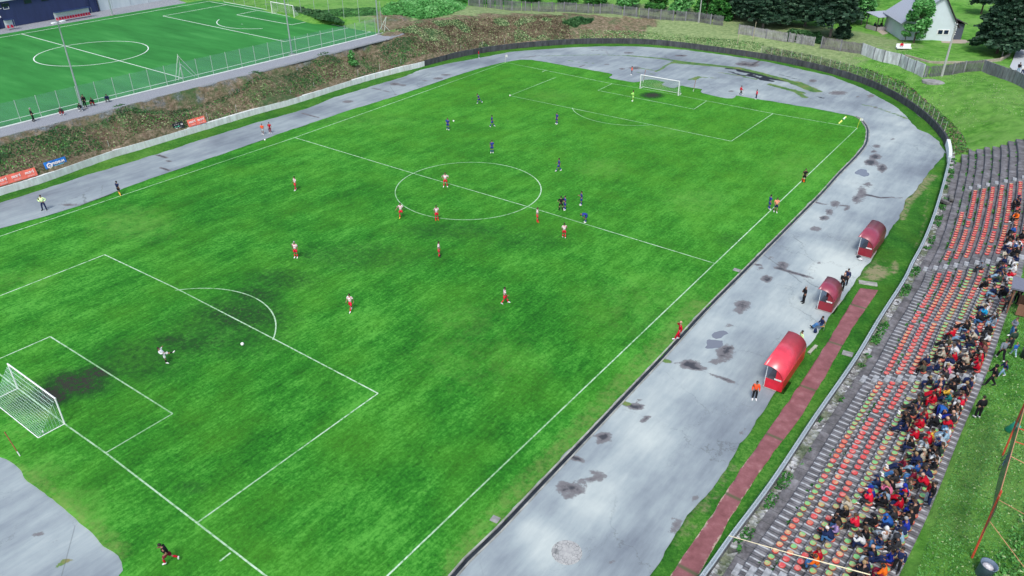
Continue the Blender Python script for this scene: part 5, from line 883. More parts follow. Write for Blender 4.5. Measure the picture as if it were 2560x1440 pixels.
for it in SPEC.split(';'):
    x, y, a, b2, hr, hs = it.split(); x = float(x); y = float(y)
    if hr == 'red': hr = 'dark'
    best = None
    for k in range(0, 8):                          # the seat row whose seat plane the sight line meets
        d, z = tread(k); p = G(x, y, z+.22); dd, _, s = nearest(np.array([(p.x, p.y)]), WALL, False); e = abs(dd[0]-(d+.27))
        if best is None or e < best[0]: best = (e, k, s[0])
    SP.append([best[1], best[2], a, b2, hr, hs, x, y])
for sp in SP:                                       # spread people that share a row so that nobody sits in a neighbour
    pass
for k in range(8):
    row = sorted([s for s in SP if s[0] == k], key=lambda s: s[1])
    for _ in range(30):
        for a, b2 in zip(row[:-1], row[1:]):
            g = .46-(b2[1]-a[1])
            if g > 0: a[1] -= g/2; b2[1] += g/2
    for i, s in enumerate(row): s.append(i); s.append(len(row))
GRP = 'spectators sitting on the stand'; used_lab = set()
def nb(s):
    c = min((q for q in SP if q is not s), key=lambda q: (q[6]-s[6])**2+(q[7]-s[7])**2); return c
for s in SP:
    k, ss_, a, b2, hr, hs, x, y = s[:8]; d, z = tread(k); p, n2 = at_s(ss_, d+.30); ang = math.atan2(-n2[1], -n2[0])+ps_.uniform(-.35, .35)
    if ps_.random() < .15: ang += ps_.choice((-.5, .5))
    pose = ps_.choices(('sit', 'sit2', 'sit3', 'sit4', 'sit5'), (4, 3, 2, 3, 2))[0]
    hw = {'bald': 'bald', 'white': 'white haired', 'grey': 'grey haired', 'blond': 'blond', 'brown': 'brown haired', 'dark': 'dark haired'}[hr]; hw = {'cap': 'capped', 'hoodup': 'hooded', 'hat': 'hat wearing'}.get(hs, hw)
    c = nb(s); rel = ('right' if c[6] < x-3 else 'left' if c[6] > x+3 else ('below' if c[7] < y else 'above')); rel = {'right': 'right of', 'left': 'left of', 'below': 'below', 'above': 'above'}[rel]
    zone = 'far stand' if y < 700 else 'upper stand' if y < 880 else 'middle stand' if y < 1060 else 'lower stand' if y < 1250 else 'near stand'
    lab = f'{hw} person in {cname(a)} seated {rel} someone in {cname(c[2])}, {zone}'
    if lab in used_lab: lab = f'{hw} person in {cname(a)} and {cname(b2)}, seated {rel} someone in {cname(c[2])}, {zone}'
    if lab in used_lab: lab = f'{hw} person in {cname(a)}, {ORD[k]} row, {rel} someone in {cname(c[2])}, {zone}'
    used_lab.add(lab)
    person((p[0], p[1], z+.03), ang, pose, a, b2, hr, lab, GRP, shoe=ps_.choice(('black', 'black', 'white')), hs=hs, scale=ps_.uniform(1.0, 1.1), capc='red' if 'red cap' in lab or (a == 'black' and b2 == 'red') else None, leg='long')
    for st in SEATS:
        if st['k'] == k and abs(st['s']-ss_) < .3: st['used'] = True
for px, py, k, yw, ps, a, b2, sh, lab in ((2344, 1045, 5, LF+90, 'bend', 'blue', 'royal', 'black', 'person all in blue bending forward while standing among the spectators'), (2314, 1262, 7, LF, 'stand', 'red', 'lgrey', 'white', 'person in red top and pale trousers standing at the upper edge of the stand'), (2320, 1262, 8, LF-20, 'stand', 'black', 'navy', 'black', 'person in black jacket with white striped trousers standing behind the last row'),
    (2238, 1427, 7, LF+40, 'stand', 'navy', 'black', 'black', 'person in navy and blue jacket standing at the bottom end of the last row'), (2512, 778, 8, LF+60, 'stand', 'dark', 'black', 'black', 'person in dark grey standing behind the upper rows near the grey roof'), (2538, 756, 8, LF+20, 'stand', 'black', 'black', 'black', 'person in black standing in front of the brown timber box')):
    d, z = tread(k); z = 4.12 if k == 8 and py < 800 else z; c = G(px, py, z); person((c.x, c.y, z), R(yw), ps, a, b2, 'dark', lab, 'spectators standing on the stand', shoe=sh, sleeve='long')
# ---- seats: every seat that shows is a thing; the remainder past 300 is one mass
SEATS.sort(key=lambda q: (q['used'], (Vector(q['p'])-Vector((CX, CY, CZ))).length)); cw = {'red': 'red', 'faded': 'faded cream', 'green': 'worn green'}
cntr = {}
for q in sorted(SEATS[:300], key=lambda q: (q['k'], -q['s'])):
    key = (q['k'], 'bottom' if q['y'] < 16.5 else 'lower' if q['y'] < 40.3 else 'upper'); cntr[key] = cntr.get(key, 0)+1; q['n'] = cntr[key]; q['blk'] = key[1]
def nth(n): return f"{n}{'th' if 10 <= n % 100 <= 20 else {1: 'st', 2: 'nd', 3: 'rd'}.get(n % 10, 'th')}"
big = MB(); MT = {}
for i, q in enumerate(SEATS):
    sc = 1.0
    if i < 300:
        o = link('seat', SM[q['col']]); o.location = q['p']; o.rotation_euler = (0, 0, q['a'])
        tag(o, f"{cw[q['col']]} plastic seat, {ORD[q['k']]} row from railing, {nth(q['n'])} from near end, {q['blk']} block", 'seat', 'plastic seats of the stand')
    else:
        me = SM[q['col']]; ca, sa = math.cos(q['a']), math.sin(q['a']); X = q['p']; base = {'red': 0, 'faded': 2, 'green': 4}[q['col']]; o_ = len(big.v)
        big.v += [(X[0]+v.co.x*ca-v.co.y*sa, X[1]+v.co.x*sa+v.co.y*ca, X[2]+v.co.z) for v in me.vertices]
        for p in me.polygons: big.f.append(tuple(j+o_ for j in p.vertices)); big.mi.append(base+p.material_index)
tag(big.obj('stand_seats', [SEATM['red'], M_srim, SEATM['faded'], M_srim, SEATM['green'], M_srim2], smooth=True), 'rows of red and faded plastic seats in the far part of the stand', 'seats', kind='stuff')
# ================================================================== SHELTERS, GOALS, SIGNS, SMALL THINGS
def text_mesh(s, size, ext=.004, bold=0.0):
    cu = bpy.data.curves.new('t', 'FONT'); cu.body = s; cu.size = size; cu.extrude = ext; cu.offset = bold; cu.align_x = 'CENTER'; cu.align_y = 'CENTER'; o = bpy.data.objects.new('t', cu); COL.objects.link(o)
    dg = bpy.context.evaluated_depsgraph_get(); dg.update(); e = bpy.data.meshes.new_from_object(o.evaluated_get(dg)); vs = [tuple(v.co) for v in e.vertices]; fs = [tuple(p.vertices) for p in e.polygons]
    bpy.data.objects.remove(o); bpy.data.curves.remove(cu); bpy.data.meshes.remove(e); return vs, fs
def mat_metal_paint(name, c, rough=.32):
    m, n, b = new_mat(name); f = noise(n, 1.6, 6, .7, opos(n)); g = noise(n, 14, 4, .75, opos(n))
    col = ramp(n, f, [(.3, tuple(x*.8 for x in c)), (.7, tuple(min(1, x*1.15) for x in c))]); col = mixc(n, ramp(n, g, [(.30, .8), (.36, 0.)]), col, tuple(x*.35 for x in c)); n.links.new(col, b.inputs['Base Color']); b.inputs['Roughness'].default_value = rough; b.inputs['Specular IOR Level'].default_value = .6; return m
def shelter(near, far, depth, h, roof, side, label, seats, plate=True, rear=None):
    """team shelter: near / far = back corners on the ground (world xy); opens towards the pitch"""
    a, b2 = Vector(near), Vector(far); L = (b2-a).length; ang = math.atan2((b2-a).y, (b2-a).x); t = thing('team_shelter', label, 'shelter', (a.x, a.y, .01), ang)
    # local: x along the back from the near end, y towards the pitch
    prof = [(0, .0), (0, h*.52)]+[(depth*.92*(1-math.cos(q)), h*.50+h*.50*math.sin(q)) for q in np.linspace(.12, math.pi/2, 9)]+[(depth*1.02, h*1.0), (depth*1.22, h*.985)]
    def sheet(pf, x0, x1, th):
        m = MB(); k = len(pf); V = [(x, y, z) for x in (x0, x1) for y, z in pf]; V += [(x, y+(th if z < h*.6 else th*.3), z-(th if z > h*.55 else 0)) for x in (x0, x1) for y, z in pf]
        F = [(j, j+1, k+j+1, k+j) for j in range(k-1)]+[(2*k+k+j, 2*k+k+j+1, 2*k+j+1, 2*k+j) for j in range(k-1)]+[(j+1, j, 2*k+j, 2*k+j+1) for j in range(k-1)]+[(k+j, k+j+1, 3*k+j+1, 3*k+j) for j in range(k-1)]+[(k-1, 2*k-1, 4*k-1, 3*k-1), (0, 2*k, 3*k, k)]
        m.add(V, F); return m
    sheet(prof[1:], -.10, L+.10, .03).obj('roof', roof, t, True); m = MB(); m.box((L/2, .0, h*.26), (L, .03, h*.52)); m.obj('back_wall', rear or side, t)
    for x in (0.0, L):
        pf = [(0, 0), (depth, 0), (depth, h*.42), (depth*.45, h*.42), (depth*.45, h*.9)]+[p for p in prof[::-1] if p[0] < depth*.43 and p[1] > .1][:]; m = MB(); k = len(pf)
        V = [(x-.02, y, z) for y, z in pf]+[(x+.02, y, z) for y, z in pf]; m.add(V, [tuple(range(k)), tuple(range(k, 2*k))[::-1]]+[(i, k+i, k+(i+1) % k, (i+1) % k) for i in range(k)]); m.obj('side_panel', side, t)
        m = MB(); m.tube([(x, depth, 0), (x, depth, h*.98)], .03, 6); m.obj('front_post', flat('white_pole', (.62, .68, .70), .5), t)
    m = MB(); m.box((L/2, .34, .42), (L-.1, .38, .05)); m.box((L/2, .17, .72), (L-.1, .04, .45)); m.obj('bench', flat('bench_board', (.30, .33, .36), .7), t)
    if plate: m = MB(); m.box((-.045, depth*.30, h*.50), (.02, depth*.42, .13)); m.obj('name_plate', flat('plate', (.66, .66, .66), .5), t)
    m = MB(); m.box((L/2, depth/2-.05, .02), (L+.3, depth+.45, .04)); m.obj('base_slab', M_conc, t)
    for x, tp, bt in seats:
        q = Vector((x, .36, .46)); q.rotate(Matrix.Rotation(ang, 3, 'Z')); person((a.x+q.x, a.y+q.y, .47), ang+math.pi/2, 'sit', tp, bt, 'dark', f'person in {cname(tp)} and {cname(bt)} sitting under the {label.split(" team")[0]} shelter', shoe='white')
    return t
def xy(px, py, z=0.0): v = G(px, py, z); return (v.x, v.y)
M_bred = mat_metal_paint('bright_red_paint', (.62, .012, .035)); M_bred2 = mat_metal_paint('bright_red_roof', (.66, .055, .085), .28); M_mar = mat_metal_paint('maroon_paint', (.24, .012, .025), .45); M_mar2 = mat_metal_paint('maroon_roof', (.26, .045, .075), .28)
shelter(xy(1952, 982), xy(2009, 897), 1.4, 2.15, M_bred2, M_bred, 'bright red team shelter with barrel roof in the near foreground', [(.6, 'coral', 'navy'), (1.5, 'white', 'red'), (3.0, 'navy', 'navy')], rear=M_bred)
shelter(xy(2078, 783), xy(2099, 752), 1.3, 2.15, M_mar2, M_mar, 'small maroon team shelter between the other two', [(.8, 'black', 'dark')], rear=M_mar2)
shelter(xy(2177, 646), xy(2209, 603), 1.4, 2.1, M_mar2, M_mar, 'long dull maroon team shelter nearest the bend', [(.6, 'dark', 'maroon'), (1.3, 'black', 'maroon'), (2.4, 'maroon', 'dark')], rear=M_mar2)
for px, py, c, lab in ((2146, 645, (.02, .022, .03), 'black sports bag on the ground at the end of the far maroon shelter'), (2150, 651, (.55, .56, .57), 'white kit bag lying beside a black bag at the far maroon shelter')):
    v = G(px, py); m = MB(); m.ball((0, 0, .15), .17, 10, 6, (1.5, .9, .9)); m.tube([(-.12, 0, .28), (0, 0, .38), (.12, 0, .28)], .015, 5); tag(m.obj('sports_bag', flat('bag_cloth', c, .8), smooth=True, loc=(v.x, v.y, 0)), lab, 'bag')
# chair, seated man, backpack
v = G(2052, 824); t = thing('chair', 'light wooden chair on the asphalt near the grass edge, with a person on it', 'chair', (v.x, v.y, 0), R(216)); M_wd = flat('chair_wood', (.42, .24, .10), .6)
m = MB(); m.box((0, 0, .44), (.42, .42, .03)); m.obj('seat', M_wd, t); m = MB(); m.box((-.20, 0, .75), (.03, .40, .28)); m.obj('backrest', M_wd, t)
for a in (-1, 1):
    for b2 in (-1, 1): m = MB(); m.tube([(a*.18, b2*.18, 0), (a*.17, b2*.17, .44 if a > 0 else .82)], .016, 5); m.obj('leg', M_galv, t)
person((v.x, v.y, .45), R(216), 'sit3', 'navy', 'denim', 'dark', 'person in navy jacket and jeans sitting on a wooden chair with papers', shoe='black')
v = G(2037, 832); m = MB(); m.ball((0, 0, .24), .22, 10, 8, (.62, .8, 1.1)); m.ball((.10, 0, .16), .13, 8, 6, (.6, .9, 1)); m.tube([(-.02, 0, .44), (0, .05, .52), (0, -.05, .52), (-.02, 0, .44)], .012, 4); tag(m.obj('backpack', cloth('navy'), smooth=True, loc=(v.x, v.y, 0)), 'dark backpack standing on the asphalt below the wooden chair', 'backpack')
v = G(2031, 876, .1); m = MB(); m.box((0, 0, .20), (.26, 1.55, .04)); m.box((0, -.6, .1), (.24, .06, .2)); m.box((0, .6, .1), (.24, .06, .2)); o = m.obj('low_bench', flat('grey_plank', (.36, .36, .30), .8), loc=(v.x, v.y, .05)); o.rotation_euler.z = R(-6); tag(o, 'narrow grey plank bench on the grass behind the bright red shelter', 'bench')
# ---- goals
M_gw = flat('goal_white', (.78, .80, .80), .4, var=.05); M_gnet2 = mat_net('goal_net', (.50, .72, .64), .19, .016); M_gnet3 = mat_net('goal_net_thin', (.62, .68, .66), .12, .016)
def goal(c, face, label, depth=1.95, w=7.32, h=2.44, top=.35, net=M_gnet2, r=.06):
    """c: centre of the goal line; face: yaw of the direction into the pitch"""
    t = thing('football_goal', label, 'goal', c, face)      # local +x into the pitch, y along the line
    for s in (-1, 1):
        m = MB(); m.tube([(0, s*w/2, 0), (0, s*w/2, h)], r, 8); m.obj('post', M_gw, t)
    m = MB(); m.tube([(0, -w/2-r, h), (0, w/2+r, h)], r, 8); m.obj('crossbar', M_gw, t)
    m = MB()
    for s in (-1, 1): m.tube([(0, s*w/2, .03), (-depth, s*w/2, .03)], .035, 6)
    m.tube([(-depth, -w/2, .03), (-depth, w/2, .03)], .035, 6); m.obj('ground_frame', M_gw, t)
    k = 22; q = 8; rows = []; us = []; rr = random.Random(5)
    for i in range(k+1):
        y = -w/2+w*i/k; sg = .22*math.sin(i*1.1)+.15*math.sin(i*.5+1); col = []
        for j in range(q+1):
            f = j/q; z = h*(1-f)**1.25+.03*(f > .95); x = -depth*f**.85-(.10*math.sin(f*math.pi)+.06*sg*math.sin(f*math.pi)); col.append((x, y+.04*sg*math.sin(f*3), z*(1-.10*math.sin(f*math.pi))))
        rows.append(col); us.append(y+w/2)
    uvstrip('net', rows, net, t, us, [3.1*j/q for j in range(q+1)])
    for s in (-1, 1):
        rows = []
        for j in range(q+1):
            f = j/q; zt = h*(1-f)**1.25*(1-.10*math.sin(f*math.pi)); x = -depth*f**.85-.10*math.sin(f*math.pi); rows.append([(x, s*w/2+s*.03*math.sin(e*3)*math.sin(f*3), zt*e/4+.02) for e in range(5)])
        uvstrip('side_net', rows, net, t, [depth*j/q for j in range(q+1)], [h*e/4 for e in range(5)])
    return t
goal((0, 0, .05), R(90), 'white football goal with sagging net at the near left edge', 1.95)
goal((.02, 105.75, .05), R(-90), 'white football goal on the far goal line of the main pitch', 1.3, net=M_gnet3, r=.07)
tg0, tg1 = G(681, 34, TZ), G(736, 44.5, TZ); tc = (tg0+tg1)/2; td = (tg1-tg0).normalized(); goal((tc.x, tc.y, TZ), math.atan2(td.y, td.x)-math.pi/2, 'white football goal on the artificial training pitch', 1.6, w=(tg1-tg0).length, net=M_gnet3, r=.075)
M_rw = flat('pole_rust', (.30, .10, .05), .7)
for px, py, tx, ty, lab in ((50, 1140, 18, 1066, 'red and white net pole standing behind the near goal'), (1608, 206, 1612, 166, 'thin red and white net pole behind the left post of the far goal'), (1733, 229, 1741, 192, 'thin leaning red and white net pole right of the far goal')):
    v = G(px, py, .05); h = 2.2 if px < 100 else 2.3; q = Vector((-.35, -.2, 0)) if px < 100 else Vector((.25, 0, 0)); t = thing('net_pole', lab, 'pole', tuple(v)); m = MB(); m.tube([(0, 0, 0), tuple(q*.2+Vector((0, 0, h*.2)))], .04, 7); m.obj('white_end', M_gw, t); m = MB(); m.tube([tuple(q*.2+Vector((0, 0, h*.2))), tuple(q+Vector((0, 0, h)))], .035, 7); m.obj('pole', M_rw, t)
def ball(px, py, z, lab, r=.115):
    v = G(px, py, z+.1); m = MB(); m.ball((0, 0, 0), r, 14, 10); m.v = [tuple(Vector(q)*(1+.015*math.sin(q[0]*60)*math.cos(q[1]*60))) for q in m.v]; tag(m.obj('football', flat('ball_white', (.78, .78, .76), .4, var=.25, scale=14), smooth=True, loc=(v.x, v.y, z+r)), lab, 'ball')
ball(606, 861, .06, 'white football flying low in front of the goalkeeper in the near penalty box', .15); ball(1134, 303, .06, 'white football beside the player in blue on the far left', .14); ball(662, 350, 0, 'white football lying on the left track by the person in orange', .13); ball(1275, 239, .06, 'white ball lying near the left corner of the far penalty box', .13)
v = G(109, 1083, .06); m = MB(); m.lathe((0, 0, 0), [(.001, 0), (.055, 0), (.055, .2), (.03, .25), (.025, .3), (.001, .31)], 10); tag(m.obj('water_bottle', flat('bottle_white', (.78, .80, .80), .3), smooth=True, loc=(v.x, v.y, .06)), 'small white water bottle inside the near goal', 'bottle')
for px, py, c, pc, lab in ((2143, 320, (.66, .68, .66), (.55, .50, .05), 'yellow corner post with white flag at the far right corner'), (1263, 157, (.72, .72, .70), (.6, .6, .55), 'white corner flag at the far left corner')):
    v = G(px, py, .06); t = thing('corner_flag', lab, 'flag', (v.x, v.y, .05)); m = MB(); m.tube([(0, 0, 0), (.12, .05, 1.6)], .03, 6); m.obj('post', flat('corner_post', pc, .5), t); m = MB(); V = [(.12+.40*j/4, .05+.05*math.sin(j*1.5), z) for z in (1.18, 1.6) for j in range(5)]; V += [(x, y+.012, z) for x, y, z in V]; m.add(V, [(j, j+1, 6+j, 5+j) for j in range(4)]+[(15+j, 16+j, 11+j, 10+j) for j in range(4)]); m.obj('flag', flat('flag_cloth', c, .8), t)
CONE = [(2098, 308), (2101, 305.5), (2103.5, 303), (2109.5, 297.5), (2111.5, 295), (2114, 293)]; cn = ['nearest yellow', 'second nearest yellow', 'third nearest yellow', 'lower white', 'upper white', 'farthest yellow']
for (px, py), n_c in zip(CONE, cn):
    v = G(px, py, .06); m = MB(); m.lathe((0, 0, 0), [(.001, .005), (.16, 0), (.15, .02), (.06, .16), (.03, .17), (.001, .17)], 10); tag(m.obj('marker_cone', flat('cone_y' if 'yellow' in n_c else 'cone_w', (.72, .75, .18) if 'yellow' in n_c else (.7, .78, .7), .5), smooth=True, loc=(v.x, v.y, .06)), f'{n_c} flat marker cone in the short line by the far right corner', 'cone', 'marker cones by the far right corner')
# ---- banners on the bank behind the white wall
def banner(bl, br, h, base, label, deco, z=1.12):
    a, b2 = G(*bl, z), G(*br, z); L = (b2-a).length; ang = math.atan2((b2-a).y, (b2-a).x); t = thing('banner', label, 'banner', tuple((a+b2)/2), 0); t.rotation_euler = (R(90-18), 0, ang)
    m = MB(); k = 24; V = []; 
    for zz in (0, -.02):
        for i in range(k+1):
            for j in (0, 1): V.append((-L/2+L*i/k, j*h, zz+.03*math.sin(i*.9)+.02*math.sin(i*2.1+j)))
    n0 = (k+1)*2; F = [(2*i, 2*i+2, 2*i+3, 2*i+1) for i in range(k)]; F += [tuple(n0+q for q in f)[::-1] for f in F]; F += [(2*i, n0+2*i, n0+2*i+2, 2*i+2) for i in range(k)]+[(2*i+1, 2*i+3, n0+2*i+3, n0+2*i+1) for i in range(k)]; m.add(V, F); m.obj('sheet', base, t)
    for nm, vs, fs, x, y, mat in deco(L, h): m = MB(); m.add([(v[0]+x, v[1]+y, v[2]+.065) for v in vs], fs); m.obj(nm, mat, t)
    for x in (-L/2+.05, L/2-.05): m = MB(); m.tube([(x, -.3, -.05), (x, h, -.05)], .025, 5); m.obj('stake', M_post, t)
    return t
M_tw = flat('print_white', (.80, .76, .74), .6, var=.05); M_org = flat('banner_coral', (.74, .16, .11), .7, var=.15, scale=1.2); M_blu = flat('banner_blue', (.015, .16, .50), .55, var=.35, scale=.5); M_blk = flat('banner_black', (.012, .014, .02), .6); M_cyan = flat('print_cyan', (.12, .5, .75), .6); M_grn = flat('print_green', (.10, .45, .30), .6)
def deco_o(n):
    def f(L, h):
        out = []
        for i in range(n):
            x = -L/2+L*(i+.5)/n; vs, fs = text_mesh('m:tel', h*.50, .004, .014); out.append(('logo', vs, fs, x, h*.62, M_tw)); q = MB(); [q.box((bx, by, 0), (bw, h*.05, .008)) for bx, by, bw in ((-.2, .05, .5), (.3, .05, .3), (0, -.05, .8))]; out.append(('print', q.v, q.f, x+.05, h*.20, flat('print_pink', (.80, .42, .38), .6)))
        return out
    return f
def deco_b(L, h):
    hx = MB(); r0, r1 = h*.36, h*.20; V = [(r*math.cos(R(30+60*i)), r*math.sin(R(30+60*i)), 0) for r in (r0, r1) for i in range(6)]; hx.add(V, [(i, (i+1) % 6, 6+(i+1) % 6, 6+i) for i in range(6)]); hx.add([(-r1*.6, -.02, 0), (0, -r1*.75, 0), (r1*.6, -.02, 0), (0, r1*.2, 0)], [(0, 1, 2, 3)])
    out = [('emblem', hx.v, hx.f, -L*.29, h*.5, M_tw)]; vs, fs = text_mesh('PREMIUM', h*.36, .004, .014); out.append(('lettering', vs, fs, L*.12, h*.60, M_tw)); q = MB(); [q.box((-L*.19+i*L*.048, 0, 0), (L*.03, h*.11, .008)) for i in range(9)]; out.append(('print', q.v, q.f, L*.12, h*.33, M_cyan)); return out
def deco_k(L, h):
    out = []
    for y, bs, mt in ((.76, ((-.30, .16, .10), (-.12, .12, .10), (.04, .14, .10)), M_tw), (.46, ((-.30, .22, .20), (-.02, .26, .26)), M_grn), (.24, ((-.26, .30, .14), (.10, .30, .10)), M_tw), (.62, ((.28, .08, .34), (.38, .08, .34)), M_tw)):
        q = MB(); [q.prism([(bx*L-bw*L*.36, -bh*h*.36), (bx*L+bw*L*.36, -bh*h*.36+.03), (bx*L+bw*L*.36+.02, bh*h*.36), (bx*L-bw*L*.36+.02, bh*h*.36-.03)], 0, .008) for bx, bw, bh in bs]; out.append(('print', q.v, q.f, 0, h*y, mt))
    return out
banner((-42, 478), (95, 438), 1.05, M_org, 'long coral banner with three white logos at the left edge', deco_o(4)); banner((117, 428), (171, 411), 1.1, M_blu, 'blue banner with white hexagon emblem and the word PREMIUM', deco_b); banner((436, 327), (462, 319.5), 1.0, M_blk, 'small black banner with white and green print beside a coral one', deco_k); banner((473, 318), (516, 306), 1.05, M_org, 'short coral banner with two white logos right of the black one', deco_o(2))
# ---- training pitch: masts, fence, brace, shelters, buildings
def mast(px, py, h, lab, r=.11, heads=2, z=TZ, yaw=.2, pc=M_galv):
    v = G(px, py, z); t = thing('lamp_mast', lab, 'lamp mast', tuple(v), yaw); m = MB(); m.tube([(0, 0, 0), (0, 0, h)], [r, r*.55], 8); m.obj('pole', pc, t); m = MB(); m.box((0, 0, .05), (.9, .9, .12)); m.obj('base_slab', M_conc, t)
    if heads:
        m = MB(); m.box((0, 0, h), (.08, 1.8, .08)); m.obj('crossarm', pc, t)
        for s in (-1, 1): m = MB(); m.box((.1, s*.62, h+.1), (.45, .62, .16)); m.obj('floodlight', M_gw, t)
    return t
mast(207, 272, 11.6, 'tall lamp mast with twin white floodlights beside the gravel path', .14); mast(730, 136, 14, 'tall lamp mast crossing the far part of the training pitch fence', .14); mast(947, 85, 14, 'tall lamp mast at the corner of the training pitch', .14); mast(281, 38, 9, 'lamp mast beyond the training pitch next to the white building', .14)
def mat_veil(name, col, a):
    m, n, b = new_mat(name); b.inputs['Base Color'].default_value = c4(col); b.inputs['Alpha'].default_value = a; b.inputs['Roughness'].default_value = .8; return m
M_tnet = mat_veil('training_net', (.22, .40, .38), .22)
def net_fence(pts, sp, h, lab, z=TZ, mesh=M_tnet, r=.045):
    t = thing('net_fence', lab, 'fence'); D = densify([tuple(p) for p in pts], sp)
    for p in D: m = MB(); m.tube([(p[0], p[1], z), (p[0], p[1], z+h)], r, 6); m.obj('post', flat('fence_pole', (.34, .42, .38), .5), t)
    rows = [[(p[0], p[1], z+.05), (p[0], p[1], z+h-.05)] for p in D]; L = np.r_[0, np.cumsum([math.dist(D[i][:2], D[i+1][:2]) for i in range(len(D)-1)])]
    uvstrip('net', rows, mesh, t, list(L), [0, h]); return t
net_fence([(x-.02, y) for x, y in [(-54.4, -5), (-54.4, 10)]+GL(TK[:-1]+[(940, 86)], TZ)], 2.6, 3.0, 'green net fence on thin posts along the near side of the training pitch')
net_fence(GL([(955, 77), (900, 66), (754, 40), (560, 5)], TZ), 3.6, 5.5, 'high ball net on tall thin posts behind the training goal', mesh=mat_veil('ball_net', (.25, .30, .28), .06))
v = G(458, 199, TZ)
t = thing('steel_brace_frame', 'steel tripod frame braced against the training pitch fence at the halfway line', 'frame', (v.x, v.y, TZ)); Mf = flat('white_steel', (.50, .58, .52), .5)
for a, b2 in (((-.2, -1.2, 0), (-.1, 0, 3.7)), ((-.2, -.7, 0), (0, .1, 2.4)), ((.1, 2.5, 0), (-.1, 0, 3.7)), ((.1, 2.0, 0), (0, .1, 2.4)), ((-.6, .5, 0), (-.1, 0, 3.9))): m = MB(); m.tube([a, b2], .05, 6); m.obj('bar', Mf, t)
v = G(955, 80, TZ); t = thing('steel_brace_frame', 'leaning grey steel frame at the corner of the training pitch', 'frame', (v.x, v.y, TZ))
for a, b2 in (((-.3, -.6, 0), (.5, 1.0, 2.8)), ((.3, .3, 0), (.5, 1.0, 2.8)), ((.8, 1.4, 0), (.2, .4, 1.4))): m = MB(); m.tube([a, b2], .05, 6); m.obj('bar', Mf, t)
def small_shelter(a, b2, n, lab, h=1.9):
    A_, B_ = G(*a, TZ), G(*b2, TZ); L = (B_-A_).length; ang = math.atan2((B_-A_).y, (B_-A_).x); t = thing('team_shelter', lab, 'shelter', tuple(A_), ang)
    m = MB(); m.box((L/2, 1.2, 1.15), (L, .04, 1.4)); m.obj('back_panel', flat('acrylic_back', (.58, .66, .70), .25), t); m = MB(); m.box((L/2, .75, h+.02), (L+.1, 1.1, .05)); m.obj('roof', flat('navy_roof', (.02, .04, .12), .3), t)
    for x in (0, L): m = MB(); m.tube([(x, .2, 0), (x, .2, h), (x, 1.25, h), (x, 1.25, 0)], .035, 6); m.obj('frame', M_galv, t)
    for i in range(n):
        x = L*(i+.5)/n; m = MB(); m.box((x, .75, .42), (.40, .36, .06)); m.box((x, .93, .66), (.40, .06, .42)); m.obj('seat', flat('bench_red', (.60, .012, .06), .5), t)
small_shelter((148, 57), (234, 42), 13, 'long training shelter with a row of red seats in front of the navy building'); small_shelter((22, 77), (42, 74), 2, 'small training shelter with two red seats at the left edge', 1.9)
M_navy = mat_wall('navy_cladding', (.030, .048, .135), (.020, .034, .095), None, .5); M_wb = mat_wall('white_cladding', (.55, .62, .64), (.42, .50, .54), None, .5)
A_, B_ = G(0, 72, TZ), G(248, 28, TZ); d_ = (B_-A_).normalized(); A_ = A_-d_*40; L = (B_-A_).length; ang = math.atan2(d_.y, d_.x); t = thing('hall_building', 'long navy blue sports hall with small dark windows and pale roof edge', 'building', (A_.x, A_.y, TZ), ang)
hh = 4.9; m = MB(); m.box((L/2, 9, hh/2), (L, 18, hh)); m.obj('wall', M_navy, t); m = MB(); m.box((L/2, 9, hh+.3), (L+.5, 18.6, .6)); m.add([(-.3, -.35, hh+.6), (L+.3, -.35, hh+.6), (L+.3, 9, hh+2.4), (-.3, 9, hh+2.4), (-.3, 18.3, hh+.6), (L+.3, 18.3, hh+.6)], [(0, 1, 2, 3), (3, 2, 5, 4)]); m.obj('roof', M_wb, t)
for x in list(np.arange(L-61, L-17, 3.5))+[L-14.5, L-11.0, L-7.5, L-4.5]:
    if abs(x-(L-20.5)) < 1.2: continue
    m = MB(); m.box((x, -.02, hh-.75), (1.5, .06, .75)); f = m.obj('window', flat('window_frame', (.02, .022, .03), .4), t); m = MB(); m.box((x, -.06, hh-.75), (1.3, .02, .58)); m.obj('pane', flat('dark_pane', (.015, .03, .035), .12), f)
m = MB(); x = L-19.0
for a in ((x-.5, hh-1.0, .09, 1.1), (x+.5, hh-1.0, .09, 1.1)): m.box((a[0], -.03, a[1]), (a[2], .05, a[3]))
for zz in (hh-1.5, hh-.5): m.box((x, -.03, zz), (1.1, .05, .09))
m.box((x-1.1, -.03, hh-1.25), (.4, .05, .12)); m.obj('square_emblem', M_gw, t)
for x in (L-21.6, L-.4, L-2.2): m = MB(); m.box((x, -.12, hh/2), (.25, .25, hh)); m.obj('downpipe', flat('navy_pipe', (.02, .03, .09), .4), t)
m = MB(); m.ball((L-20.8, -.3, 2.2), .22, 8, 6); m.obj('wall_lamp', M_gw, t)
A_, B_ = G(251, 27, TZ), G(400, 1, TZ); d_ = (B_-A_).normalized(); L = (B_-A_).length+30; t = thing('hall_building', 'pale grey clad building wall beyond the training pitch', 'building', (A_.x, A_.y, TZ), math.atan2(d_.y, d_.x)); m = MB(); m.box((L/2, 8, 2.9), (L, 16, 6.4)); m.obj('wall', M_wb, t); m = MB(); m.box((L/2, 8, 6.2), (L+.6, 16.6, .25)); m.obj('roof', flat('grey_roof', (.25, .28, .30), .5), t)
for x in np.arange(3, L, 4.5): m = MB(); m.box((x, -.01, 3), (.05, .04, 6)); m.obj('panel_joint', flat('joint', (.3, .34, .36), .5), t)
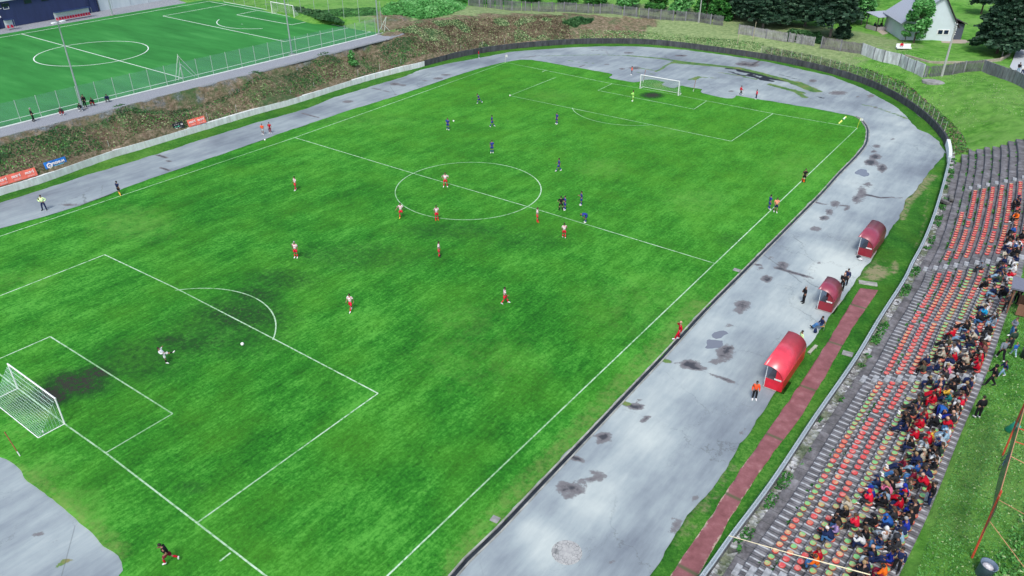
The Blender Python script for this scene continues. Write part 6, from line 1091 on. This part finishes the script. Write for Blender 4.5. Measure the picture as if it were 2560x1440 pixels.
# ---- things on the grass at the right edge
gz = 4.15
def at4(px, py, z=gz): v = G(px, py, z); return v
t0 = at4(2430, 1394); f0 = Vector((t0.x, t0.y, gz)); HT = 4.7; f1v = G(2544, 1080, gz+HT); f1 = Vector((f1v.x, f1v.y, gz)); dv = (f1-f0).normalized(); nv = Vector((dv.y, -dv.x, 0))
t = thing('steel_net_frame', 'tall rusty red steel frame hung with dark green netting at the right edge', 'frame'); Mo = flat('rust_red_steel', (.50, .075, .035), .6, var=.3); Lf = (f1-f0).length
P_ = lambda s, o, z: f0+dv*s+nv*o+Vector((0, 0, z))
Mt = flat('tan_tube', (.50, .25, .14), .6)
for a, b2, r, mt in ((P_(0, 0, 0), P_(0, 0, HT+.3), .06, Mo), (P_(-.1, 0, HT), P_(Lf+5, 0, HT), .025, Mt), (P_(0, 0, HT-.3), P_(2.2, 2.6, 2.2), .018, Mt), (P_(0, 0, 2.9), P_(-.8, 3.4, .4), .018, Mt), (P_(Lf-1, 0, HT), P_(Lf, 3.2, HT-.6), .03, Mo), (P_(Lf-2.5, 0, HT), P_(Lf-1.5, 3.0, HT-1.2), .025, Mt), (P_(Lf+1, 0, HT-.4), P_(Lf+1, 3, HT-.4), .04, Mo), (P_(Lf+4, 0, 0), P_(Lf+4, 0, HT), .06, Mo)):
    m = MB(); m.tube([a, b2], r, 6); m.obj('bar', mt, t)
rows = [[tuple(P_(s, -.02+.05*math.sin(s), 2.3)), tuple(P_(s, .03, HT-.05))] for s in np.arange(-1.2, Lf+5, .8)]; uvstrip('net', rows, mat_veil('dark_netting', (.03, .06, .055), .72), t, np.arange(len(rows))*.8, [0, 3.8])
def bin_(px, py, r, h, c, lab, tilt=(0, 0), bag=None):
    v = at4(px, py); t = thing('litter_bin', lab, 'bin', (v.x, v.y, gz)); t.rotation_euler = (R(tilt[0]), R(tilt[1]), 0); m = MB(); m.lathe((0, 0, 0), [(.001, .01), (r*.85, 0), (r, h), (r*1.06, h+.03), (r*.92, h), (r*.8, .05)], 18); m.obj('bin_body', flat('bin_paint', c, .4), t, True)
    if bag: m = MB(); m.ball((0, 0, h*.8), r*.7, 10, 6, (1, .8, .5)); m.obj('litter', flat('litter', bag, .7, var=.6), t, True)
bin_(2455, 1436, .42, .85, (.12, .17, .24), 'grey blue open barrel with white litter at the bottom right', (0, 8), (.45, .45, .47)); bin_(2519, 1076, .26, .75, (.04, .40, .28), 'bright green cylindrical bin leaning by the net frame', (0, 30), (.5, .6, .55)); bin_(2560, 893, .32, .7, (.05, .06, .08), 'dark grey barrel standing on the grass at the right edge', (4, 4), (.2, .2, .22))
v = at4(2500, 1160); t = thing('bicycle', 'dark bicycle leaning against the green netting', 'bicycle', (v.x, v.y, gz)); t.rotation_euler = (R(22), 0, math.atan2(dv.y, dv.x)); Mk = flat('bike_black', (.02, .025, .035), .4); Mb = flat('bike_blue', (.05, .12, .25), .35)
for x in (-.52, .52): m = MB(); m.tube([(x+.33*math.cos(q), 0, .34+.33*math.sin(q)) for q in np.linspace(0, 6.2832, 19)], .022, 5); w_ = m.obj('wheel', Mk, t)
m = MB()
for a, b2 in (((-.52, 0, .34), (-.1, 0, .34)), ((-.1, 0, .34), (-.22, 0, .85)), ((-.22, 0, .82), (.38, 0, .85)), ((-.1, 0, .34), (.38, 0, .80)), ((-.52, 0, .34), (-.22, 0, .82)), ((.52, 0, .34), (.36, 0, .95))): m.tube([a, b2], .022, 6)
m.obj('frame', Mb, t); m = MB(); m.box((-.24, 0, .92), (.26, .13, .05)); m.obj('saddle', Mk, t); m = MB(); m.tube([(.34, -.26, 1.0), (.36, 0, .97), (.34, .26, 1.0)], .016, 5); m.obj('handlebar', Mk, t)
# timber box with grey roof at the right edge, upper stand
v = at4(2530, 716, 6.3); t = thing('timber_cabin', 'brown timber cabin with flat grey roof at the right edge beside the stand', 'cabin', (v.x+.1, v.y-.6, gz), R(3)); Mw = mat_board('brown_timber', (.10, .05, .03), (.26, .13, .08))
m = MB(); m.box((3.2, 1.0, 2.3), (6.6, 2.2, .12)); m.box((3.2, 1.0, 2.37), (6.66, 2.26, .03)); m.obj('roof', flat('grey_felt', (.16, .17, .22), .7, var=.1), t)
for x, y in ((.2, .1), (.2, 1.9), (6, .1), (6, 1.9)): m = MB(); m.box((x, y, 1.1), (.12, .12, 2.3)); m.obj('post', Mw, t)
m = MB(); m.box((3.4, .1, .5), (5.2, .06, 1.0)); m.box((3.4, 1.9, .5), (5.2, .06, 1.0)); m.obj('front_panel', Mw, t)
# long pale flagpole over the lower rows
a, b2 = G(2176, 1437, 4.9), G(1822, 1339, 3.6); t = thing('flagpole', 'long thin pale pole held out over the lowest seats', 'pole', tuple(a)); m = MB(); m.tube([(0, 0, 0), tuple((b2-a)*.5+Vector((0, 0, -.06))), tuple(b2-a)], [.035, .028, .018], 6); m.obj('pole', flat('cream_pole', (.78, .70, .46), .5, var=.05), t)
# ================================================================== HOUSE, POLES, TREES
def leaf_mat(name, dark, mid, light, rough=.6):
    m, n, b = new_mat(name); P = wpos(n); oi = N(n, 'ShaderNodeObjectInfo'); k = attr(n, 'tint'); f = noise(n, .55, 3, .6, P)
    c = ramp(n, math2(n, 'ADD', math2(n, 'MULTIPLY', k, .6), math2(n, 'MULTIPLY', f, .4)), [(.25, dark), (.5, mid), (.78, light)]); n.links.new(c, b.inputs['Base Color']); b.inputs['Roughness'].default_value = rough; b.inputs['Specular IOR Level'].default_value = .25
    return m
LM = {'tan': leaf_mat('dead_bracken', (.06, .045, .03), (.17, .13, .088), (.33, .265, .185)), 'gpale': leaf_mat('pale_tuft', (.15, .24, .09), (.32, .43, .20), (.52, .62, .36)), 'gmid': leaf_mat('green_tuft', (.035, .14, .03), (.09, .29, .06), (.20, .44, .14)), 'gdark': leaf_mat('dark_tuft', (.012, .05, .018), (.035, .12, .04), (.09, .20, .07)), 'dark': leaf_mat('needles_dark', (.004, .018, .010), (.016, .052, .028), (.075, .15, .085)), 'mid': leaf_mat('leaves_mid', (.012, .07, .012), (.035, .17, .03), (.10, .30, .06)), 'light': leaf_mat('leaves_light', (.03, .14, .03), (.08, .30, .07), (.22, .48, .18)), 'brown': leaf_mat('dry_brush', (.03, .026, .018), (.12, .09, .06), (.30, .24, .16)), 'pale': leaf_mat('dry_grass', (.06, .11, .03), (.18, .25, .09), (.36, .40, .20)), 'bramble': leaf_mat('bramble', (.006, .03, .010), (.022, .085, .025), (.07, .17, .05))}
M_bark = flat('bark', (.09, .07, .05), .9, var=.4, scale=4); M_bark2 = flat('bark_grey', (.16, .14, .12), .9, var=.4, scale=4)
def cards(C, size, rng, flatness=.4, asp=1.5):
    """leaf sized quads at the points C (n,3), randomly turned"""
    n = len(C); a = rng.random(n)*6.283; u = np.stack([np.cos(a), np.sin(a), (rng.random(n)-.5)*flatness*2], 1); u /= np.linalg.norm(u, axis=1)[:, None]
    w_ = rng.normal(size=(n, 3)); w_[:, 2] *= .6; v = np.cross(u, w_); v /= np.linalg.norm(v, axis=1)[:, None]; s = size*(.6+.8*rng.random(n))[:, None]
    V = np.stack([C-u*s*asp/2-v*s/2, C+u*s*asp/2-v*s*.35, C+u*s*asp/2+v*s*.35, C-u*s*asp/2+v*s/2], 1).reshape(-1, 3); return V, np.arange(4*n).reshape(n, 4)
def broadleaf(h, r, seed, n=5200, size=.30, low=.28, lobes=16, sq=1.0):
    rng = np.random.default_rng(seed); L = []
    for i in range(lobes):
        t = rng.random()**.8; z = h*(low+(1-low)*t); rr = r*(1-.75*abs(t-.35)**1.3)*(.5+.5*rng.random()); a = rng.random()*6.283; L.append((rr*math.cos(a)*.75, rr*math.sin(a)*.75, z-.1*h*(t > .8), r*(.26+.22*rng.random())))
    L = np.array(L); i = rng.integers(0, len(L), n); d = rng.normal(size=(n, 3)); d /= np.linalg.norm(d, axis=1)[:, None]; q = rng.random(n)**.33; C = L[i, :3]+d*(L[i, 3]*q)[:, None]*np.array([1, 1, .8*sq]); C = C[rng.random(n) < .55+.45*vnoise(C[:, :2]+C[:, 2:]*.7, r*.3, seed)]
    return C, L
def tree(loc, h, r, kind, label, seed, trunk_h=None, group=None, size=.3, n=5200, bark=None, low=.28, lobes=16, name='tree'):
    t = thing(name, label, 'tree', loc, seed*1.7, group); rng = np.random.default_rng(seed+50)
    if kind == 'dark' or name in ('spruce_tree', 'fir_sapling'):
        C = []; nl = int(h*2.6)
        for i in range(nl):
            f = i/nl; z = h*(low+(1-low)*f); R_ = r*(1-f)**.8*(.75+.4*rng.random()); nb_ = int(9+R_*4)
            for b2 in range(nb_):
                if rng.random() < .12: continue
                a = rng.random()*6.283; L = R_*(.6+.5*rng.random()); k = max(6, int(L*n/(nl*nb_)*1.3)); q = rng.random(k)**.6*L; C.append(np.stack([q*np.cos(a)+rng.normal(0, .14, k)*L*.5, q*np.sin(a)+rng.normal(0, .14, k)*L*.5, z-.22*q**1.3+.05*L+rng.normal(0, .10, k)], 1))
        C = np.vstack(C); V, F = cards(C, size, rng, .25, 2.2)
    else:
        C, L = broadleaf(h, r, seed, n, size, low, lobes); V, F = cards(C, size, rng, .6)
    tint = np.repeat(np.clip(rng.normal(.5, .22, len(C)), 0, 1), 4); link('crown', npmesh('crown', V, F, LM[kind], {'tint': tint}), t)
    m = MB(); th = h*.92 if kind == 'dark' else h*.6; m.tube([(0, 0, -.3), (.05, 0, th*.4), (0, .05, th)], [.03*h*.55+.05, .022*h*.5+.03, .04], 8)
    if kind != 'dark':
        for i in range(7): a = i*2.4; z = h*(.25+.05*i); m.tube([(0, 0, z), (r*.3*math.cos(a), r*.3*math.sin(a), z+h*.10), (r*.65*math.cos(a), r*.65*math.sin(a), z+h*.2)], [.07, .045, .02], 5)
    m.obj('trunk', bark or M_bark, t); return t
def on(px, py): return tuple(GT(px, py))
GW = 'dark trees beyond the board fences'
k_ = 0
for px, py, h, r, lab in ((1835, 45, 13, 4.2, 'dark evergreen at the left edge of the grove, over the fence end'), (1872, 52, 15, 4.5, 'dark evergreen second from the left in the grove'), (1907, 70, 15, 4.6, 'dark evergreen with a grey trunk right behind the pale fence'), (1950, 62, 14, 4.6, 'dark evergreen in the middle of the grove behind the ivy'), (2012, 66, 15, 5.0, 'dark evergreen right of the middle of the grove'), (2074, 95, 15, 4.8, 'big dark evergreen with bare lower trunk nearest the fence'), (2120, 58, 12, 3.8, 'dark evergreen at the right edge of the grove'), (1800, 22, 14, 4.4, 'dark evergreen rising behind the hedge left of the grove'), (1985, 30, 16, 5, 'dark evergreen in the back row of the grove'), (2090, 25, 15, 4.8, 'dark evergreen in the back row towards the lawn')):
    k_ += 1; tree(on(px, py), h, r, 'dark', lab, 20+k_, group=GW, size=.34, n=9000, low=.22 if py < 90 else .30, bark=M_bark2)
tree(on(2105, 96), 4.2, 1.9, 'dark', 'small dark fir beside the bare trunk of the big evergreen', 61, size=.22, n=5000, low=.12)
tree(on(2492, 133), 13.5, 5.2, 'dark', 'large dark spruce on the lawn at the top right', 62, size=.30, n=22000, low=.20, name='spruce_tree')
tree(on(2556, 112), 9, 3.2, 'dark', 'dark spruce at the right edge behind the road', 63, size=.30, n=7000, low=.1, name='spruce_tree')
tree(on(2284, 107), 9.0, 2.5, 'light', 'fresh light green young tree in front of the white house', 64, size=.26, n=11000, low=.14, lobes=60)
tree(on(2262, 104), 3.6, 1.1, 'light', 'small pale shrub tree left of the young tree at the house', 65, size=.2, n=1500, low=.3)
tree(on(2152, 62), 6.2, 2.6, 'light', 'small pale green fruit tree on the lawn left of the pergola', 66, size=.28, n=3800, low=.3, bark=M_bark2)
tree(on(2178, 14), 9, 3.6, 'mid', 'round green tree at the top edge left of the house', 67, size=.34, n=5200)
tree(on(2452, 36), 9, 3.0, 'dark', 'dark thin tree behind the house at the top edge', 68, size=.3, n=5000, low=.35)
tree(on(880, 159), 2.6, 1.1, 'light', 'single young green sapling on the brown bank', 69, size=.17, n=1500, low=.05, lobes=10, name='fir_sapling')
for i, (px, py, h, r, kd, lab) in enumerate(((1765, 45, 6.5, 3.2, 'mid', 'leafy green hedge tree beside the tall pole'), (1700, 33, 5, 3.2, 'light', 'bright green bushy tree behind the board fence near the pole'), (1640, 24, 4.4, 3.2, 'mid', 'green bushy tree behind the middle of the board fence'), (1570, 18, 4.0, 3.4, 'light', 'light green shrub tree behind the board fence, left of middle'), (1490, 12, 3.6, 3.4, 'mid', 'green shrub tree behind the board fence near its left part'), (1415, 8, 3.4, 3.2, 'mid', 'green shrub behind the board fence at the top edge'), (1330, 4, 3.6, 3.0, 'mid', 'dense green shrub at the top edge behind the left fence'), (1808, 50, 7, 3.0, 'mid', 'green tree closing the gap between the two board fences'), (1225, -6, 4, 3, 'mid', 'green shrub beyond the left end of the board fence'))):
    tree(on(px, py), h, r, kd, lab, 80+i, group='shrubs behind the board fence', size=.34, n=3600, low=.05, lobes=22, name='shrub')
def thicket(name, poly_px, hgt, kind, n, size, label, seed, cat=None):
    """low dense growth over an area: one mass"""
    P = np.array([tuple(GT(x, y))[:2] for x, y in poly_px]); rng = np.random.default_rng(seed); x0, y0 = P.min(0); x1, y1 = P.max(0); C = []
    while len(C) < n:
        q = rng.random((n, 2))*[x1-x0, y1-y0]+[x0, y0]; q = q[inside(q, P)]; C += list(q)
    C = np.array(C[:n]); z = terr(C, under=False); d, _, _ = nearest(C, P); top = hgt*(.35+.8*vnoise(C, 1.6, seed))*np.clip(d/1.2, .15, 1); C3 = np.column_stack([C, z+top*(.35+.7*rng.random(n)**.5)]); V, F = cards(C3, size, rng, .5)
    tint = np.repeat(np.clip(.15+.5*vnoise(C, 1.6, seed)+.25*rng.random(n), 0, 1), 4); o = link(name, npmesh(name, V, F, LM[kind], {'tint': tint})); return tag(o, label, cat or name, kind='stuff')
thicket('bramble_bush', [(953, 22), (1000, 12), (1060, 6), (1100, 2), (1165, 12), (1160, 24), (1120, 38), (1075, 48), (1050, 49), (1000, 38), (958, 38)], 1.1, 'light', 16000, .30, 'bright green bramble thicket on the plateau above the brown bank', 5)
thicket('bramble_bush', [(1405, 60), (1420, 52), (1438, 46), (1452, 44), (1462, 50), (1482, 49), (1478, 58), (1462, 64), (1452, 62), (1440, 70), (1426, 64)], 1.0, 'gdark', 2600, .30, 'dark green bramble patch on the far bank', 6)
thicket('bramble_bush', [(1000, 16), (1100, -8), (1250, -6), (1290, 14), (1170, 8), (1100, 3)], 1.8, 'mid', 9000, .36, 'taller green bushes at the top edge left of the board fence', 7)
thicket('bramble_bush', [(780, 30), (850, 26), (940, 22), (945, 40), (860, 44), (800, 38)], .5, 'mid', 6000, .28, 'patchy green weeds behind the training goal net', 8)
thicket('bramble_bush', [(730, 18), (790, 30), (850, 50), (860, 60), (800, 48), (740, 30)], 1.0, 'gdark', 3000, .34, 'dark scrub right behind the training goal', 9)
thicket('ivy', [(1958, 88), (1975, 84), (2005, 88), (2058, 96), (2060, 112), (2010, 108), (1965, 104)], 1.6, 'bramble', 4500, .22, 'dark ivy climbing over the pale board fence', 10)
# scattered blades that roughen the slopes
def tufts(name, poly, n, size, label, seed, pick, zoff=0.0, hgt=.25, under=False):
    P = np.array(poly); rng = np.random.default_rng(seed); x0, y0 = P.min(0); x1, y1 = P.max(0); C = np.zeros((0, 2))
    while len(C) < n: q = rng.random((n*2, 2))*[x1-x0, y1-y0]+[x0, y0]; C = np.vstack([C, q[inside(q, P)]])
    C = C[:n]; z = terr(C, under=under)+zoff; k = pick(C, rng)
    for kd in sorted(set(k)):
        mk = k == kd; c = C[mk]; nn = len(c)
        if kd == 'none' or nn < 4: continue
        C3 = np.column_stack([c, z[mk]+hgt*(.2+.6*rng.random(nn))]); V, F = cards(C3, size, rng, 1.1, 1.7); tint = np.repeat(np.clip(.3*vnoise(c, 1.1, seed)+.55*rng.random(nn), 0, 1), 4); tag(link(name, npmesh(name, V, F, LM[kd], {'tint': tint})), label+{'brown': ', dry brown', 'pale': ', pale', 'mid': ', green', 'light': ', light green', 'bramble': ', dark green', 'dark': ', dark', 'tan': ', dry brown', 'gpale': ', pale', 'gmid': ', green', 'gdark': ', dark green'}[kd], name, kind='stuff')
def wall_band(s0, s1, o0, o1): return [tuple(at_s(s, o0)[0]) for s in np.arange(s0, s1, 2)]+[tuple(at_s(s, o1)[0]) for s in np.arange(s0, s1, 2)[::-1]]
def pk_left(C, rng):
    a = vnoise(C, 3.2, 21); b2 = rng.random(len(C)); c = vnoise(C, 5.0, 22); d = nearest(C, WALL, False)[0]
    r = np.where(b2 < .60, 'tan', np.where(b2 < .75, 'gpale', 'gmid')); r = np.where(a > .62, np.where(b2 < .5, 'gdark', np.where(b2 < .8, 'gmid', 'tan')), r); return np.where((d > 2.6) & (c > .36) & (b2 < .85), 'gdark', r)
tufts('bank_undergrowth', wall_band(S_WHITE0-8, S_WHITE1+2, .5, 4.25), 26000, .105, 'rough undergrowth on the long left bank', 31, pk_left, hgt=.10)
tufts('bank_undergrowth', wall_band(S_WHITE1, wall_s(1450, 111), .5, 8.5), 24000, .125, 'dead bracken on the far left bend bank', 32, lambda C, rng: np.where(vnoise(C, 3.0, 4) > .66, np.where(rng.random(len(C)) < .5, 'gdark', 'gpale'), np.where(rng.random(len(C)) < .85, 'tan', 'gpale')), hgt=.12)
tufts('bank_undergrowth', wall_band(wall_s(1450, 111), wall_s(1905, 148), .5, 3.4), 5000, .12, 'rough grass on the far bank', 33, lambda C, rng: np.where(rng.random(len(C)) < .5, 'gpale', np.where(rng.random(len(C)) < .4, 'gdark', 'gmid')), hgt=.12)
tufts('bank_undergrowth', wall_band(wall_s(1905, 148), wall_s(2367, 395), .4, 2.4), 4500, .14, 'rough growth above the dark wall of the right bend', 34, lambda C, rng: np.where(rng.random(len(C)) < .35, 'tan', np.where(rng.random(len(C)) < .35, 'gdark', 'gmid')), hgt=.14)
tufts('meadow_grass', wall_band(S_TOP-40, S_T0-8, 2, 14), 6000, .07, 'tussocky grass on the slope above the right bend', 35, lambda C, rng: np.where(rng.random(len(C)) < .5, 'gpale', 'gmid'), hgt=.06)
tufts('meadow_grass', [(58.0, 3), (58.4, 20), (58.7, 45), (58.6, 62), (66, 62), (68, 45), (66, 20), (62, 3)], 60000, .05, 'grass tufts behind the stand', 36, lambda C, rng: np.where(rng.random(len(C)) < .10, 'gpale', 'gmid'), hgt=.05)
tufts('meadow_grass', [(59.6, 8), (60.4, 14), (61.3, 20), (62.6, 28), (70, 34), (70, 8)], 14000, .09, 'tall weeds beyond the netting', 37, lambda C, rng: np.where(rng.random(len(C)) < .12, 'gpale', 'gmid'), hgt=.25)
def pk_step(C, rng):
    return np.where((vnoise(C, .9, 41) > .66) & (rng.random(len(C)) < .8), 'mid', 'none')
P_ = [tuple(at_s(s, .25)[0]) for s in np.arange(S_T0, S_B, 2)]+[tuple(at_s(s, 1.0)[0]) for s in np.arange(S_T0, S_B, 2)[::-1]]; tufts('weeds', P_, 9000, .10, 'weeds in the rubble below the stand', 38, pk_step, .34, .12, True)
for k in range(-1, 7):
    d, z = tread(k); P_ = [tuple(at_s(s, d+.60)[0]) for s in np.arange(S_T0, S_B, 1.5)]+[tuple(at_s(s, d+.84)[0]) for s in np.arange(S_T0, S_B, 1.5)[::-1]]; C_ = []
    q = np.array([tuple(at_s(RNG.uniform(S_T0, S_B), d+RNG.uniform(.62, .8))[0]) for _ in range(900)]); keep = (vnoise(q, 1.1, 50+k) > (.68 if k > 0 else .55)) & ((q[:, 1] > 58) | (RNG.random(len(q)) < .02+.4*(k < 1))); q = q[keep]
    V, F = cards(np.column_stack([q, np.full(len(q), z+.07)]), .12, RNG, .8); tag(link('weeds', npmesh('weeds', V, F, LM['mid'], {'tint': np.repeat(RNG.random(len(q)), 4)})), 'small weeds growing in a joint between the steps', 'weeds', kind='stuff')
# ---- house
hz = 3.6; A_, B_ = GT(2250, 99), GT(2377, 104); hz = (A_.z+B_.z)/2; A_ = Vector((A_.x, A_.y, hz)); dx = Vector((B_.x-A_.x, B_.y-A_.y, 0)); W_ = dx.length; dx.normalize(); ang = math.atan2(dx.y, dx.x)
t = thing('house', 'white gabled house with steep grey metal roof and dark annex', 'house', (A_.x, A_.y, hz-.05), ang); D_ = 10.5; he = 3.6; hr = 8.4; xr = W_*.66
M_hw = flat('render_white_blue', (.58, .68, .74), .8, var=.06, scale=.6); m_, n_, b_ = new_mat('metal_roof'); wv = N(n_, 'ShaderNodeTexWave', wave_type='BANDS', bands_direction='Y'); wv.inputs['Scale'].default_value = .55; n_.links.new(opos(n_), wv.inputs[0]); n_.links.new(ramp(n_, wv.outputs[0], [(.0, (.12, .14, .17)), (.06, (.36, .40, .47)), (1., (.40, .44, .50))]), b_.inputs['Base Color']); b_.inputs['Roughness'].default_value = .5; M_hr = m_
M_hb = flat('brown_roof', (.060, .045, .055), .5); M_an = flat('anthracite', (.075, .095, .13), .6)
m = MB(); g = [(0, 0), (W_, 0), (W_, he), (xr, hr), (0, he)]; V = [(x, 0, z) for x, z in g]+[(x, D_, z) for x, z in g]; m.add(V, [(0, 1, 2, 3, 4), (9, 8, 7, 6, 5)]+[(i, 5+i, 5+(i+1) % 5, (i+1) % 5) for i in range(5)]); m.obj('wall', M_hw, t)
def slab(x0, z0, x1, z1, y0, y1, th, mat, nm, par): m = MB(); V = [(x, y, z+e) for e in (0, th) for x, z in ((x0, z0), (x1, z1)) for y in (y0, y1)]; m.add(V, [(0, 1, 3, 2), (4, 6, 7, 5), (0, 4, 5, 1), (2, 3, 7, 6), (0, 2, 6, 4), (1, 5, 7, 3)]); return m.obj(nm, mat, par)
sl_ = (hr-he)/xr; s2_ = (hr-he)/(W_-xr); rf = slab(-.7, he-.7*sl_+.06, xr, hr+.06, -.6, D_+.6, .14, M_hr, 'roof', t); rf2 = slab(xr, hr+.07, W_+.75, he-.75*s2_+.07, -.62, D_+.6, .16, M_hb, 'roof', t)
for x, y, z0, z1, w_, c in ((xr*.55, 4.5, hr-2.6, hr+1.0, .7, (.05, .045, .11)), (W_-.5, 7.5, he-.2, he+2.2, .8, (.05, .05, .06))): m = MB(); m.box((x, y, (z0+z1)/2), (w_, w_, z1-z0)); m.box((x, y, z1+.05), (w_+.15, w_+.15, .1)); m.obj('chimney', flat('chimney_clad', c, .6), rf)
m = MB(); m.box((W_+1.2, 3.6, 1.55), (2.4, 4.2, 3.1)); m.obj('annex', M_an, t); slab(W_-.1, 4.1, W_+2.7, 3.05, .9, 6.1, .14, M_hb, 'annex_roof', t)
f = MB(); f.box((W_*.80, -.03, 1.75), (2.3, .08, 1.0)); fo = f.obj('window', flat('white_frame', (.75, .78, .80), .4), t)
for s in (-1, 1): m = MB(); m.box((W_*.80+s*.55, -.085, 1.75), (.82, .03, .72)); m.obj('pane', flat('window_glass', (.015, .03, .06), .08), fo)
for i in range(4): m = MB(); m.box((W_+.9, 1.46, 2.3-i*.42), (.3, .06, .22)); m.obj('wall_sign', M_gw, t)
m = MB(); m.box((W_/2+.6, -.9, .02), (W_+3.4, 1.5, .1)); m.box((-1.2, 4.5, .021), (1.6, 9.5, .1)); m.box((W_+1.6, .3, .018), (3.4, 2.4, .1)); m.obj('paved_edge', flat('beige_paving', (.38, .33, .27), .8), t)
c_, d_ = GT(2190, 78), GT(2229, 75); L = (d_-c_).length; t = thing('pergola', 'open garden pergola with grey lean-to roof left of the house', 'pergola', tuple(c_), math.atan2(d_.y-c_.y, d_.x-c_.x))
for x in (0, L):
    for y in (0, 3.2): m = MB(); m.box((x, y, 1.35), (.14, .14, 2.7)); m.obj('post', flat('dark_wood', (.06, .05, .045), .7), t)
m = MB(); V = [(-.4, -.4, 2.75), (L+.5, -.4, 2.75), (L+.5, 3.6, 3.15), (-.4, 3.6, 3.15)]; m.add(V+[(x, y, z+.1) for x, y, z in V], [(0, 3, 2, 1), (4, 5, 6, 7), (0, 1, 5, 4), (1, 2, 6, 5), (2, 3, 7, 6), (3, 0, 4, 7)]); m.obj('roof', M_hr, t); m = MB(); m.box((L/2, 0, .4), (L, .14, .8)); m.box((0, 1.6, .4), (.14, 3.2, .8)); m.obj('low_wall', flat('pale_boards', (.34, .32, .33), .8), t); m = MB(); m.box((L/2, 1.7, .72), (1.8, .8, .06)); m.box((L/2, 1.7, .35), (.2, .5, .7)); m.obj('table', flat('dark_wood', (.06, .05, .045), .7), t)
for x in (1.3, 2.9):
    q = Vector((x, 2.3, 0)); q.rotate(Matrix.Rotation(t.rotation_euler.z, 3, 'Z')); person((c_.x+q.x, c_.y+q.y, c_.z+.45), t.rotation_euler.z-math.pi/2, 'sit', 'navy' if x < 2 else 'dark', 'dark', 'dark', f'person in {"navy" if x < 2 else "dark grey"} sitting at the table under the garden pergola')
v = GT(2258, 124); t = thing('garden_sofa', 'white garden sofa on the lawn in front of the house', 'sofa', tuple(v), ang+math.pi)
m = MB(); m.box((0, 0, .35), (2.6, .8, .2)); m.obj('seat', M_gw, t); m = MB(); m.box((0, -.4, .65), (2.6, .16, .7)); m.obj('backrest', M_gw, t)
for x in (-1.2, 1.2): m = MB(); m.box((x, 0, .13), (.1, .7, .25)); m.obj('leg', M_an, t)
person((v.x-.5, v.y, v.z+.45), R(TO), 'sit', 'coral', 'white', 'dark', 'person in red top sitting on the white garden sofa')
v = GT(2238, 66); m = MB(); m.box((0, 0, .5), (1.4, 1.0, 1.0)); m.box((0, 0, 1.03), (1.5, 1.1, .06)); tag(m.obj('garden_chest', flat('blue_plastic', (.04, .22, .45), .5), loc=(v.x, v.y, v.z)), 'small blue garden chest between pergola and house', 'chest')
# poles
def upole(px, py, h, lab, arms=True, r=.16):
    v = GT(px, py); t = thing('utility_pole', lab, 'utility pole', (v.x, v.y, v.z), .5); m = MB(); m.tube([(0, 0, -.2), (0, 0, h)], [r, r*.6], 8); m.obj('pole', flat('concrete_pole', (.36, .38, .36), .8), t)
    if arms:
        for i, z in enumerate((h-.1, h-.5, h-.9)): m = MB(); m.box((0, 0, z), (.08, 1.0, .08)); a = m.obj('crossarm', M_galv, t); m = MB(); [m.ball((0, s*.42, z+.12), .08, 6, 4) for s in (-1, 1)]; m.obj('insulator', M_gw, a)
upole(2354, 191, 8.6, 'thick grey concrete utility pole with insulators in front of the corner fence', r=.22); upole(2505, 141, 6.6, 'slender leaning utility pole beside the dark spruce', r=.10); upole(1747, 57, 11, 'tall grey pole standing at the far board fence', False, .13)
v = GT(2340, 205); m = MB(); m.lathe((0, 0, 0), [(2.2, -.3), (2.2, .1), (1.9, .16), (.01, .18)], 12); o = m.obj('concrete_pad', M_conc, loc=(v.x, v.y, v.z)); o.scale = (1, .6, 1); tag(o, 'flat round concrete pad in the grass at the foot of the utility pole', 'pad')
pts = [tuple(GT(x, y)) for x, y in ((2262, 142), (2290, 150), (2322, 159), (2340, 160), (2430, 160), (2500, 152), (2522, 140), (2530, 118))]; m = MB()
for a, b2 in zip(pts[:-1], pts[1:]):
    a, b2 = Vector(a), Vector(b2); q = (b2-a); ag = math.atan2(q.y, q.x); nx, ny = -math.sin(ag)*.15, math.cos(ag)*.15; m.add([(p.x+s*nx, p.y+s*ny, p.z+z) for p in (a, b2) for s in (-1, 1) for z in (-.4, .45)], [(0, 1, 5, 4), (2, 6, 7, 3), (1, 3, 7, 5), (0, 2, 3, 1), (4, 5, 7, 6)])
tag(m.obj('garden_wall', flat('beige_wall', (.36, .32, .26), .85, var=.3, scale=1)), 'low beige garden wall around the lawn of the house', 'wall')
P = [tuple(GT(x, y))[:2] for x, y in ((2532, 150), (2545, 112), (2570, 104), (2600, 104), (2600, 215), (2562, 200), (2540, 184), (2524, 168))]; D = np.array(densify(P, 1.0, True)); zc = terr(D, under=False); m = MB(); c_ = D.mean(0); zz = float(terr([c_], under=False)[0]); V = [(c_[0], c_[1], zz+.06)]+[(p[0], p[1], z+.06) for p, z in zip(D, zc)]; m.add(V, [(0, i+1, (i+1) % len(D)+1) for i in range(len(D))]); tag(m.obj('road', flat('pale_asphalt', (.42, .46, .48), .8, var=.1)), kind='structure')
for px, py, a, b2, lab in ((2543, 184, 'black', 'lblue', 'person in black on the pale road at the top right'), (2553, 189, 'white', 'navy', 'person in white beside another on the pale road at the top right')): v = GT(px, py); person((v.x, v.y, v.z+.05), R(TO), 'stand2', a, b2, 'dark', lab)
